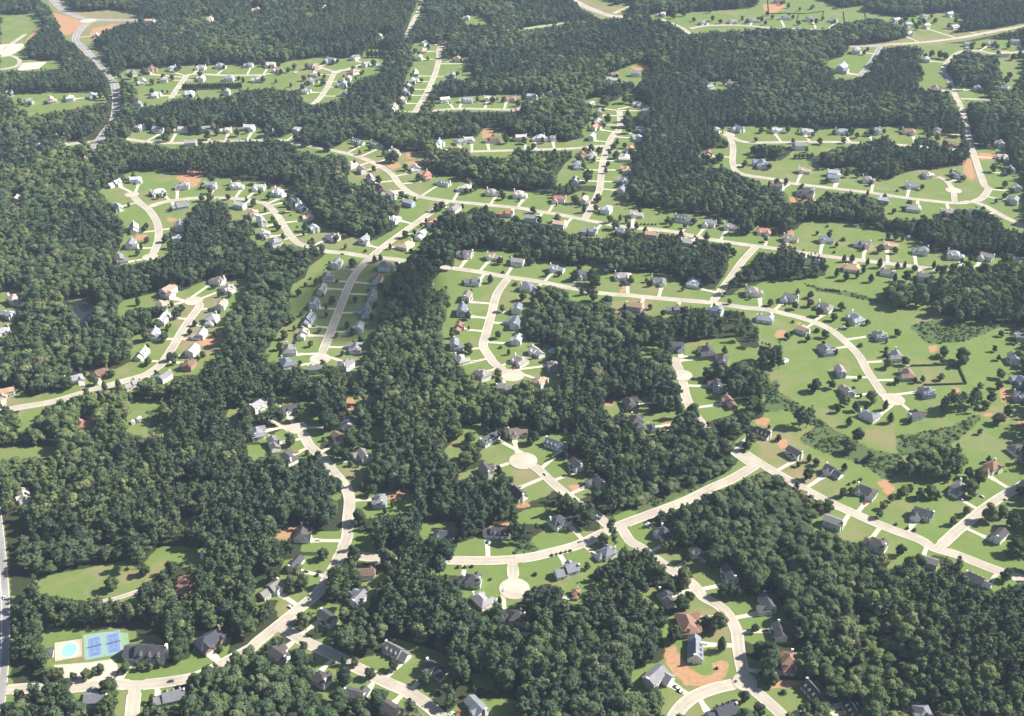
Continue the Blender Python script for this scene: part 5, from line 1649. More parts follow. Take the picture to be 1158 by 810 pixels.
(373.1,2002.3,'c',6,109,'right of',0,1),
(404.2,2015.1,'c',6,110,'behind',0,1),
(347.1,1752.2,'c',4,112,'right of',0,1),
(297.1,1635.1,'c',8,113,'left of',0,1),
(520.5,2476.2,'c',7,118,'left of',0,1),
(607.9,2506.9,'c',4,120,'behind',0,1),
(669.9,2477.8,'c',5,121,'right of',0,1),
(706.4,2481.9,'c',6,122,'behind',0,1),
(838.7,2481.7,'c',5,124,'behind',0,1),
(639.6,2088.9,'c',4,132,'right of',0,1),
(801.7,2164.3,'c',7,133,'left of',0,1),
(998.9,2277.3,'c',4,135,'right of',0,1),
(1026.6,2294.9,'c',6,136,'left of',0,1),
(756.2,1972.6,'c',6,138,'left of',0,1),
(850.2,1999.3,'c',5,139,'behind',0,1),
(471.5,1755.6,'c',5,141,'left of',0,1),
(579.8,1745.9,'c',5,143,'left of',0,1),
(702.8,1763.4,'c',5,145,'behind',0,1),
(474.7,1552.1,'c',5,266,'behind',0,1),
(659.2,1567.2,'c',8,155,'behind',0,1),
(-475.4,1428.7,'c',7,160,'below',0,1),
(-453.2,1509.1,'c',6,161,'left of',0,1),
(-539.7,1444.6,'c',7,164,'right of',0,1),
(-482.5,1306.1,'c',7,166,'right of',0,1),
(-454.3,1381.6,'c',5,168,'behind',0,1),
(-433.3,1323.7,'c',8,169,'below',0,1),
(-366.4,1399.7,'c',7,171,'left of',0,1),
(-354.8,1379.4,'c',7,172,'left of',0,1),
(-327.0,1334.3,'c',5,173,'below',0,1),
(-367.0,1224.1,'c',5,174,'behind',0,1),
(-351.0,1173.3,'c',6,175,'below',0,1),
(-338.4,1101.3,'c',6,177,'below',0,1),
(-420.0,1167.2,'c',6,180,'below',0,1),
(-400.5,1148.3,'c',7,181,'right of',0,1),
(-390.3,1101.4,'c',4,182,'below',0,1),
(-390.3,1088.4,'c',6,183,'behind',0,1),
(-402.1,1052.8,'c',5,184,'behind',0,1),
(-594.4,1172.0,'c',5,185,'behind',0,1),
(-591.1,1109.7,'c',5,186,'below',0,1),
(-719.0,1474.6,'c',4,188,'left of',0,1),
(-306.7,1446.8,'c',7,190,'below',0,1),
(-288.8,1425.6,'c',7,191,'below',0,1),
(-257.7,1376.3,'c',4,193,'behind',0,1),
(-295.7,1314.2,'c',4,194,'right of',0,1),
(-186.4,1333.7,'c',6,196,'right of',0,1),
(-203.7,1507.7,'c',6,197,'left of',0,1),
(-181.1,1489.4,'c',4,198,'behind',0,1),
(-59.7,1496.3,'c',7,200,'right of',0,1),
(9.8,1465.2,'c',5,202,'below',0,1),
(-69.3,1437.9,'c',8,203,'right of',0,1),
(-117.3,1390.8,'c',6,204,'left of',0,1),
(-113.5,1331.7,'c',6,205,'below',0,1),
(-217.0,1270.2,'c',5,209,'behind',0,2),
(-226.3,1173.5,'c',5,211,'below',0,1),
(-218.3,1142.7,'c',5,212,'right of',0,1),
(-162.1,1225.4,'c',7,217,'behind',0,1),
(-152.5,1173.5,'c',8,218,'right of',0,1),
(-187.8,1097.7,'c',8,220,'left of',0,1),
(-176.6,1062.9,'c',4,221,'behind',0,1),
(-60.2,1207.3,'c',5,225,'left of',0,1),
(-53.8,1155.4,'c',6,226,'below',0,1),
(-49.1,1094.4,'c',5,228,'right of',0,1),
(-2.9,1131.9,'c',5,230,'left of',0,1),
(-65.6,1018.6,'c',6,233,'left of',0,1),
(62.7,1448.8,'c',5,234,'below',0,1),
(95.6,1444.3,'c',7,237,'below',0,1),
(178.1,1423.8,'c',8,239,'behind',0,1),
(99.6,1342.6,'c',6,240,'below',0,1),
(138.3,1345.0,'c',8,241,'left of',0,1),
(225.8,1407.3,'c',6,244,'behind',0,1),
(307.1,1360.6,'c',4,246,'right of',0,1),
(348.5,1354.0,'c',6,247,'right of',0,1),
(241.2,1331.3,'c',8,248,'right of',0,1),
(78.0,1236.7,'c',5,250,'behind',0,1),
(169.4,1201.3,'c',8,252,'left of',0,1),
(229.7,1195.5,'c',7,253,'below',0,1),
(132.0,1143.3,'c',7,256,'left of',0,1),
(237.6,1145.9,'c',6,258,'behind',0,1),
(32.5,1053.1,'c',6,260,'behind',0,1),
(219.3,1012.2,'c',8,263,'below',0,1),
(377.4,1521.0,'c',8,264,'behind',0,1),
(546.6,1430.6,'c',6,268,'left of',0,1),
(626.1,1412.0,'c',5,270,'left of',0,1),
(723.5,1493.7,'c',7,271,'below',0,1),
(421.2,1338.7,'c',5,275,'behind',0,1),
(455.4,1301.3,'c',7,276,'below',0,1),
(495.1,1325.9,'c',4,277,'behind',0,9),
(543.5,1296.7,'c',8,278,'right of',0,1),
(570.7,1265.3,'c',7,279,'below',0,1),
(618.6,1280.8,'c',4,280,'right of',0,1),
(378.5,1244.6,'c',5,284,'below',0,1),
(632.6,1257.3,'c',5,285,'left of',0,1),
(322.7,1152.1,'c',4,286,'below',0,1),
(384.6,1108.1,'c',5,288,'left of',0,1),
(416.5,1063.3,'c',5,289,'below',0,1),
(406.6,1033.9,'c',7,290,'left of',0,1),
(314.8,1080.3,'c',5,291,'left of',0,1),
(354.3,1038.2,'c',7,292,'right of',0,1),
(557.8,1018.3,'c',7,294,'right of',0,1),
(-536.7,950.5,'c',4,295,'left of',0,1),
(-452.8,995.0,'c',7,296,'behind',0,1),
(-340.3,1026.1,'c',6,298,'behind',0,1),
(-440.0,771.1,'c',4,302,'below',0,1),
(-271.0,922.8,'c',6,303,'left of',0,1),
(-174.6,995.7,'c',4,306,'below',0,1),
(-239.3,920.8,'c',6,308,'left of',0,1),
(-143.8,834.0,'c',5,311,'below',0,1),
(-163.8,916.4,'c',7,312,'behind',0,1),
(-154.4,867.4,'c',8,313,'right of',0,1),
(-106.3,773.5,'c',6,314,'right of',0,1),
(-33.9,1004.1,'c',4,315,'behind',0,1),
(2.8,959.1,'c',4,316,'right of',0,1),
(-15.6,887.0,'c',7,317,'behind',0,1),
(-3.1,803.6,'c',4,320,'behind',0,1),
(50.5,846.5,'c',8,325,'behind',0,1),
(89.0,812.5,'c',6,326,'right of',0,1),
(56.8,1001.9,'c',7,328,'right of',0,1),
(32.0,960.8,'c',4,329,'below',0,1),
(22.7,1029.4,'c',6,260,'below',0,1),
(134.1,944.3,'c',5,331,'right of',0,1),
(141.7,884.0,'c',7,333,'below',0,1),
(224.4,960.2,'c',8,334,'right of',0,1),
(224.6,922.1,'c',4,335,'below',0,1),
(252.8,897.2,'c',4,336,'behind',0,1),
(358.1,952.4,'c',5,339,'right of',0,1),
(356.5,928.3,'c',7,340,'behind',0,1),
(422.4,980.5,'c',7,341,'below',0,1),
(393.9,905.2,'c',8,343,'left of',0,1),
(279.2,841.6,'c',8,344,'right of',0,1),
(308.8,827.8,'c',8,345,'right of',0,1),
(367.4,768.2,'c',4,347,'right of',0,1),
(396.7,808.7,'c',4,349,'behind',0,1),
(534.4,953.4,'c',8,352,'right of',0,1),
]
CARS=[
 (-406.0,658.9,-1.17,'w',42,302),
 (-249.7,571.5,-2.96,'d',13,358),
 (-175.4,648.3,-0.67,'w',-1,361),
 (-158.5,689.6,-0.29,'d',-1,360),
 (31.0,822.1,-1.03,'w',18,325),
 (119.4,566.1,-0.72,'d',-1,383),
 (121.6,562.2,-0.72,'k',-1,383),
 (-287.3,602.5,-1.72,'r',-1,356),
 (118.1,750.5,-2.58,'w',-1,337),
 (121.0,746.1,-2.58,'w',-1,337),
 (124.0,742.5,-2.58,'g',-1,337),
 (-5.5,667.9,0.63,'w',-1,373),
 (418.6,794.6,-0.92,'w',-1,349),
 (423.4,789.0,-0.92,'g',-1,349),
 (-218.7,1291.0,-0.22,'d',5,209),
 (-38.2,542.9,-2.47,'r',-1,370),
 (-43.0,541.6,-2.47,'w',-1,370),
 (-182.7,876.7,-2.37,'r',-1,313),
 (-175.9,881.0,-2.37,'d',-1,313),
 (1002.8,2364.4,-1.04,'d',-1,129),
 (-840.0,2208.0,-1.06,'w',1,30),
 (211.1,2568.4,-1.68,'d',-1,115),
 (671.9,1401.3,0.25,'d',-1,270),
]
SHEDS=[
 (118.3,1243.2,251),
 (294.9,1020.9,292),
 (-371.7,912.1,301),
 (-375.6,906.0,301),
 (-98.0,1204.3,225),
 (-411.7,2084.9,35),
 (527.0,1340.6,277),
 (52.5,890.9,324),
 (297.1,1025.4,292),
 (-105.2,888.2,311),
]
CLOUD=[(-177.4, 1176.2)]
LIT=[[(-462.2, 761.0), (-446.0, 761.0), (-401.6, 649.9), (-413.2, 649.9)], [(-390.4, 585.0), (-373.4, 585.0), (-356.5, 550.2), (-376.2, 550.2)], [(-338.9, 565.1), (-234.4, 573.8), (-248.4, 576.0), (-324.5, 571.6)], [(-278.3, 562.9), (-270.0, 562.9), (-265.5, 541.9), (-272.0, 541.9)]]
POOL=[(-337.0, 610.4), (-332.0, 608.7), (-329.2, 604.5), (-329.5, 598.7), (-332.8, 595.7), (-337.3, 596.4), (-340.1, 601.0), (-340.4, 606.8)]
DECK=[(-348.7, 610.4), (-329.3, 614.7), (-322.7, 596.4), (-341.6, 591.3)]
COURTA=[(-325.4, 615.7), (-315.5, 616.4), (-308.7, 597.5), (-318.0, 595.9)]
COURTB=[(-312.5, 618.8), (-302.3, 620.0), (-295.5, 602.2), (-305.2, 600.1)]
COURTBASE=[(-329.8, 618.8), (-310.1, 622.4), (-296.2, 621.0), (-289.3, 603.3), (-295.8, 598.7), (-319.7, 592.7)]
PARK=[(-341.6, 587.7), (-315.6, 590.6), (-297.8, 594.1), (-292.5, 585.0), (-292.3, 576.0), (-293.7, 569.9), (-325.3, 569.0), (-329.4, 576.0)]
BYPOOL=[(46.4, 1047.9), (-259.3, 2143.8)]
POOLHOUSE=[(-350.1, 597.4)]
HEDGE=[[(429.3, 1014.9), (450.6, 1015.8), (470.8, 1017.2), (479.5, 1010.1), (475.8, 978.9)], [(475.8, 978.9), (452.6, 977.5), (430.5, 976.2)], [(32.1, 842.4), (42.1, 849.7), (52.2, 858.2)], [(-20.2, 830.9), (-8.4, 823.8)]]
FENCE=[[(604.0, 2671.9), (580.6, 2541.0), (620.4, 2545.1), (660.9, 2541.0), (710.0, 2562.0), (685.0, 2479.6)], [(754.4, 2562.0), (733.1, 2469.7)], [(805.2, 2572.6), (788.4, 2499.8)], [(647.0, 2536.8), (624.9, 2459.8)]]
PARKLOT=[[(-1055.9, 2286.9), (-1011.9, 2295.6), (-994.1, 2261.0), (-1004.2, 2202.7), (-1022.5, 2202.7)], [(-958.5, 2154.7), (-914.1, 2162.6), (-912.9, 2116.0), (-951.3, 2100.9)]]
TRAILER=[(-260.4, 712.1), (-258.3, 703.5)]
ANCHORS=[((284.2, 635.8), 'the large lower right wood'), ((268.0, 555.9), 'the bottom right corner wood'), ((34.0, 598.7), 'the wood below the keyhole cul-de-sac'), ((51.6, 555.9), 'the bottom centre wood'), ((-211.3, 564.2), 'the bottom left wood'), ((-76.8, 655.5), 'the wood above the bottom street'), ((-333.4, 564.2), 'the wood below the tennis courts'), ((-327.4, 645.5), 'the tree belt above the tennis courts'), ((-250.9, 675.9), 'the wood around the brick-red roof'), ((-382.4, 791.6), 'the left wood above the meadow'), ((201.7, 754.3), 'the wood beside the diagonal road'), ((-162.2, 616.9), 'the trees by the forked street'), ((-60.4, 742.4), 'the central strip wood')]

def dec(s): return [tuple(float(v)/10 for v in t.split(',')) for t in s.split()]
SC = bpy.context.scene; COL = SC.collection
def link(o, parent=None):
    COL.objects.link(o)
    if parent is not None: o.parent = parent
    return o
def tag(o, label=None, cat=None, group=None, kind=None):
    if label: o['label'] = label
    if cat: o['category'] = cat
    if group: o['group'] = group
    if kind: o['kind'] = kind
    return o
def empty(name, loc, rz=0.0, s=1.0):
    o = bpy.data.objects.new(name, None); COL.objects.link(o)
    o.location = loc; o.rotation_euler = (0, 0, rz); o.scale = (s, s, s); o.empty_display_size = 1
    return o
# ------------------------------------------------------------------ materials
def newmat(name):
    m = bpy.data.materials.new(name); m.use_nodes = True
    nt = m.node_tree; nt.nodes.clear()
    out = nt.nodes.new('ShaderNodeOutputMaterial')
    return m, nt, out
class NB:
    def __init__(s, nt): s.nt = nt
    def n(s, t, **kw):
        o = s.nt.nodes.new(t)
        for k, v in kw.items():
            if k == 'ins':
                for a, b in v.items():
                    if isinstance(b, bpy.types.NodeSocket): s.nt.links.new(b, o.inputs[a])
                    else: o.inputs[a].default_value = b
            else: setattr(o, k, v)
        return o
    def noise(s, vec, scale, detail=3, rough=.55):
        return s.n('ShaderNodeTexNoise', ins={'Vector': vec, 'Scale': scale, 'Detail': detail, 'Roughness': rough}).outputs['Fac']
    def math(s, op, a, b=0.0, clamp=False):
        o = s.n('ShaderNodeMath', operation=op, use_clamp=clamp)
        for i, v in enumerate((a, b)):
            if isinstance(v, bpy.types.NodeSocket): s.nt.links.new(v, o.inputs[i])
            else: o.inputs[i].default_value = v
        return o.outputs[0]
    def mix(s, f, a, b, mode='MIX'):
        o = s.n('ShaderNodeMix', data_type='RGBA', blend_type=mode)
        for i, v in ((0, f), (6, a), (7, b)):
            if isinstance(v, bpy.types.NodeSocket): s.nt.links.new(v, o.inputs[i])
            elif i == 0: o.inputs[0].default_value = v
            else: o.inputs[i].default_value = (*v, 1) if len(v) == 3 else v
        return o.outputs[2]
    def map(s, v, a, b, c=0.0, d=1.0):
        o = s.n('ShaderNodeMapRange', interpolation_type='SMOOTHSTEP')
        s.nt.links.new(v, o.inputs[0])
        for i, x in enumerate((a, b, c, d)): o.inputs[i+1].default_value = x
        return o.outputs[0]
    def ramp(s, f, cols):
        o = s.n('ShaderNodeValToRGB'); s.nt.links.new(f, o.inputs[0])
        e = o.color_ramp.elements
        while len(e) < len(cols): e.new(.5)
        for i, (p, c) in enumerate(cols): e[i].position = p; e[i].color = (*c, 1)
        return o.outputs[0]
    def attr(s, name, typ='GEOMETRY', out='Fac'):
        return s.n('ShaderNodeAttribute', attribute_name=name, attribute_type=typ).outputs[out]
    def pos(s): return s.n('ShaderNodeNewGeometry').outputs['Position']
def principled(nb, out, color, rough=.9, spec=.15, **kw):
    p = nb.n('ShaderNodeBsdfPrincipled'); p.inputs['Roughness'].default_value = rough; p.inputs['Specular IOR Level'].default_value = spec
    if isinstance(color, bpy.types.NodeSocket): nb.nt.links.new(color, p.inputs['Base Color'])
    else: p.inputs['Base Color'].default_value = (*color, 1)
    for k, v in kw.items(): p.inputs[k].default_value = v
    nb.nt.links.new(p.outputs[0], out.inputs['Surface']); return p
def plain(name, col, rough=.8, spec=.2, var=.12, scale=.6, **kw):
    m, nt, out = newmat(name); nb = NB(nt)
    f = nb.noise(nb.pos(), scale, 4)
    c = nb.mix(f, tuple(v*(1-var) for v in col), tuple(min(1, v*(1+var)) for v in col))
    principled(nb, out, c, rough, spec, **kw); return m
def foliage(name, cols, scale_patch=.004):
    m, nt, out = newmat(name); nb = NB(nt)
    oi = nb.n('ShaderNodeObjectInfo')
    base = nb.ramp(oi.outputs['Random'], cols)
    patch = nb.noise(oi.outputs['Location'], scale_patch, 3)
    base = nb.mix(nb.map(patch, .38, .66), nb.mix(1, base, (.80, .86, .95), 'MULTIPLY'), nb.mix(1, base, (1.22, 1.2, 1.0), 'MULTIPLY'))
    tone = nb.attr('tone')
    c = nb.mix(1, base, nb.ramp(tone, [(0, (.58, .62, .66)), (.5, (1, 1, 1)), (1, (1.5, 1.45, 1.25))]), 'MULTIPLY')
    d = nb.n('ShaderNodeBsdfDiffuse', ins={'Color': c}); t = nb.n('ShaderNodeBsdfTranslucent', ins={'Color': nb.mix(1, c, (1.15, 1.2, .75), 'MULTIPLY')})
    mx = nb.n('ShaderNodeMixShader', ins={0: .14, 1: d.outputs[0], 2: t.outputs[0]})
    nt.links.new(mx.outputs[0], out.inputs['Surface']); return m
M = {}
M['broad'] = foliage('broadleaf_foliage', [(0, (0.058, 0.086, 0.047)), (.35, (0.077, 0.110, 0.055)), (.7, (0.099, 0.133, 0.062)), (.9, (0.136, 0.163, 0.081)), (1, (0.161, 0.164, 0.091))])
M['lawn'] = foliage('lawn_tree_foliage', [(0, (0.043, 0.064, 0.036)), (.35, (0.057, 0.081, 0.040)), (.7, (0.073, 0.099, 0.046)), (.9, (0.101, 0.120, 0.059)), (1, (0.120, 0.121, 0.068))])
M['pine'] = foliage('pine_foliage', [(0, (0.050, 0.074, 0.049)), (.5, (0.072, 0.102, 0.061)), (1, (0.103, 0.128, 0.070))])
M['cyp'] = foliage('evergreen_foliage', [(0, (0.038, 0.055, 0.037)), (1, (0.060, 0.085, 0.049))])
M['shrub'] = foliage('shrub_foliage', [(0, (0.050, 0.070, 0.040)), (1, (0.095, 0.125, 0.058))])
M['scrub'] = foliage('scrub_foliage', [(0, (0.077, 0.118, 0.051)), (.6, (0.103, 0.149, 0.064)), (1, (0.172, 0.171, 0.081))])
M['bark'] = plain('bark', (.12, .085, .06), .95, .05)
M['road'] = None
def roadmat(name, a, b):
    m, nt, out = newmat(name); nb = NB(nt); p = nb.pos()
    f = nb.noise(p, .03, 4); g = nb.noise(p, .9, 3); h = nb.noise(p, .25, 2)
    c = nb.mix(nb.map(f, .3, .7), a, b); c = nb.mix(nb.map(nb.noise(p, .07, 5, .7), .5, .62, 0, .35), c, tuple(v*.74 for v in a)); c = nb.mix(nb.map(h, .55, .7, 0, .3), c, tuple(v*.72 for v in a))
    c = nb.mix(nb.map(g, .3, .8, 0, .25), c, tuple(min(1, v*1.15) for v in b))
    wk = nb.math('MULTIPLY', nb.attr('worn'), nb.map(nb.noise(p, .045, 3), .3, .7, .25, 1.0))
    c = nb.mix(nb.math('MULTIPLY', wk, .5), c, tuple(v*.66 for v in a))
    principled(nb, out, c, .9, .15); return m
M['pale'] = roadmat('pale_road', (.365, .325, .262), (.465, .42, .345))
M['asphalt'] = roadmat('grey_asphalt', (.24, .23, .225), (.32, .305, .295))
M['drive'] = roadmat('driveway_concrete', (.46, .41, .32), (.58, .525, .42))
M['kerb'] = roadmat('kerb_concrete', (.50, .47, .41), (.60, .57, .50))
M['paint'] = plain('road_paint', (.75, .74, .70), .8)
M['white'] = plain('white_trim', (.78, .77, .74), .6, .3)
def house_mat(name, kind):
    m, nt, out = newmat(name); nb = NB(nt)
    oi = nb.n('ShaderNodeObjectInfo'); tc = nb.n('ShaderNodeTexCoord').outputs['Object']
    if kind == 'roof':
        f = nb.noise(tc, .9, 5, .7); g = nb.noise(tc, .18, 2)
        w = nb.n('ShaderNodeTexWave', wave_type='BANDS', bands_direction='Z', ins={'Vector': tc, 'Scale': 1.6, 'Distortion': 1.5, 'Detail': 2}).outputs['Fac']
        k = nb.math('ADD', nb.math('MULTIPLY', f, .55), nb.math('MULTIPLY', w, .18))
        k = nb.math('ADD', k, nb.math('MULTIPLY', g, .35))
        sh = nb.map(k, .25, .85, .72, 1.3)
        c = nb.mix(1, oi.outputs['Color'], nb.n('ShaderNodeCombineColor', ins={0: sh, 1: sh, 2: sh}).outputs[0], 'MULTIPLY')
        principled(nb, out, c, .85, .25)
    else:
        w = nb.n('ShaderNodeTexWave', wave_type='BANDS', bands_direction='Z', wave_profile='SAW', ins={'Vector': tc, 'Scale': 1.3}).outputs['Fac']
        f = nb.noise(tc, .5, 3)
        sh = nb.math('ADD', nb.math('MULTIPLY', w, .1), nb.map(f, .3, .7, .82, .98))
        c = nb.mix(1, oi.outputs['Color'], nb.n('ShaderNodeCombineColor', ins={0: sh, 1: sh, 2: sh}).outputs[0], 'MULTIPLY')
        principled(nb, out, c, .75, .2)
    return m
M['roof'] = house_mat('shingle_roof', 'roof'); M['wall'] = house_mat('house_siding', 'wall')
M['brick'] = plain('chimney_brick', (.38, .25, .19), .9)
M['glass'] = plain('window_glass', (.05, .06, .075), .12, .6)
M['gdoor'] = plain('garage_door_paint', (.72, .71, .67), .5, .3)
M['fence'] = plain('dark_timber', (.055, .05, .045), .9)
M['metal'] = plain('galvanised_steel', (.35, .36, .37), .45, .5)
M['pool'] = plain('pool_water', (.24, .66, .70), .08, .5, .12, .35)
M['pond'] = plain('pond_water', (.02, .019, .018), .25, .5, .1)
M['deck'] = roadmat('pool_deck_concrete', (.44, .36, .275), (.52, .44, .34))
M['lot'] = roadmat('parking_concrete', (.43, .36, .295), (.52, .45, .375))
M['court_blue'] = plain('court_blue', (.12, .19, .34), .75, .2, .1, .3)
M['court_light'] = plain('court_light_blue', (.21, .32, .345), .75, .2)
M['court_green'] = plain('court_green', (.22, .33, .19), .8, .2, .12, .3)
M['line'] = plain('court_line', (.42, .48, .58), .7)
M['net'] = plain('dark_net', (.05, .055, .06), .8); M['mesh'] = plain('grey_net', (.15, .17, .22), .8)
# ------------------------------------------------------------------ mesh helpers
class MB:
    def __init__(s): s.v = []; s.f = []
    def poly(s, *p): 
        n = len(s.v); s.v += [tuple(q) for q in p]; s.f.append(tuple(range(n, n+len(p))))
    def box(s, x0, x1, y0, y1, z0, z1):
        n = len(s.v)
        s.v += [(x0,y0,z0),(x1,y0,z0),(x1,y1,z0),(x0,y1,z0),(x0,y0,z1),(x1,y0,z1),(x1,y1,z1),(x0,y1,z1)]
        s.f += [tuple(n+i for i in q) for q in ((3,2,1,0),(4,5,6,7),(0,1,5,4),(1,2,6,5),(2,3,7,6),(3,0,4,7))]
    def prism(s, prof, a0, a1, axis):            # profile (u,z) swept along x or y
        n = len(s.v); k = len(prof)
        for a in (a0, a1):
            s.v += [((a, u, z) if axis == 'x' else (u, a, z)) for u, z in prof]
        for i in range(k):
            j = (i+1) % k; s.f.append((n+i, n+j, n+k+j, n+k+i))
        s.f.append(tuple(n+i for i in range(k))[::-1]); s.f.append(tuple(n+k+i for i in range(k)))
    def tube(s, p, q, r0, r1, n=7):
        p = Vector(p); q = Vector(q); d = (q-p).normalized(); a = d.orthogonal().normalized(); b = d.cross(a); o = len(s.v)
        for c, r in ((p, r0), (q, r1)):
            s.v += [tuple(c + a*math.cos(t*math.tau/n)*r + b*math.sin(t*math.tau/n)*r) for t in range(n)]
        s.f += [(o+i, o+(i+1) % n, o+n+(i+1) % n, o+n+i) for i in range(n)] + [tuple(range(o+n, o+2*n))]
    def sheet(s, pts, z0, z1):                   # extruded outline
        n = len(s.v); k = len(pts); s.v += [(x, y, z0) for x, y in pts] + [(x, y, z1) for x, y in pts]
        s.f += [(n+i, n+(i+1) % k, n+k+(i+1) % k, n+k+i) for i in range(k)] + [tuple(range(n+k, n+2*k)), tuple(range(n, n+k))[::-1]]
    def mesh(s, name, mat, recalc=True):
        me = bpy.data.meshes.new(name); me.from_pydata(s.v, [], s.f)
        if mat: me.materials.append(mat)
        if recalc:
            import bmesh
            bm = bmesh.new(); bm.from_mesh(me); bmesh.ops.recalc_face_normals(bm, faces=bm.faces); bm.to_mesh(me); bm.free()
        me.update(); return me
def ob(name, me, parent=None): return link(bpy.data.objects.new(name, me), parent)
def npmesh(name, V, quads, mats, tone=None, midx=None):
    me = bpy.data.meshes.new(name); nv = len(V); nf = len(quads)
    me.vertices.add(nv); me.vertices.foreach_set('co', np.asarray(V, np.float32).ravel())
    k = quads.shape[1]
    me.loops.add(nf*k); me.loops.foreach_set('vertex_index', quads.astype(np.int32).ravel())
    me.polygons.add(nf); me.polygons.foreach_set('loop_start', np.arange(0, nf*k, k, dtype=np.int32)); me.polygons.foreach_set('loop_total', np.full(nf, k, np.int32))
    for m in mats: me.materials.append(m)
    if midx is not None: me.polygons.foreach_set('material_index', midx.astype(np.int32))
    if tone is not None:
        a = me.attributes.new('tone', 'FLOAT', 'POINT'); a.data.foreach_set('value', tone.astype(np.float32))
    me.update(calc_edges=True); return me
# ------------------------------------------------------------------ survey helpers
def catmull(l, step=4.0):
    if len(l) == 2:
        n = max(1, int(math.dist(*l)/step)); return [(l[0][0]+(l[1][0]-l[0][0])*i/n, l[0][1]+(l[1][1]-l[0][1])*i/n) for i in range(n+1)]
    L = [l[0]]+l+[l[-1]]; out = []
    for i in range(1, len(L)-2):
        p0, p1, p2, p3 = (np.array(p) for p in L[i-1:i+3]); n = max(1, int(np.linalg.norm(p2-p1)/step))
        for j in range(n):
            t = j/n; out.append(tuple(.5*(2*p1+(p2-p0)*t+(2*p0-5*p1+4*p2-p3)*t*t+(3*p1-p0-3*p2+p3)*t**3)))
    return out+[l[-1]]
def pip(poly, X, Y):
    P = np.asarray(poly); r = np.zeros(X.shape, bool)
    bb = (X >= P[:,0].min()) & (X <= P[:,0].max()) & (Y >= P[:,1].min()) & (Y <= P[:,1].max())
    idx = np.nonzero(bb)
    if len(idx[0]) == 0: return r
    x = X[idx]; y = Y[idx]; c = np.zeros(x.shape, bool); j = len(P)-1
    for i in range(len(P)):
        xi, yi = P[i]; xj, yj = P[j]
        if yi != yj:
            t = ((yi > y) != (yj > y)) & (x < (xj-xi)*(y-yi)/(yj-yi)+xi); c ^= t
        j = i
    r[idx] = c; return r
def inany(polys, X, Y):
    r = np.zeros(X.shape, bool)
    for p in polys: r |= pip(p, X, Y)
    return r
CLEARP = [dec(p) for p in CLEAR]; DIRTP = [dec(p) for p in DIRT]; TANP = [dec(p) for p in TAN]; SCRUBP = [dec(p) for p in SCRUB]; WOODP = [dec(p) for p in WOODS]; PONDP = [dec(p) for p in POND]
RD = []
for kind, w, ph, pts in ROADS: RD.append((kind, w, ph, catmull(dec(pts))))
rd_xy = np.array([p for r in RD for p in r[3]]); rd_w = np.array([r[1]/2 for r in RD for p in r[3]]); rd_i = np.array([i for i, r in enumerate(RD) for p in r[3]])
CELL = 40.0; grid_r = {}
for n, (x, y) in enumerate(rd_xy): grid_r.setdefault((int(x//CELL), int(y//CELL)), []).append(n)
def near_road(x, y):
    best = 1e9; cx, cy = int(x//CELL), int(y//CELL)
    for a in (-1, 0, 1):
        for b in (-1, 0, 1):
            for n in grid_r.get((cx+a, cy+b), ()):
                d = math.hypot(rd_xy[n,0]-x, rd_xy[n,1]-y)-rd_w[n]
                if d < best: best = d
    return best
def grow(poly, d):
    c = np.mean(poly, 0); return [tuple(c+(np.array(p)-c)*(1+d/np.linalg.norm(np.array(p)-c))) for p in poly]
def vnoise(x, y, s, seed):
    r = np.random.default_rng(seed).random((97, 97)); u = x/s+1000.3; v = y/s+1000.7
    i = np.floor(u).astype(int); j = np.floor(v).astype(int); fu = u-i; fv = v-j
    fu = fu*fu*(3-2*fu); fv = fv*fv*(3-2*fv); i %= 96; j %= 96
    return (r[i,j]*(1-fu)+r[i+1,j]*fu)*(1-fv)+(r[i,j+1]*(1-fu)+r[i+1,j+1]*fu)*fv
# ------------------------------------------------------------------ ground
def ground():
    xs = list(np.arange(-1500, 1500.1, 3.0)); d = 12.0; x = 1500.0
    while x < 15000: x += d; d *= 1.6; xs.append(x); xs.insert(0, -x)
    ys = [430.0]
    while ys[-1] < 2850: ys.append(ys[-1]+2.4+max(0, ys[-1]-700)/2000*3.2)
    d = 14.0
    while ys[-1] < 15000: ys.append(ys[-1]+d); d *= 1.6
    d = 10.0
    while ys[0] > -6000: ys.insert(0, ys[0]-d); d *= 1.7
    xs = np.array(xs); ys = np.array(ys); nx, ny = len(xs), len(ys)
    X, Y = np.meshgrid(xs, ys)
    V = np.stack([X.ravel(), Y.ravel(), np.zeros(nx*ny)], 1)
    i = np.arange(nx-1)[None,:]+np.arange(ny-1)[:,None]*nx
    Q = np.stack([i, i+1, i+nx+1, i+nx], -1).reshape(-1, 4)
    me = npmesh('ground', V, Q, [M['ground']])
    for nm, ps in (('lawn', CLEARP), ('clay', DIRTP), ('dry', TANP), ('rough', SCRUBP)):
        m = inany(ps, X, Y).astype(np.float32)
        if nm == 'lawn':
            for (hx, hy, *r) in HOUSES: m[max(0, np.searchsorted(ys, hy-9)):np.searchsorted(ys, hy+9), max(0, np.searchsorted(xs, hx-10)):np.searchsorted(xs, hx+10)] = 1
        p = np.pad(m, 1, mode='edge'); m = (p[:-2,1:-1]+p[2:,1:-1]+p[1:-1,:-2]+p[1:-1,2:]+p[1:-1,1:-1]*2)/6
        a = me.attributes.new(nm, 'FLOAT', 'POINT'); a.data.foreach_set('value', m.ravel().astype(np.float32))
    return me
m, nt, out = newmat('ground_cover'); nb = NB(nt); p = nb.pos(); M['ground'] = m
n_s = nb.noise(p, .35, 4, .6); n_m = nb.noise(p, .05, 4, .6); n_l = nb.noise(p, .008, 3); n_f = nb.noise(p, 1.6, 3, .7)
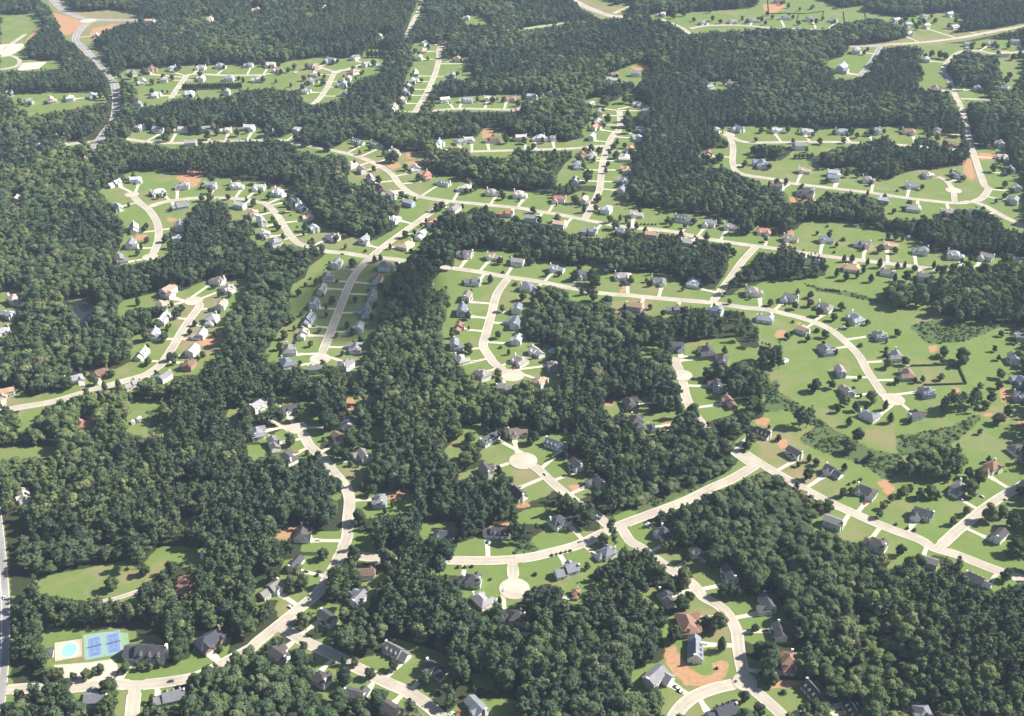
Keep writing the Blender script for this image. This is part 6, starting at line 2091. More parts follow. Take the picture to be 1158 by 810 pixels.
warp = nb.n('ShaderNodeVectorMath', operation='ADD', ins={0: p, 1: nb.n('ShaderNodeVectorMath', operation='MULTIPLY', ins={0: nb.n('ShaderNodeTexNoise', ins={'Vector': p, 'Scale': .06, 'Detail': 4}).outputs['Color'], 1: (26, 26, 0)}).outputs[0]}).outputs[0]
vor = nb.n('ShaderNodeTexVoronoi', feature='SMOOTH_F1', ins={'Vector': warp, 'Scale': 1/38, 'Randomness': .8, 'Smoothness': .35}).outputs['Color']
lotv = nb.n('ShaderNodeSeparateColor', ins={0: vor}).outputs[0]
floor = nb.mix(n_s, (.026, .038, .017), (.052, .056, .028))
green = nb.mix(n_m, (0.113, 0.170, 0.047), (0.161, 0.210, 0.064))
olive = nb.mix(n_m, (0.154, 0.177, 0.071), (0.206, 0.209, 0.094))
dryc = nb.mix(n_m, (0.212, 0.165, 0.091), (0.288, 0.216, 0.129))
lot = nb.math('ADD', nb.math('MULTIPLY', lotv, .4), nb.math('MULTIPLY', n_l, .85))
lot = nb.math('ADD', lot, nb.math('MULTIPLY', nb.attr('dry'), .5))
lot = nb.math('ADD', lot, nb.math('MULTIPLY', n_m, .3))
grass = nb.mix(nb.map(lot, .70, 1.12), green, olive); grass = nb.mix(nb.map(lot, 1.1, 1.6, 0, .85), grass, dryc)
grass = nb.mix(nb.map(n_f, .35, .75, 0, .3), grass, nb.mix(1, grass, (.62, .66, .6), 'MULTIPLY'))
grass = nb.mix(nb.map(nb.noise(p, .14, 5, .65), .52, .68, 0, .45), grass, nb.mix(1, grass, (.80, .84, .72), 'MULTIPLY')); grass = nb.mix(nb.map(nb.noise(p, .021, 4, .6), .55, .7, 0, .5), grass, dryc)
rough = nb.mix(n_s, (.060, .098, .040), (.100, .138, .054)); rough = nb.mix(nb.map(n_m, .5, .75, 0, .6), rough, (.12, .125, .06)); rough = nb.mix(nb.map(n_f, .45, .7, 0, .55), rough, (.042, .066, .030))
def edge(a, k=.5): return nb.map(nb.math('ADD', nb.attr(a), nb.math('MULTIPLY', nb.math('SUBTRACT', n_s, .5), k)), .38, .62)
n_e = nb.noise(p, .11, 5, .7)
col = nb.mix(nb.map(nb.math('ADD', nb.attr('rough'), nb.math('MULTIPLY', nb.math('SUBTRACT', n_e, .5), 1.5)), .3, .8), grass, rough)
col = nb.mix(edge('lawn'), floor, col)
clay = nb.mix(n_s, (.36, .165, .09), (.44, .26, .165))
col = nb.mix(nb.math('MULTIPLY', nb.map(nb.math('ADD', nb.attr('clay'), nb.math('MULTIPLY', nb.math('SUBTRACT', n_e, .5), 2.0)), .34, .66), nb.map(n_s, .25, .65, .55, .95)), col, clay)
principled(nb, out, col, .95, .05)
g = tag(ob('ground', ground()), kind='structure')
# ------------------------------------------------------------------ roads, kerbs, driveways
def inside_other(x, y, own):
    cx, cy = int(x//CELL), int(y//CELL)
    for a in (-1, 0, 1):
        for b in (-1, 0, 1):
            for n in grid_r.get((cx+a, cy+b), ()):
                if rd_i[n] != own and math.hypot(rd_xy[n,0]-x, rd_xy[n,1]-y) < rd_w[n]+.6: return True
    for (bx, by), r in BULBS:
        if math.hypot(bx-x, by-y) < r: return True
    return False
kb = MB()
for i, (kind, w, ph, pl) in enumerate(RD):
    P = np.array(pl); T = np.gradient(P, axis=0); T /= np.linalg.norm(T, axis=1)[:,None]+1e-9; N = np.stack([-T[:,1], T[:,0]], 1)
    z = .06+i*.004; mb = MB(); n = len(P)
    ac = np.array([1, .78, .55, .3, 0, -.3, -.55, -.78, -1])
    for j in range(n): mb.v += [(*(P[j]+N[j]*w/2*a), z) for a in ac]
    mb.f = [(9*j+k+1, 9*j+k+10, 9*j+k+9, 9*j+k) for j in range(n-1) for k in range(8)]
    rme = mb.mesh('road', M[kind], False); rme.attributes.new('worn', 'FLOAT', 'POINT').data.foreach_set('value', np.tile([0, .3, 1, .9, .25, .9, 1, .3, 0], n).astype(np.float32))
    tag(ob('road', rme), kind='structure')
    for sd in (1, -1):
        for j in range(n-1):
            a = P[j]+N[j]*sd*w/2; b = P[j+1]+N[j+1]*sd*w/2
            if inside_other(*((a+b)/2), i) or inside_other(*a, i) or inside_other(*b, i): continue
            a2 = P[j]+N[j]*sd*(w/2+.55); b2 = P[j+1]+N[j+1]*sd*(w/2+.55); k = len(kb.v)
            kb.v += [(*a, 0), (*b, 0), (*a, z+.12), (*b, z+.12), (*a2, z+.12), (*b2, z+.12), (*a2, 0), (*b2, 0)]
            kb.f += [(k, k+1, k+3, k+2), (k+2, k+3, k+5, k+4), (k+4, k+5, k+7, k+6)]
    if kind == 'asphalt' and i != 22:
        lm = MB()
        for off in (-.22, .22):
            for j in range(n-1):
                a, b = P[j]+N[j]*(off-.09), P[j]+N[j]*(off+.09); c, d = P[j+1]+N[j+1]*(off+.09), P[j+1]+N[j+1]*(off-.09)
                lm.poly((*a, z+.012), (*d, z+.012), (*c, z+.012), (*b, z+.012))
        tag(ob('road_marking', lm.mesh('road_marking', M['paint'], False)), kind='structure')
tag(ob('kerb', kb.mesh('kerb', M['kerb'])), kind='structure')
for k, ((bx, by), r) in enumerate(BULBS):
    mb = MB(); z = .30+k*.004
    mb.poly(*[(bx+r*math.cos(t*math.tau/36), by+r*math.sin(t*math.tau/36), z) for t in range(36)])
    tag(ob('turning_circle', mb.mesh('turning_circle', M['pale'], False)), kind='structure')
# ------------------------------------------------------------------ houses
def gable(rb, wb, x0, x1, y0, y1, ze, pitch, axis, oh=.45, th=.22):
    if axis == 'x': u0, u1, a0, a1 = y0, y1, x0, x1
    else: u0, u1, a0, a1 = x0, x1, y0, y1
    m = (u0+u1)/2; hw = (u1-u0)/2; zr = ze+hw*pitch
    wb.prism([(u0, 0), (u1, 0), (u1, ze), (m, zr), (u0, ze)], a0, a1, axis)
    e = .03; lo = ze-oh*pitch+e
    rb.prism([(u0-oh, lo), (m, zr+e), (m, zr+e+th), (u0-oh, lo+th)], a0-oh, a1+oh, axis)
    rb.prism([(m, zr+e), (u1+oh, lo), (u1+oh, lo+th), (m, zr+e+th)], a0-oh-.004, a1+oh+.004, axis)
    return zr
def hip(rb, wb, x0, x1, y0, y1, ze, pitch, oh=.5):
    wb.box(x0, x1, y0, y1, 0, ze)
    X0, X1, Y0, Y1 = x0-oh, x1+oh, y0-oh, y1+oh; w = X1-X0; d = Y1-Y0; r = min(w, d)/2; zr = ze+r*pitch; z = ze+.01
    if w >= d: A, B = (X0+r, (Y0+Y1)/2, zr), (X1-r, (Y0+Y1)/2, zr)
    else: A, B = ((X0+X1)/2, Y0+r, zr), ((X0+X1)/2, Y1-r, zr)
    n = len(rb.v); rb.v += [(X0,Y0,z),(X1,Y0,z),(X1,Y1,z),(X0,Y1,z), A, B, (X0,Y0,z+.2),(X1,Y0,z+.2),(X1,Y1,z+.2),(X0,Y1,z+.2)]
    A2 = n+4; B2 = n+5
    fs = [(n+3, n+2, n+1, n), (n, n+1, n+7, n+6), (n+1, n+2, n+8, n+7), (n+2, n+3, n+9, n+8), (n+3, n, n+6, n+9)]
    if w >= d: fs += [(n+6, n+7, B2, A2), (n+7, n+8, B2), (n+8, n+9, A2, B2), (n+9, n+6, A2)]
    else: fs += [(n+6, n+7, A2), (n+7, n+8, B2, A2), (n+8, n+9, B2), (n+9, n+6, A2, B2)]
    rb.f += fs; return zr
def archetype(t):
    rb, wb = MB(), MB(); d = {'windows': [], 'garage': None, 'door': None, 'chim': None, 'dormers': []}
    if t == 0:      # two storeys, side-gabled, with a gabled garage wing to the front
        zr = gable(rb, wb, -8, 6, -4.2, 4.6, 5.5, .58, 'x'); gable(rb, wb, -.2, 7.2, -8.4, 1, 3.6, .7, 'y')
        d['garage'] = (3.5, -8.4, 5.0); d['door'] = (-2.0, -4.2); d['chim'] = (-8.5, .6, zr+.35); d['windows'] = [(-6.2, -4.2, 1.2, 0), (-4.2, -4.2, 1.2, 0), (-6.2, -4.2, 3.4, 0), (-3.6, -4.2, 3.4, 0), (6, 2.2, 1.4, 1), (6, 2.2, 3.4, 1), (-5, 4.6, 1.2, 2), (0, 4.6, 3.3, 2)]
    elif t == 1:    # ranch house: broad hip with two front gables
        zr = hip(rb, wb, -8.6, 8.2, -5, 5.2, 3.7, .68); gable(rb, wb, 1.6, 7.9, -8.2, 0, 3.7, .75, 'y'); gable(rb, wb, -7.6, -3.4, -6.4, 0, 3.68, .8, 'y')
        d['garage'] = (4.75, -8.2, 4.8); d['door'] = (-1.0, -5.0); d['chim'] = (-8.1, 2.0, zr+.3); d['windows'] = [(-5.5, -6.4, 1.1, 0), (8.2, 2, 1.1, 1), (-3, 5.2, 1.1, 2), (3.5, 5.2, 1.1, 2)]
    elif t == 2:    # one and a half storeys, steep roof with three dormers and a lower wing
        zr = gable(rb, wb, -8, 5.6, -4.6, 4.6, 3.7, .9, 'x'); gable(rb, wb, 5.6, 11.6, -3.4, 4.2, 3.1, .75, 'x'); 
        d['dormers'] = [-5.4, -1.2, 3.0]; d['garage'] = (8.6, -3.4, 4.6); d['door'] = (-1.2, -4.6); d['chim'] = (-8.5, 0.5, zr+.3); d['windows'] = [(-5.4, -4.6, 1.0, 0), (3.0, -4.6, 1.0, 0), (11.6, .4, 1.0, 1), (-4, 4.6, 1.0, 2), (2, 4.6, 1.0, 2)]
    elif t == 3:    # split level: tall gable block and a lower one set forward
        zr = gable(rb, wb, -.5, 8, -5.2, 4.0, 5.2, .58, 'x'); gable(rb, wb, -8.4, -.5, -4.0, 4.4, 3.6, .58, 'x'); gable(rb, wb, 1.2, 6.2, -6.6, 0, 5.0, .72, 'y')
        d['garage'] = (3.7, -6.6, 4.4); d['door'] = (-2.0, -4.0); d['chim'] = (8.45, 1.2, zr+.3); d['windows'] = [(-6.6, -4.0, 1.0, 0), (-4.2, -4.0, 1.0, 0), (3.7, -6.6, 3.2, 0), (8, -2.4, 3.0, 1), (-5, 4.4, 1.0, 2), (4, 4.0, 2.8, 2)]
    elif t == 4:    # plain two-storey gabled box with a porch
        zr = gable(rb, wb, -7.2, 7.2, -4.4, 4.4, 6.0, .58, 'x'); gable(rb, wb, -2.6, 2.6, -6.0, -4.4, 2.8, .5, 'y')
        d['garage'] = (5.2, -4.4, 2.6); d['door'] = (0, -6.0); d['chim'] = (7.65, .8, zr+.3); d['windows'] = [(-5, -4.4, 1.1, 0), (-5, -4.4, 3.9, 0), (0, -4.4, 3.9, 0), (5, -4.4, 3.9, 0), (7.2, -2, 1.1, 1), (7.2, -2, 3.9, 1), (-3, 4.4, 3.8, 2), (3, 4.4, 1.1, 2)]
    else:           # tall hipped block with a lower hipped wing and a front gable
        zr = hip(rb, wb, -7.2, 5.0, -5.0, 5.4, 5.4, .68); hip(rb, wb, 3.0, 10.2, -4.0, 3.4, 3.4, .68); gable(rb, wb, -6.0, -1.2, -6.6, 0, 5.3, .8, 'y')
        d['garage'] = (7.4, -4.0, 4.4); d['door'] = (.8, -5.0); d['chim'] = (-6.6, 2.4, zr+.2); d['windows'] = [(-3.6, -6.6, 1.1, 0), (-3.6, -6.6, 3.5, 0), (3.0, -5.0, 3.4, 0), (10.2, 0, 1.0, 1), (-4, 5.4, 3.3, 2), (1, 5.4, 1.1, 2)]
    A = {'wall': wb.mesh('wall', M['wall']), 'roof': rb.mesh('roof', M['roof'])}
    gx, gy, gw = d['garage']; q = MB(); q.box(gx-gw/2, gx+gw/2, gy-.09, gy+.05, 0, 2.25); A['garage_door'] = q.mesh('garage_door', M['gdoor'])
    dx, dy = d['door']; q = MB(); q.box(dx-.55, dx+.55, dy-.07, dy+.05, 0.15, 2.25); A['door'] = q.mesh('door', M['fence'])
    cx, cy, cz = d['chim']; q = MB(); q.box(cx-.5, cx+.5, cy-.8, cy+.8, 0, cz); q.box(cx-.6, cx+.6, cy-.9, cy+.9, cz+.003, cz+.25); A['chimney'] = q.mesh('chimney', M['wall'])
    A['windows'] = []
    for x, y, z, o in d['windows']:
        fr, gl = MB(), MB()
        if o == 1: fr.box(x-.03, x+.07, y-.6, y+.6, z-.1, z+1.5); gl.box(x, x+.09, y-.48, y+.48, z, z+1.38)
        elif o == 0: fr.box(x-.7, x+.7, y-.07, y+.03, z-.1, z+1.5); gl.box(x-.57, x+.57, y-.09, y, z, z+1.38)
        else: fr.box(x-.7, x+.7, y-.03, y+.07, z-.1, z+1.5); gl.box(x-.57, x+.57, y, y+.09, z, z+1.38)
        A['windows'].append((fr.mesh('window_frame', M['white']), gl.mesh('window', M['glass'])))
    A['dormers'] = []
    for x in d['dormers']:
        r2, w2 = MB(), MB(); gable(r2, w2, x-.8, x+.8, -4.0, -.5, 5.6, .9, 'y', .2, .14)
        w2.v = [(a, b, max(c, 4.0)) for a, b, c in w2.v]
        A['dormers'].append((w2.mesh('dormer', M['wall']), r2.mesh('dormer_roof', M['roof'])))
    A['gx'], A['gy'] = gx, gy
    return A
ARCH = [archetype(t) for t in range(6)]
KIND = ['front_gabled_house', 'ranch_house', 'dormered_house', 'split_level_house', 'two_storey_house', 'hip_roofed_house']
ROOFC = {'g': (.155, .160, .178), 'd': (.060, .062, .072), 'b': (.155, .105, .085), 'r': (.27, .13, .105), 't': (.31, .225, .175), 'p': (.27, .272, .285)}
WALLC = {'w': (.76, .74, .69), 'k': (.33, .20, .15), 'u': (.36, .43, .53), 'n': (.42, .42, .42), 'c': (.70, .62, .48)}
RCN = {'g': 'grey-roofed', 'd': 'charcoal-roofed', 'b': 'brown-roofed', 'r': 'red-roofed', 't': 'tan-roofed', 'p': 'pale-roofed'}
WCN = {'w': 'white', 'k': 'brick', 'u': 'blue-grey', 'n': 'grey', 'c': 'cream'}
ORD = 'first second third fourth fifth sixth seventh eighth ninth tenth eleventh twelfth thirteenth fourteenth fifteenth sixteenth seventeenth eighteenth nineteenth twentieth'.split()
ORD += ['twenty-'+o for o in ORD[:9]]+['thirtieth']+['thirty-'+o for o in ORD[:9]]
dr = MB(); HSHORT = []; DRIVE = {}
for n, (x, y, ax, ay, code, sc, ty, ri, side, oi) in enumerate(HOUSES):
    R = random.Random(n*7+1)
    if ty < 0: ty = R.choice([0, 0, 1, 1, 3, 3, 4, 5, 5, 2] if code[1] != 'k' else [1, 5, 1, 3])
    A = ARCH[ty]; ph = ROADS[ri][2]; st = STARTS[ri]
    HSHORT.append('%s house, %s side of %s' % (ORD[oi] if oi >= 0 else 'lone', side, ph))
    lab = '%s %s house %s along %s side of %s' % (RCN[code[0]], WCN[code[1]], ORD[oi] if oi >= 0 else 'alone', side, ph)+(' from '+st if oi >= 0 else '')
    rz = math.atan2(ay-y, ax-x)+math.pi/2+R.uniform(-.09, .09)
    s = sc*R.uniform(.97, 1.12)*(1.0 if y < 1100 else 1.08)
    h = tag(empty(KIND[ty], (x, y, 0), rz, s), lab, 'house', 'houses along '+ph)
    mirror = R.random() < .5
    if mirror: h.scale.x *= -1
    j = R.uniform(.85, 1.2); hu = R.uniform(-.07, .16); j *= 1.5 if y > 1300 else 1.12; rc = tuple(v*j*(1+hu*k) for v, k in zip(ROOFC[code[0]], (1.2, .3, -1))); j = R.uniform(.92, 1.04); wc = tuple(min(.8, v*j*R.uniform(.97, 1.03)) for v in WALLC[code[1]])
    def part(nm, me, par, c=None):
        o = ob(nm, me, par)
        if c: o.color = (*c, 1)
        return o
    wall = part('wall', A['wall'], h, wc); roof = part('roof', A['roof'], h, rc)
    part('garage_door', A['garage_door'], h)
    if y < 1750 or R.random() < .6: part('chimney', A['chimney'], h, (.72, .70, .66) if code[1] != 'k' else WALLC['k'])
    for w2, r2 in A['dormers']:
        part('dormer_roof', r2, part('dormer', w2, h, wc), rc)
    if y < 1150:
        part('door', A['door'], h)
        for fr, gl in A['windows']: part('window_pane', gl, part('window', fr, h))
    # driveway: from the garage straight out to the road
    d = math.hypot(ax-x, ay-y)
    if d < 95 and d > 4:
        u = np.array([(ax-x)/d, (ay-y)/d]); v = np.array([-u[1], u[0]])
        gx = A['gx']*s*(-1 if mirror else 1); gy = -A['gy']*s
        o = np.array([x, y])+v*gx; wd = 2.5*s; L = max(d-1.5, gy+2); z = .022+(n % 9)*.004
        q = [(-wd, gy-.4), (wd, gy-.4), (wd, gy+5), (wd*.72, gy+9), (wd*.72, L-2), (wd*1.1, L+1.0), (-wd*1.1, L+1.0), (-wd*.72, L-2), (-wd*.72, gy+9), (-wd, gy+5)]
        if L < gy+10: q = [(-wd, gy-.4), (wd, gy-.4), (wd, L+1), (-wd, L+1)]
        P = [o+v*a+u*b for a, b in q]; DRIVE[n] = (o, u, gy, L)
        dr.poly(*[(p[0], p[1], z) for p in P])
tag(ob('driveways', dr.mesh('driveways', M['drive'])), kind='structure')
# ------------------------------------------------------------------ trees
def rand_dirs(r, n, up=0.0):
    d = r.normal(size=(n, 3)); d[:,2] += up; return d/np.linalg.norm(d, axis=1)[:,None]
def leaf_quads(r, P, N, size, tone):
    n = len(P); a = np.cross(N, r.normal(size=(n, 3))); a /= np.linalg.norm(a, axis=1)[:,None]+1e-9; b = np.cross(N, a)
    s = (size*r.uniform(.65, 1.35, n))[:,None]; e = r.uniform(.6, 1.0, n)[:,None]
    V = np.stack([P-a*s-b*s*e*.5, P+a*s*.5-b*s*e, P+a*s+b*s*e*.4, P-a*s*.4+b*s*e], 1).reshape(-1, 3)
    return V, np.arange(4*n).reshape(-1, 4), np.repeat(tone, 4)
def ico():
    import bmesh
    bm = bmesh.new(); bmesh.ops.create_icosphere(bm, subdivisions=2, radius=1); v = np.array([q.co[:] for q in bm.verts]); f = np.array([[q.index for q in p.verts] for p in bm.faces]); bm.free(); return v, f
ICO = ico()
def assemble(name, quads, cores, mat, trunk=None):
    """leaf quads + lumpy cores (as degenerate-free quads) in one crown mesh"""
    V = [quads[0]]; Q = [quads[1]]; T = [quads[2]]; n = len(quads[0]); Q3 = []
    me = bpy.data.meshes.new(name)
    verts = [tuple(v) for v in quads[0]]; faces = [tuple(f) for f in quads[1]]; tone = list(quads[2])
    for cv, ct in cores:
        k = len(verts); verts += [tuple(v) for v in cv]; faces += [tuple(k+i for i in f) for f in ICO[1]]; tone += [ct]*len(cv)
    mi = [0]*len(faces)
    if trunk:
        k = len(verts); verts += trunk.v; faces += [tuple(k+i for i in f) for f in trunk.f]; tone += [.5]*len(trunk.v); mi += [1]*len(trunk.f)
    me.from_pydata(verts, [], faces); me.materials.append(mat)
    if trunk: me.materials.append(M['bark'])
    me.polygons.foreach_set('material_index', np.array(mi, np.int32))
    a = me.attributes.new('tone', 'FLOAT', 'POINT'); a.data.foreach_set('value', np.array(tone, np.float32)); me.update(); return me
def core(r, c, rad, amp=.18):
    v = ICO[0]*(1+r.normal(size=(len(ICO[0]), 1))*amp*.5); return v*np.array(rad)+np.array(c)
def broad(seed, rx, z0, ncl, nl, size, rc=(.10, .17), up=.35):
    r = np.random.default_rng(seed); zc = (z0+1)/2; rz = (1-z0)/2
    d = rand_dirs(r, ncl, up); k = r.uniform(.45, .82, ncl); C = d*k[:,None]*np.array([rx, rx*r.uniform(.85, 1.1), rz])+np.array([0, 0, zc]); rad = r.uniform(*rc, ncl)
    C[0] = (0, 0, 1-rad[0])
    ct = r.uniform(.25, .8, ncl); w = rad**2; idx = r.choice(ncl, nl, p=w/w.sum())
    dd = rand_dirs(r, nl, .35); P = C[idx]+dd*(rad[idx]*r.uniform(.75, 1.12, nl))[:,None]*np.array([1, 1, .8])
    N = dd+.5*(P-np.array([0, 0, zc]))/rx+r.normal(size=(nl, 3))*.35; N /= np.linalg.norm(N, axis=1)[:,None]
    P[:,2] = np.clip(P[:,2], z0*.7, 1.02)
    q = leaf_quads(r, P, N, size, np.clip(ct[idx]+r.uniform(-.22, .22, nl), 0, 1))
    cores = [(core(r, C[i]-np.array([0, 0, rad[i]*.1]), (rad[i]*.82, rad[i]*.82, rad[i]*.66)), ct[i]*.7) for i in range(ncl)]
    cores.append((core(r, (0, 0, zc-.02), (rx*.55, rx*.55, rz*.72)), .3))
    t = MB(); t.tube((0, 0, -.02), (0, 0, z0+.12), .022, .014)
    for i in range(min(5, ncl)): t.tube((0, 0, z0*.7+.03*i), tuple(C[i]), .010, .004, 5)
    return q, cores, t
def pine(seed, rx, z0, nl, size):
    r = np.random.default_rng(seed); ncl = 15; z = np.sort(r.uniform(z0, .97, ncl)); f = (z-z0)/(1-z0)
    rad_at = rx*(.55+.6*np.sin(np.pi*np.clip(f*.85+.12, 0, 1)))*(1-.55*f**2); a = r.uniform(0, math.tau, ncl); k = r.uniform(.3, .75, ncl)*rad_at
    C = np.stack([np.cos(a)*k, np.sin(a)*k, z], 1); rad = rad_at*r.uniform(.45, .72, ncl); C[-1] = (0, 0, .965); rad[-1] = .045
    ct = r.uniform(.2, .8, ncl); w = rad**2+.001; idx = r.choice(ncl, nl, p=w/w.sum()); dd = rand_dirs(r, nl, .45)
    P = C[idx]+dd*(rad[idx]*r.uniform(.75, 1.15, nl))[:,None]*np.array([1, 1, .62]); N = dd+r.normal(size=(nl, 3))*.45+np.array([0, 0, .2]); N /= np.linalg.norm(N, axis=1)[:,None]
    q = leaf_quads(r, P, N, size, np.clip(ct[idx]+r.uniform(-.25, .25, nl), 0, 1))
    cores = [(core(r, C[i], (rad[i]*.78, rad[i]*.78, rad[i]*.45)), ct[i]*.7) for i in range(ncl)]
    t = MB(); t.tube((0, 0, -.02), (0, 0, .93), .015, .004)
    for i in range(0, ncl, 3): t.tube((0, 0, z[i]-.04), tuple(C[i]), .006, .003, 4)
    return q, cores, t
def ovoid(seed, rx, z0, nl, size, sharp=1.0):
    r = np.random.default_rng(seed); f = r.uniform(0, 1, nl)**.8; z = z0+(1-z0)*f
    prof = rx*np.sin(np.pi*np.clip(f, .0, 1)**.62)**(.75*sharp)+.01; a = r.uniform(0, math.tau, nl); lump = 1+.14*np.sin(a*3+seed+f*9)+.1*np.sin(a*5-f*14)
    k = prof*lump*r.uniform(.82, 1.06, nl); P = np.stack([np.cos(a)*k, np.sin(a)*k, z], 1)
    N = np.stack([np.cos(a), np.sin(a), (f-.35)*1.1], 1)+r.normal(size=(nl, 3))*.4; N /= np.linalg.norm(N, axis=1)[:,None]
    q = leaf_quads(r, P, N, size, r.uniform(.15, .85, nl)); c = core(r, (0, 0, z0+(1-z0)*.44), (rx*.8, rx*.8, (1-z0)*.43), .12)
    t = MB(); t.tube((0, 0, -.02), (0, 0, z0+.2), .03, .02); return q, [(c, .3)], t
SPEC = {'broad': [broad(1, .30, .12, 15, 560, .030), broad(2, .35, .14, 18, 620, .031), broad(3, .205, .10, 14, 520, .028, (.08, .13)), broad(4, .32, .12, 12, 560, .033, (.13, .2)), broad(5, .23, .12, 15, 520, .029, (.08, .14))],
        'pine': [pine(11, .17, .28, 460, .027), pine(12, .20, .32, 480, .028), pine(13, .15, .25, 440, .026), pine(14, .18, .36, 420, .028)],
        'lawn': [broad(21, .37, .02, 17, 620, .037, (.13, .20), 0), broad(22, .43, .02, 19, 660, .039, (.14, .21), 0), broad(23, .34, .01, 16, 600, .036, (.13, .19), 0), broad(24, .40, .02, 15, 620, .041, (.15, .23), 0)],
        'cyp': [ovoid(31, .26, .05, 520, .034), ovoid(32, .30, .07, 520, .036), ovoid(33, .23, .04, 480, .034, 1.2)],
        'shrub': [ovoid(41, .62, .0, 360, .085, .7), ovoid(42, .75, .0, 360, .09, .7)]}
MATK = {'broad': 'broad', 'pine': 'pine', 'lawn': 'lawn', 'cyp': 'cyp', 'shrub': 'shrub'}
TM = {}
for k, l in SPEC.items():
    for i, (q, c, t) in enumerate(l):
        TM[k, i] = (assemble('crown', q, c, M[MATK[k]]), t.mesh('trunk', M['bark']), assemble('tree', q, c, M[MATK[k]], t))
NAMEK = {'broad': 'broadleaf_tree', 'pine': 'pine_tree', 'lawn': 'shade_tree', 'small': 'ornamental_tree', 'cyp': 'conical_evergreen', 'shrub': 'shrub'}
SRC = {}
def plant(kind, var, x, y, h, label, group, name=None, parts=True, wide=1.0):
    crown, trunk, whole = TM[kind, var]; nm = name or NAMEK[kind]; rz = random.uniform(0, math.tau)
    if parts:
        o = empty(nm, (x, y, 0), rz, h); ob('trunk', trunk, o); ob('crown', crown, o)
    else:
        o = ob(nm, whole); o.location = (x, y, 0); o.rotation_euler = (0, 0, rz); o.scale = (h, h, h); SRC.setdefault((kind, var), o)
    o.scale = (h*wide, h*wide*random.uniform(.92, 1.08), h)
    tag(o, label, 'shrub' if kind == 'shrub' else 'tree', group); return o
NOUN = {'r': 'tree', 'c': 'upright evergreen', 'p': 'tall pine', 's': 'low shrub'}
cnt = {}
for (x, y, k, h, hm, rel, q, n) in TREES:
    noun = NOUN[k] if not (k == 'r' and h <= 7.5) else 'small tree'
    pre = '' if n == 1 else (['nearer ', 'farther '][q] if n == 2 else ['nearest ', 'middle ', 'farthest '][q] if n == 3 else 'grouped ')
    lab = '%s%s %s %s' % (pre, noun, rel, HSHORT[hm]); kind = {'r': 'lawn', 'c': 'cyp', 'p': 'pine', 's': 'shrub'}[k]
    grp = ('%ss %s the %s' % (noun, rel, HSHORT[hm])) if n > 1 else {'lawn': 'trees standing on lawns', 'cyp': 'upright evergreens on lawns', 'pine': 'pines beside houses', 'shrub': 'low shrubs on lawns'}[kind]
    c = cnt[kind] = cnt.get(kind, -1)+1
    nm = 'ornamental_tree' if (k == 'r' and h <= 9) else 'oval_crowned_tree' if (k == 'r' and c % 2 == 0) else None
    hh = h*({'r': 1.12, 'c': 1.18, 'p': 1.1, 's': .6}[k])
    plant(kind, c % len(SPEC[kind]), x, y, hh*random.uniform(.93, 1.07), lab, grp, nm, parts=(y < 1250 and k != 's'))
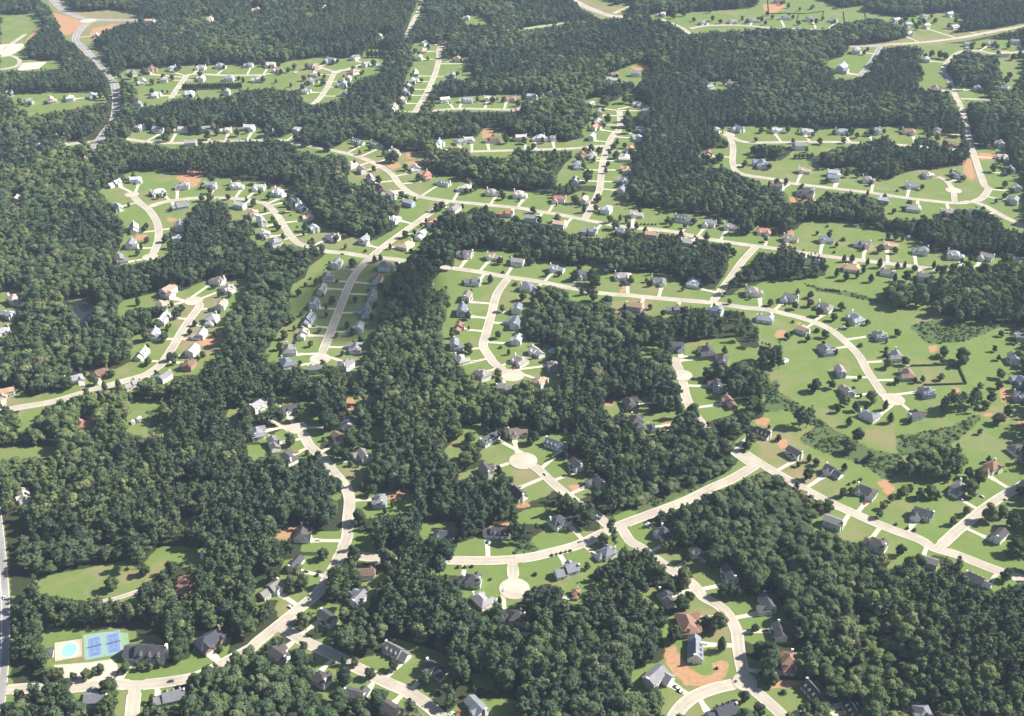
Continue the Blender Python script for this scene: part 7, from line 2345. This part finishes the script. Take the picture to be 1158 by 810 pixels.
# -- the woods
def woods():
    pts = []
    y = 440.0; row = 0
    while y < 2900:
        sp = 7.3+max(0, y-800)/1900*3.4
        hw = .52*y*1.02+150; xs = np.arange(-hw, hw, sp)+(sp/2 if row % 2 else 0)
        pts.append(np.stack([xs+rng.uniform(-.42, .42, len(xs))*sp, y+rng.uniform(-.4, .4, len(xs))*sp*.9], 1)); y += sp*.87; row += 1
    P = np.concatenate(pts); X, Y = P[:,0], P[:,1]; n = len(P)
    nz = vnoise(X, Y, 95, 1)*.6+vnoise(X, Y, 28, 2)*.4; sp_n = vnoise(X, Y, 130, 3)*.65+rng.random(n)*.35
    is_pine = sp_n > .47
    h = np.where(is_pine, 18+7*nz+rng.normal(0, 2.6, n), 13.5+8*nz+rng.normal(0, 3.0, n)); h = np.clip(h, 7, 29)
    low = np.zeros(n, bool); pale = np.zeros(n, bool)
    for s, f, k in LOWWOOD:
        i = pip(dec(s), X, Y); h[i] *= f; low |= i
        if k: is_pine[i] &= rng.random(i.sum()) < .2
    h = np.maximum(h, 4)
    wood_base = inany(WOODP, X, Y)
    ok = ~inany(CLEARP, X, Y) | wood_base
    # no tree where a house, a road, the pond or the sports ground stands
    for i in np.nonzero(ok)[0]:
        if near_road(X[i], Y[i]) < (3.0 if Y[i] < 1500 else 6.0): ok[i] = False
    hx = np.array([(a[0], a[1]) for a in HOUSES])
    for s0 in range(0, n, 4000):
        sl = slice(s0, s0+4000); d = np.sqrt(((P[sl,None,:]-hx[None])**2).sum(-1)).min(1); ok[sl] &= d > 11
    ok &= ~inany(PONDP+[DECK, COURTBASE, PARK], X, Y)
    # keep the lawns, roofs and roads that are open to the sky clear of overhanging crowns
    best = np.zeros(n); loose = np.where(Y < 1150, rng.uniform(.84, 1.04, n), rng.uniform(.74, 1.0, n))
    for f in (1.0, .78, .58, .42):
        good = np.ones(n, bool)
        for g in (.9, .6):
            k = H_CAM/(H_CAM-h*f*g*loose); good &= ~inany(CLEARP, X*k, Y*k)
        for g in (.85, .5):
            k = H_CAM/(H_CAM-h*f*g); dh = np.full(n, 1e9)
            for s0 in range(0, n, 4000):
                sl = slice(s0, s0+4000); q = P[sl]*k[sl,None]; dh[sl] = np.sqrt(((q[:,None,:]-hx[None])**2).sum(-1)).min(1)
            good &= dh > 10.5
        best = np.where((best == 0) & good, f, best)
    for g in (.35, .6, .85):                 # nothing shades the sports ground
        k = h*g/math.tan(math.radians(40)); sxx, syy = X-k*.978, Y-k*.208
        ok &= ~(inany([grow(DECK, 4), grow(COURTBASE, 5)]+LIT, sxx, syy))
    best = np.where(wood_base, 1.0, best)
    ok &= best > 0; h = h*np.where(best > 0, best, 1); ok &= h > 3.2
    ok &= ~(low & (rng.random(n) < .05)); ok &= (rng.random(n) < .97) & ((vnoise(X, Y, 21, 8) > .27) | (rng.random(n) < .55) | wood_base)
    return X[ok], Y[ok], h[ok], is_pine[ok], low[ok]
WX, WY, WH, WPINE, WLOW = woods()
# which trees show largest inside the view
F = 1250.0; th = math.radians(31)
def project(x, y, z):
    vx, vy, vz = x, y, z-H_CAM; dep = vy*math.cos(th)-vz*math.sin(th); up = vy*math.sin(th)+vz*math.cos(th)
    return 579+F*vx/dep, 405-F*up/dep, dep
px, py, dep = project(WX, WY, WH*.6); inview = (px > 3) & (px < 1155) & (py > 3) & (py < 806)
size = np.where(inview, WH/dep, 0); order = np.argsort(-size); solo = set()
nb_, np_ = 0, 0
def wood_of(x, y): return min(ANCHORS, key=lambda a: math.hypot(a[0][0]-x, a[0][1]-y))[1]
for i in order:
    k = 'pine' if WPINE[i] else 'broad'
    if k == 'pine':
        if np_ >= 240: continue
        np_ += 1
    else:
        if nb_ >= 290: continue
        nb_ += 1
    solo.add(int(i)); w = wood_of(WX[i], WY[i]); v = random.randrange(len(SPEC[k]))
    tall = WH[i] > (21 if k == 'pine' else 17)
    lab = ('%s pine in the nearest rows of %s' if k == 'pine' else '%s rounded broadleaf tree in the nearest rows of %s') % ('taller' if tall else 'shorter', w)
    plant(k, v, WX[i], WY[i], WH[i], lab, lab.split(' in ')[0]+'s of '+w, wide=random.uniform(.95, 1.2))
    if nb_ >= 290 and np_ >= 240: break
rest = np.array([i for i in range(len(WX)) if i not in solo])
def scatter(name, x, y, kindvar, sxy, sz, srcs):
    n = len(x); me = bpy.data.meshes.new(name); me.vertices.add(n); me.vertices.foreach_set('co', np.stack([x, y, np.zeros(n)], 1).astype(np.float32).ravel())
    me.attributes.new('variant', 'INT', 'POINT').data.foreach_set('value', kindvar.astype(np.int32))
    me.attributes.new('turn', 'FLOAT_VECTOR', 'POINT').data.foreach_set('vector', np.stack([np.zeros(n), np.zeros(n), rng.uniform(0, 6.283, n)], 1).astype(np.float32).ravel())
    me.attributes.new('size', 'FLOAT_VECTOR', 'POINT').data.foreach_set('vector', np.stack([sxy, sxy*rng.uniform(.9, 1.1, n), sz], 1).astype(np.float32).ravel())
    o = tag(ob(name, me), kind='stuff')
    ng = bpy.data.node_groups.new(name+'_nodes', 'GeometryNodeTree'); ng.interface.new_socket('Geometry', in_out='INPUT', socket_type='NodeSocketGeometry'); ng.interface.new_socket('Geometry', in_out='OUTPUT', socket_type='NodeSocketGeometry')
    N = ng.nodes; L = ng.links; gi = N.new('NodeGroupInput'); go = N.new('NodeGroupOutput'); jn = N.new('GeometryNodeJoinGeometry')
    def named(a, t):
        q = N.new('GeometryNodeInputNamedAttribute'); q.data_type = t; q.inputs['Name'].default_value = a; return next(s for s in q.outputs if s.enabled and s.name == 'Attribute')
    va, tu, si = named('variant', 'INT'), named('turn', 'FLOAT_VECTOR'), named('size', 'FLOAT_VECTOR')
    for k, s in enumerate(srcs):
        oi = N.new('GeometryNodeObjectInfo'); oi.transform_space = 'ORIGINAL'; oi.inputs['Object'].default_value = s; oi.inputs['As Instance'].default_value = True
        cm = N.new('FunctionNodeCompare'); cm.data_type = 'INT'; cm.operation = 'EQUAL'
        ii = [s2 for s2 in cm.inputs if s2.type == 'INT']; L.new(va, ii[0]); ii[1].default_value = k
        ip = N.new('GeometryNodeInstanceOnPoints'); L.new(gi.outputs[0], ip.inputs['Points']); L.new(cm.outputs[0], ip.inputs['Selection']); L.new(oi.outputs['Geometry'], ip.inputs['Instance']); L.new(tu, ip.inputs['Rotation']); L.new(si, ip.inputs['Scale']); L.new(ip.outputs[0], jn.inputs[0])
    L.new(jn.outputs[0], go.inputs[0]); md = o.modifiers.new('scatter', 'NODES'); md.node_group = ng; return o
srck = [('broad', i) for i in range(5)]+[('pine', i) for i in range(4)]
# the farthest trees of the woods stand as objects of one mesh each; the rest of the wood repeats their shapes
for k, v in srck:
    if (k, v) not in SRC:
        c = [i for i in rest if (WPINE[i] == (k == 'pine')) and 1700 < WY[i] < 2300 and abs(WX[i]) < 600 and WH[i] > 12]
        i = c[(v*37+5) % len(c)]; rest = rest[rest != i]; plant(k, v, WX[i], WY[i], WH[i], 'distant %s in the deep upper woods' % ('pine' if k == 'pine' else 'broadleaf tree'), 'distant trees of the deep upper woods', parts=False)
kv = np.where(WPINE[rest], 5+rng.integers(0, 4, len(rest)), rng.integers(0, 5, len(rest)))
fw = np.where(WPINE[rest], rng.uniform(.85, 1.2, len(rest)), rng.uniform(.85, 1.42, len(rest)))*np.where(WLOW[rest], 1.75, 1.0)*(1+np.clip(WY[rest]-1000, 0, 1500)/1500*.30)*.96
forest = scatter('forest', WX[rest], WY[rest], kv, WH[rest]*fw, WH[rest], [SRC[k] for k in srck])
# -- scrub in the rough meadows
sx, sy = [], []
for p in SCRUBP:
    A = np.array(p); x0, y0 = A.min(0); x1, y1 = A.max(0); n = int((x1-x0)*(y1-y0)/8)
    X = rng.uniform(x0, x1, n); Y = rng.uniform(y0, y1, n); k = pip(p, X, Y) & (vnoise(X, Y, 17, 5)*.6+rng.random(n)*.4 > .47); sx.append(X[k]); sy.append(Y[k])
sx = np.concatenate(sx); sy = np.concatenate(sy); hh = rng.gamma(2.0, .36, len(sx))+.35
keep = np.array([near_road(a, b) > 1.5 for a, b in zip(sx, sy)]); sx, sy, hh = sx[keep], sy[keep], hh[keep]
q, c, t = ovoid(51, .8, .0, 150, .16, .7); sm = assemble('scrub_bush', q, c, M['scrub'])
bush = ob('shrub', sm); bush.location = (sx[0], sy[0], 0); bush.scale = (2, 2, 2); tag(bush, 'pale green bush at the rim of the scrub meadow', 'shrub')
scatter('scrub', sx[1:], sy[1:], np.zeros(len(sx)-1), hh[1:]*rng.uniform(.8, 1.5, len(sx)-1), hh[1:]*.8, [bush])
# ------------------------------------------------------------------ pond, pool, courts, parking
mb = MB(); mb.sheet(PONDP[0], -.2, .05); tag(ob('pond', mb.mesh('pond', M['pond'])), kind='structure')
def smooth(poly, n=6): 
    out = []; k = len(poly)
    for i in range(k):
        p0, p1, p2, p3 = (np.array(poly[(i+d) % k]) for d in (-1, 0, 1, 2))
        for j in range(n):
            t = j/n; out.append(tuple(.5*(2*p1+(p2-p0)*t+(2*p0-5*p1+4*p2-p3)*t*t+(3*p1-p0-3*p2+p3)*t**3)))
    return out
mb = MB(); mb.sheet(DECK, 0, .10); tag(ob('pool_deck', mb.mesh('pool_deck', M['deck'])), kind='structure')
mb = MB(); mb.sheet(PARK, 0, .052); tag(ob('car_park', mb.mesh('car_park', M['lot'])), kind='structure')
for l in PARKLOT:
    mb = MB(); mb.sheet(l, 0, .05); tag(ob('car_park', mb.mesh('car_park', M['drive'])), kind='structure')
def pool(poly, label):
    w = smooth(poly); c = np.mean(w, 0); t = tag(empty('swimming_pool', (c[0], c[1], 0)), label, 'swimming pool')
    w = [(a-c[0], b-c[1]) for a, b in w]; o = grow(w, .5); mb = MB(); n = len(w)
    mb.v = [(x, y, .20) for x, y in w]+[(x, y, .20) for x, y in o]+[(x, y, 0) for x, y in o]+[(x, y, .0) for x, y in w]
    mb.f = [(i, (i+1) % n, n+(i+1) % n, n+i) for i in range(n)]+[(n+i, n+(i+1) % n, 2*n+(i+1) % n, 2*n+i) for i in range(n)]+[(3*n+i, 3*n+(i+1) % n, (i+1) % n, i) for i in range(n)]
    ob('pool_rim', mb.mesh('pool_rim', M['white']), t); mb = MB(); mb.sheet(w, .0, .15); ob('water', mb.mesh('water', M['pool']), t)
pool(POOL, 'turquoise kidney-shaped swimming pool beside the two tennis courts')
for (a, b), l in zip(BYPOOL, ('small turquoise backyard pool behind a house on the central hooked cul-de-sac', 'faint turquoise backyard pool near the upper left clearing street')):
    pool([(a+6*math.cos(t)*(1+.2*math.sin(2*t)), b+5*math.sin(t)) for t in np.arange(0, 6.2, .7)], l)
mb = MB(); mb.sheet(COURTBASE, 0, .03); tag(ob('court_surround', mb.mesh('court_surround', M['court_green'])), kind='structure')
def court(poly, label):
    P = np.array(poly); c = P.mean(0); u = (P[1]-P[0]+P[2]-P[3])/2; v = (P[3]-P[0]+P[2]-P[1])/2; L = np.linalg.norm(v); W = np.linalg.norm(u); ang = math.atan2(v[1], v[0])
    t = tag(empty('tennis_court', (c[0], c[1], 0), ang), label, 'tennis court', 'blue tennis courts by the pool')
    t.scale = (.86, .86, 1); L, W = 25.5, 12.0; mb = MB(); mb.box(-L/2-2, L/2+2, -W/2-.9, W/2+.9, 0, .06); ob('court_apron', mb.mesh('court_apron', M['court_light']), t)
    mb = MB(); mb.box(-11.9, 11.9, -5.5, 5.5, .02, .075); ob('playing_surface', mb.mesh('playing_surface', M['court_blue']), t)
    mb = MB()
    for x0, x1, y0, y1 in ((-11.9, 11.9, 5.35, 5.5), (-11.9, 11.9, -5.5, -5.35), (-11.9, 11.9, 4.05, 4.2), (-11.9, 11.9, -4.2, -4.05), (-11.9, -11.75, -5.35, 5.35), (11.75, 11.9, -5.35, 5.35), (-6.5, -6.35, -4.05, 4.05), (6.35, 6.5, -4.05, 4.05), (-6.35, 6.35, -.07, .07)):
        mb.poly((x0, y0, .08), (x1, y0, .08), (x1, y1, .08), (x0, y1, .08))
    ob('court_lines', mb.mesh('court_lines', M['line'], False), t)
    mb = MB(); mb.box(-.04, .04, -6.3, 6.3, .12, 1.0); ob('net', mb.mesh('net', M['mesh']), t)
    for s in (1, -1):
        mb = MB(); mb.tube((0, 6.4*s, 0), (0, 6.4*s, 1.15), .06, .06); ob('net_post', mb.mesh('net_post', M['metal']), t)
court(COURTA, 'blue tennis court next to the swimming pool deck'); court(COURTB, 'blue tennis court farther from the swimming pool')
def railing(poly, name, label, h, mat, closed=True, step=6.0, rails=(1.0,)):
    P = np.array(poly); c = P.mean(0); t = tag(empty(name, (c[0], c[1], 0)), label, 'fence'); pm = MB(); rm = MB(); n = len(P)
    for i in range(n if closed else n-1):
        a, b = P[i]-c, P[(i+1) % n]-c; k = max(1, int(np.linalg.norm(b-a)/step))
        for j in range(k): 
            q = a+(b-a)*j/k; m = MB(); m.tube((*q, 0), (*q, h), .06, .06, 5); ob('post', m.mesh('post', mat), t)
        for r in rails: rm.tube((*a, h*r), (*b, h*r), .04, .04, 4)
    ob('rail', rm.mesh('rail', mat), t)
railing(grow(COURTBASE, .5), 'chain_link_fence', 'tall thin steel fence round both tennis courts', 3.0, M['metal'], True, 5, (1.0, .5))
railing(grow(DECK, .4), 'pool_fence', 'low dark railing round the pool deck', 1.3, M['fence'], True, 3, (1.0, .2))
def board_fence(l, label):
    c = np.mean(l, 0); t = tag(empty('board_fence', (c[0], c[1], 0)), label, 'fence', 'dark board fences round far yards'); bm_ = MB()
    for a, b in zip(l, l[1:]):
        a = np.array(a)-c; b = np.array(b)-c; d = (b-a)/np.linalg.norm(b-a); nn = np.array([-d[1], d[0]])*.08
        q = [tuple(a+nn), tuple(b+nn), tuple(b-nn), tuple(a-nn)]; bm_.sheet(q, 0.02, 1.9)
        k = max(1, int(np.linalg.norm(b-a)/12))
        for j in range(k+1):
            p = a+(b-a)*j/k; m = MB(); m.box(p[0]-.15, p[0]+.15, p[1]-.15, p[1]+.15, 0, 2.1); ob('post', m.mesh('post', M['fence']), t)
    ob('board_panel', bm_.mesh('board_panel', M['fence']), t)
for l, s in zip(FENCE, ('long dark board fence round the yard at the top edge', 'short dark fence beside the far row of grey roofs', 'short dark fence left of the far dark wood', 'dark dividing fence between two far grey-roofed houses')): board_fence(l, s)
def hedge_mesh(l, h, w):
    r = np.random.default_rng(int(l[0][0]*7) % 999); c = np.mean(l, 0); Vs, Ts = [], []; mb = MB()
    for a, b in zip(l, l[1:]):
        a = np.array(a)-c; b = np.array(b)-c; L = np.linalg.norm(b-a); d = (b-a)/L; nn = np.array([-d[1], d[0]]); n = int(L*14)
        u = r.uniform(0, L, n); s = r.uniform(-1, 1, n)*w/2; z = r.uniform(.05, 1, n)**.6*h; s = np.where(z < h*.85, np.sign(s)*w/2, s)
        P = np.stack([a[0]+d[0]*u+nn[0]*s, a[1]+d[1]*u+nn[1]*s, z], 1); N = np.stack([nn[0]*s, nn[1]*s, np.full(n, .7)], 1)+r.normal(size=(n, 3))*.4; N /= np.linalg.norm(N, axis=1)[:,None]
        V, Q, T = leaf_quads(r, P, N, .45, r.uniform(.1, .9, n)); Vs.append(V); Ts.append(T)
        mb.sheet([tuple(a+nn*w*.4), tuple(b+nn*w*.4), tuple(b-nn*w*.4), tuple(a-nn*w*.4)], 0, h*.85)
    V = np.concatenate(Vs); T = np.concatenate(Ts); k = len(V); me = bpy.data.meshes.new('hedge')
    me.from_pydata([tuple(v) for v in V]+mb.v, [], [tuple(range(i, i+4)) for i in range(0, k, 4)]+[tuple(k+i for i in f) for f in mb.f]); me.materials.append(M['cyp'])
    me.attributes.new('tone', 'FLOAT', 'POINT').data.foreach_set('value', np.concatenate([T, np.full(len(mb.v), .3)]).astype(np.float32)); return me, c
for l, s in zip(HEDGE, ('dark clipped hedge along the far side of the big lawn by the round end', 'dark clipped hedge along the near side of the big lawn by the round end', 'low diagonal hedge beside the green lawn turning', 'trimmed hedge in front of the house at the right edge side road')):
    me, c = hedge_mesh(l, 1.7, 1.6); o = ob('hedge', me); o.location = (c[0], c[1], 0); tag(o, s, 'hedge')
# ------------------------------------------------------------------ pool house, sheds, trailer, cars
def little_house(name, x, y, rz, w, d, ze, pitch, label, cat, rc, wc, hipped=False, group=None):
    rb, wb = MB(), MB()
    (hip if hipped else lambda a, b, *q: gable(a, b, *q, 'x', .25, .12))(rb, wb, -w/2, w/2, -d/2, d/2, ze, pitch)
    t = tag(empty(name, (x, y, 0), rz), label, cat, group); o = ob('wall', wb.mesh('wall', M['wall']), t); o.color = (*wc, 1); o = ob('roof', rb.mesh('roof', M['roof']), t); o.color = (*rc, 1)
    m = MB(); m.box(-.5, .5, -d/2-.06, -d/2+.04, 0, 2.0); ob('door', m.mesh('door', M['fence']), t)
little_house('pool_house', POOLHOUSE[0][0], POOLHOUSE[0][1], .25, 10, 8, 2.8, .6, 'small dark hipped pool house at the end of the pool deck', 'pool house', ROOFC['d'], WALLC['w'], True)
used = set()
for i, (x, y, hm) in enumerate(SHEDS):
    col_ = [(.7, .7, .68), (.5, .47, .42), (.62, .63, .64)][i % 3]; lab = '%s garden shed near %s' % (['white', 'tan', 'pale grey'][i % 3], HSHORT[hm])
    if lab in used: lab = 'second '+lab
    used.add(lab); little_house('garden_shed', x, y, i*.7, 4.6, 3.4, 2.3, .5, lab, 'shed', col_, col_, False, 'garden sheds in back yards')
(tx, ty_), (tx2, ty2) = TRAILER
t = tag(empty('box_trailer', ((tx+tx2)/2, (ty_+ty2)/2, 0), math.atan2(ty2-ty_, tx2-tx)), 'long white trailer parked on the meadow near the brick-red roof', 'trailer')
m = MB(); m.box(-5.5, 5.5, -1.25, 1.25, .7, 3.2); ob('body', m.mesh('body', M['white']), t); m = MB(); m.box(-7, -5.5, -.15, .15, .6, .75); ob('drawbar', m.mesh('drawbar', M['metal']), t)
def wheel_mesh():
    m = MB(); m.tube((0, -.11, 0), (0, .11, 0), .33, .33, 14); m.tube((0, .11, 0), (0, -.112, 0), .32, .32, 14); return m.mesh('wheel', M['net'])
WHEEL = wheel_mesh()
for xx in (1.2, 2.2):
    for s in (1, -1):
        w = ob('wheel', WHEEL, t); w.location = (xx, 1.1*s, .33)
def car_meshes():
    b = MB(); prof = [(-2.25, .35), (2.2, .35), (2.3, .6), (2.15, .82), (1.2, .95), (-2.1, 1.0), (-2.3, .75)]; b.prism(prof, -.9, .9, 'y')
    b.v = [(x, y*(1-.06*abs(x)/2.3), z) for x, y, z in b.v]; g = MB(); g.prism([(-1.7, .98), (1.15, .96), (.45, 1.38), (-1.3, 1.40)], -.76, .76, 'y')
    r = MB(); r.box(-1.25, .42, -.70, .70, 1.385, 1.47); return b, g, r
CB, CG, CR = car_meshes(); CPAINT = {'w': (.75, .75, .74), 'd': (.045, .05, .065), 'k': (.02, .02, .022), 'r': (.42, .04, .03), 'g': (.35, .36, .38)}
CME = {}
for k, c in CPAINT.items():
    mt = plain('car_paint_'+{'w': 'white', 'd': 'dark', 'k': 'black', 'r': 'red', 'g': 'silver'}[k], c, .3, .5, .03, **{'Coat Weight': .6}); CME[k] = (CB.mesh('body', mt), CR.mesh('roof_panel', mt))
CGM = CG.mesh('windows', M['glass']); cused = {}
for (x, y, ang, k, ri, hm) in CARS:
    cn = {'w': 'white', 'd': 'dark', 'k': 'black', 'r': 'red', 'g': 'silver'}[k]
    lab = '%s car on %s near %s' % (cn, ROADS[ri][2], HSHORT[hm].split(',')[0]) if ri >= 0 else '%s car parked beside %s' % (cn, HSHORT[hm])
    cused[lab] = cused.get(lab, 0)+1
    if cused[lab] > 1: lab = lab.replace(' car ', ' farther car ' if cused[lab] == 2 else ' farthest car ')
    t = tag(empty('car', (x, y, .08 if ri < 0 else .06+ri*.004), ang), lab, 'car', 'cars on the streets and driveways')
    ob('body', CME[k][0], t); ob('roof_panel', CME[k][1], t); ob('window_band', CGM, t)
    for a in (1.4, -1.4):
        for s in (1, -1): w = ob('wheel', WHEEL, t); w.location = (a, .82*s, .33)
for n, (x, y, ax, ay, code, sc, ty, ri, side, oi) in enumerate(HOUSES):      # cars left on driveways in front of the garages
    if y > 1150 or n not in DRIVE or (n*37) % 10 > 4: continue
    lab0 = HSHORT[n]; R = random.Random(n); k = R.choice('wdkgrwd'); (o, u, g0, L) = DRIVE[n]; q = o+u*(g0+4.2+R.uniform(0, 1.5))
    if L < g0+9: continue
    lab = '%s car on the driveway of %s' % ({'w': 'white', 'd': 'dark', 'k': 'black', 'r': 'red', 'g': 'silver'}[k], lab0)
    t = tag(empty('car', (q[0], q[1], .06), math.atan2(u[1], u[0])), lab, 'car', 'cars on the streets and driveways')
    ob('body', CME[k][0], t); ob('roof_panel', CME[k][1], t); ob('window_band', CGM, t)
    for a in (1.4, -1.4):
        for s in (1, -1): w = ob('wheel', WHEEL, t); w.location = (a, .82*s, .33)
# ------------------------------------------------------------------ air, sky, sun, camera
m, nt, out = newmat('haze_air'); v = nt.nodes.new('ShaderNodeVolumePrincipled'); v.inputs['Color'].default_value = (.62, .77, 1.0, 1); v.inputs['Density'].default_value = HAZE; v.inputs['Anisotropy'].default_value = 0.0
nt.links.new(v.outputs[0], out.inputs['Volume'])
mb = MB(); mb.box(-15200, 15200, -6200, 15400, -1, 640); hz = tag(ob('haze', mb.mesh('haze', m)), kind='stuff')
SUN = Vector((math.cos(math.radians(40))*math.cos(math.radians(12)), math.cos(math.radians(40))*math.sin(math.radians(12)), math.sin(math.radians(40))))
# one small cumulus between the sun and the half-shaded street, high above the haze
m, nt, out = newmat('cloud_vapour'); v = nt.nodes.new('ShaderNodeVolumePrincipled'); v.inputs['Color'].default_value = (1, 1, 1, 1); v.inputs['Density'].default_value = .022; nt.links.new(v.outputs[0], out.inputs['Volume'])
import bmesh as _b
bm = _b.new(); _b.ops.create_icosphere(bm, subdivisions=4, radius=1); r_ = np.random.default_rng(4); dirs = rand_dirs(r_, 14)
for q in bm.verts:
    c0 = q.co.normalized(); q.co = c0*(.8+.38*max(max(0, c0.dot(Vector(d))-.72)/.28 for d in dirs))
me = bpy.data.meshes.new('cloud'); bm.to_mesh(me); bm.free(); me.materials.append(m)
k = 1050/math.tan(math.radians(40)); cl = ob('cloud', me); cl.location = (CLOUD[0][0]+k*.978, CLOUD[0][1]+k*.208, 1050); cl.scale = (72, 102, 42); cl.rotation_euler = (0, 0, -.35); tag(cl, kind='stuff')
W = bpy.data.worlds.new('World'); SC.world = W; W.use_nodes = True; nt = W.node_tree; bg = nt.nodes['Background']
sk = nt.nodes.new('ShaderNodeTexSky'); sk.sky_type = 'NISHITA'; sk.sun_disc = False; sk.sun_elevation = math.radians(40); sk.sun_rotation = math.radians(78); sk.altitude = 0.3
nt.links.new(sk.outputs[0], bg.inputs[0]); bg.inputs[1].default_value = SKY
l = bpy.data.lights.new('sun', 'SUN'); l.energy = SUN_E; l.angle = math.radians(.55); l.color = (1, .945, .86); lo = link(bpy.data.objects.new('sun', l)); lo.rotation_euler = SUN.to_track_quat('Z', 'Y').to_euler()
cam = bpy.data.cameras.new('camera'); cam.sensor_width = 36; cam.lens = 36*F/1158; cam.clip_start = 1; cam.clip_end = 60000
co = link(bpy.data.objects.new('camera', cam)); co.location = (0, 0, H_CAM); co.rotation_euler = (math.radians(90-31), 0, 0); SC.camera = co
SC.view_settings.view_transform = 'Standard'; SC.view_settings.look = 'None'; SC.view_settings.gamma = 1; SC.view_settings.use_curve_mapping = False; SC.view_settings.exposure = EXPO
SC.render.engine = 'CYCLES'; cy = SC.cycles; cy.max_bounces = 5; cy.diffuse_bounces = 2; cy.glossy_bounces = 2; cy.transmission_bounces = 2; cy.volume_bounces = 0; cy.transparent_max_bounces = 12; cy.use_adaptive_sampling = True
cy.use_denoising = True
print('houses', len(HOUSES), 'lawn trees', len(TREES), 'wood trees', len(WX))
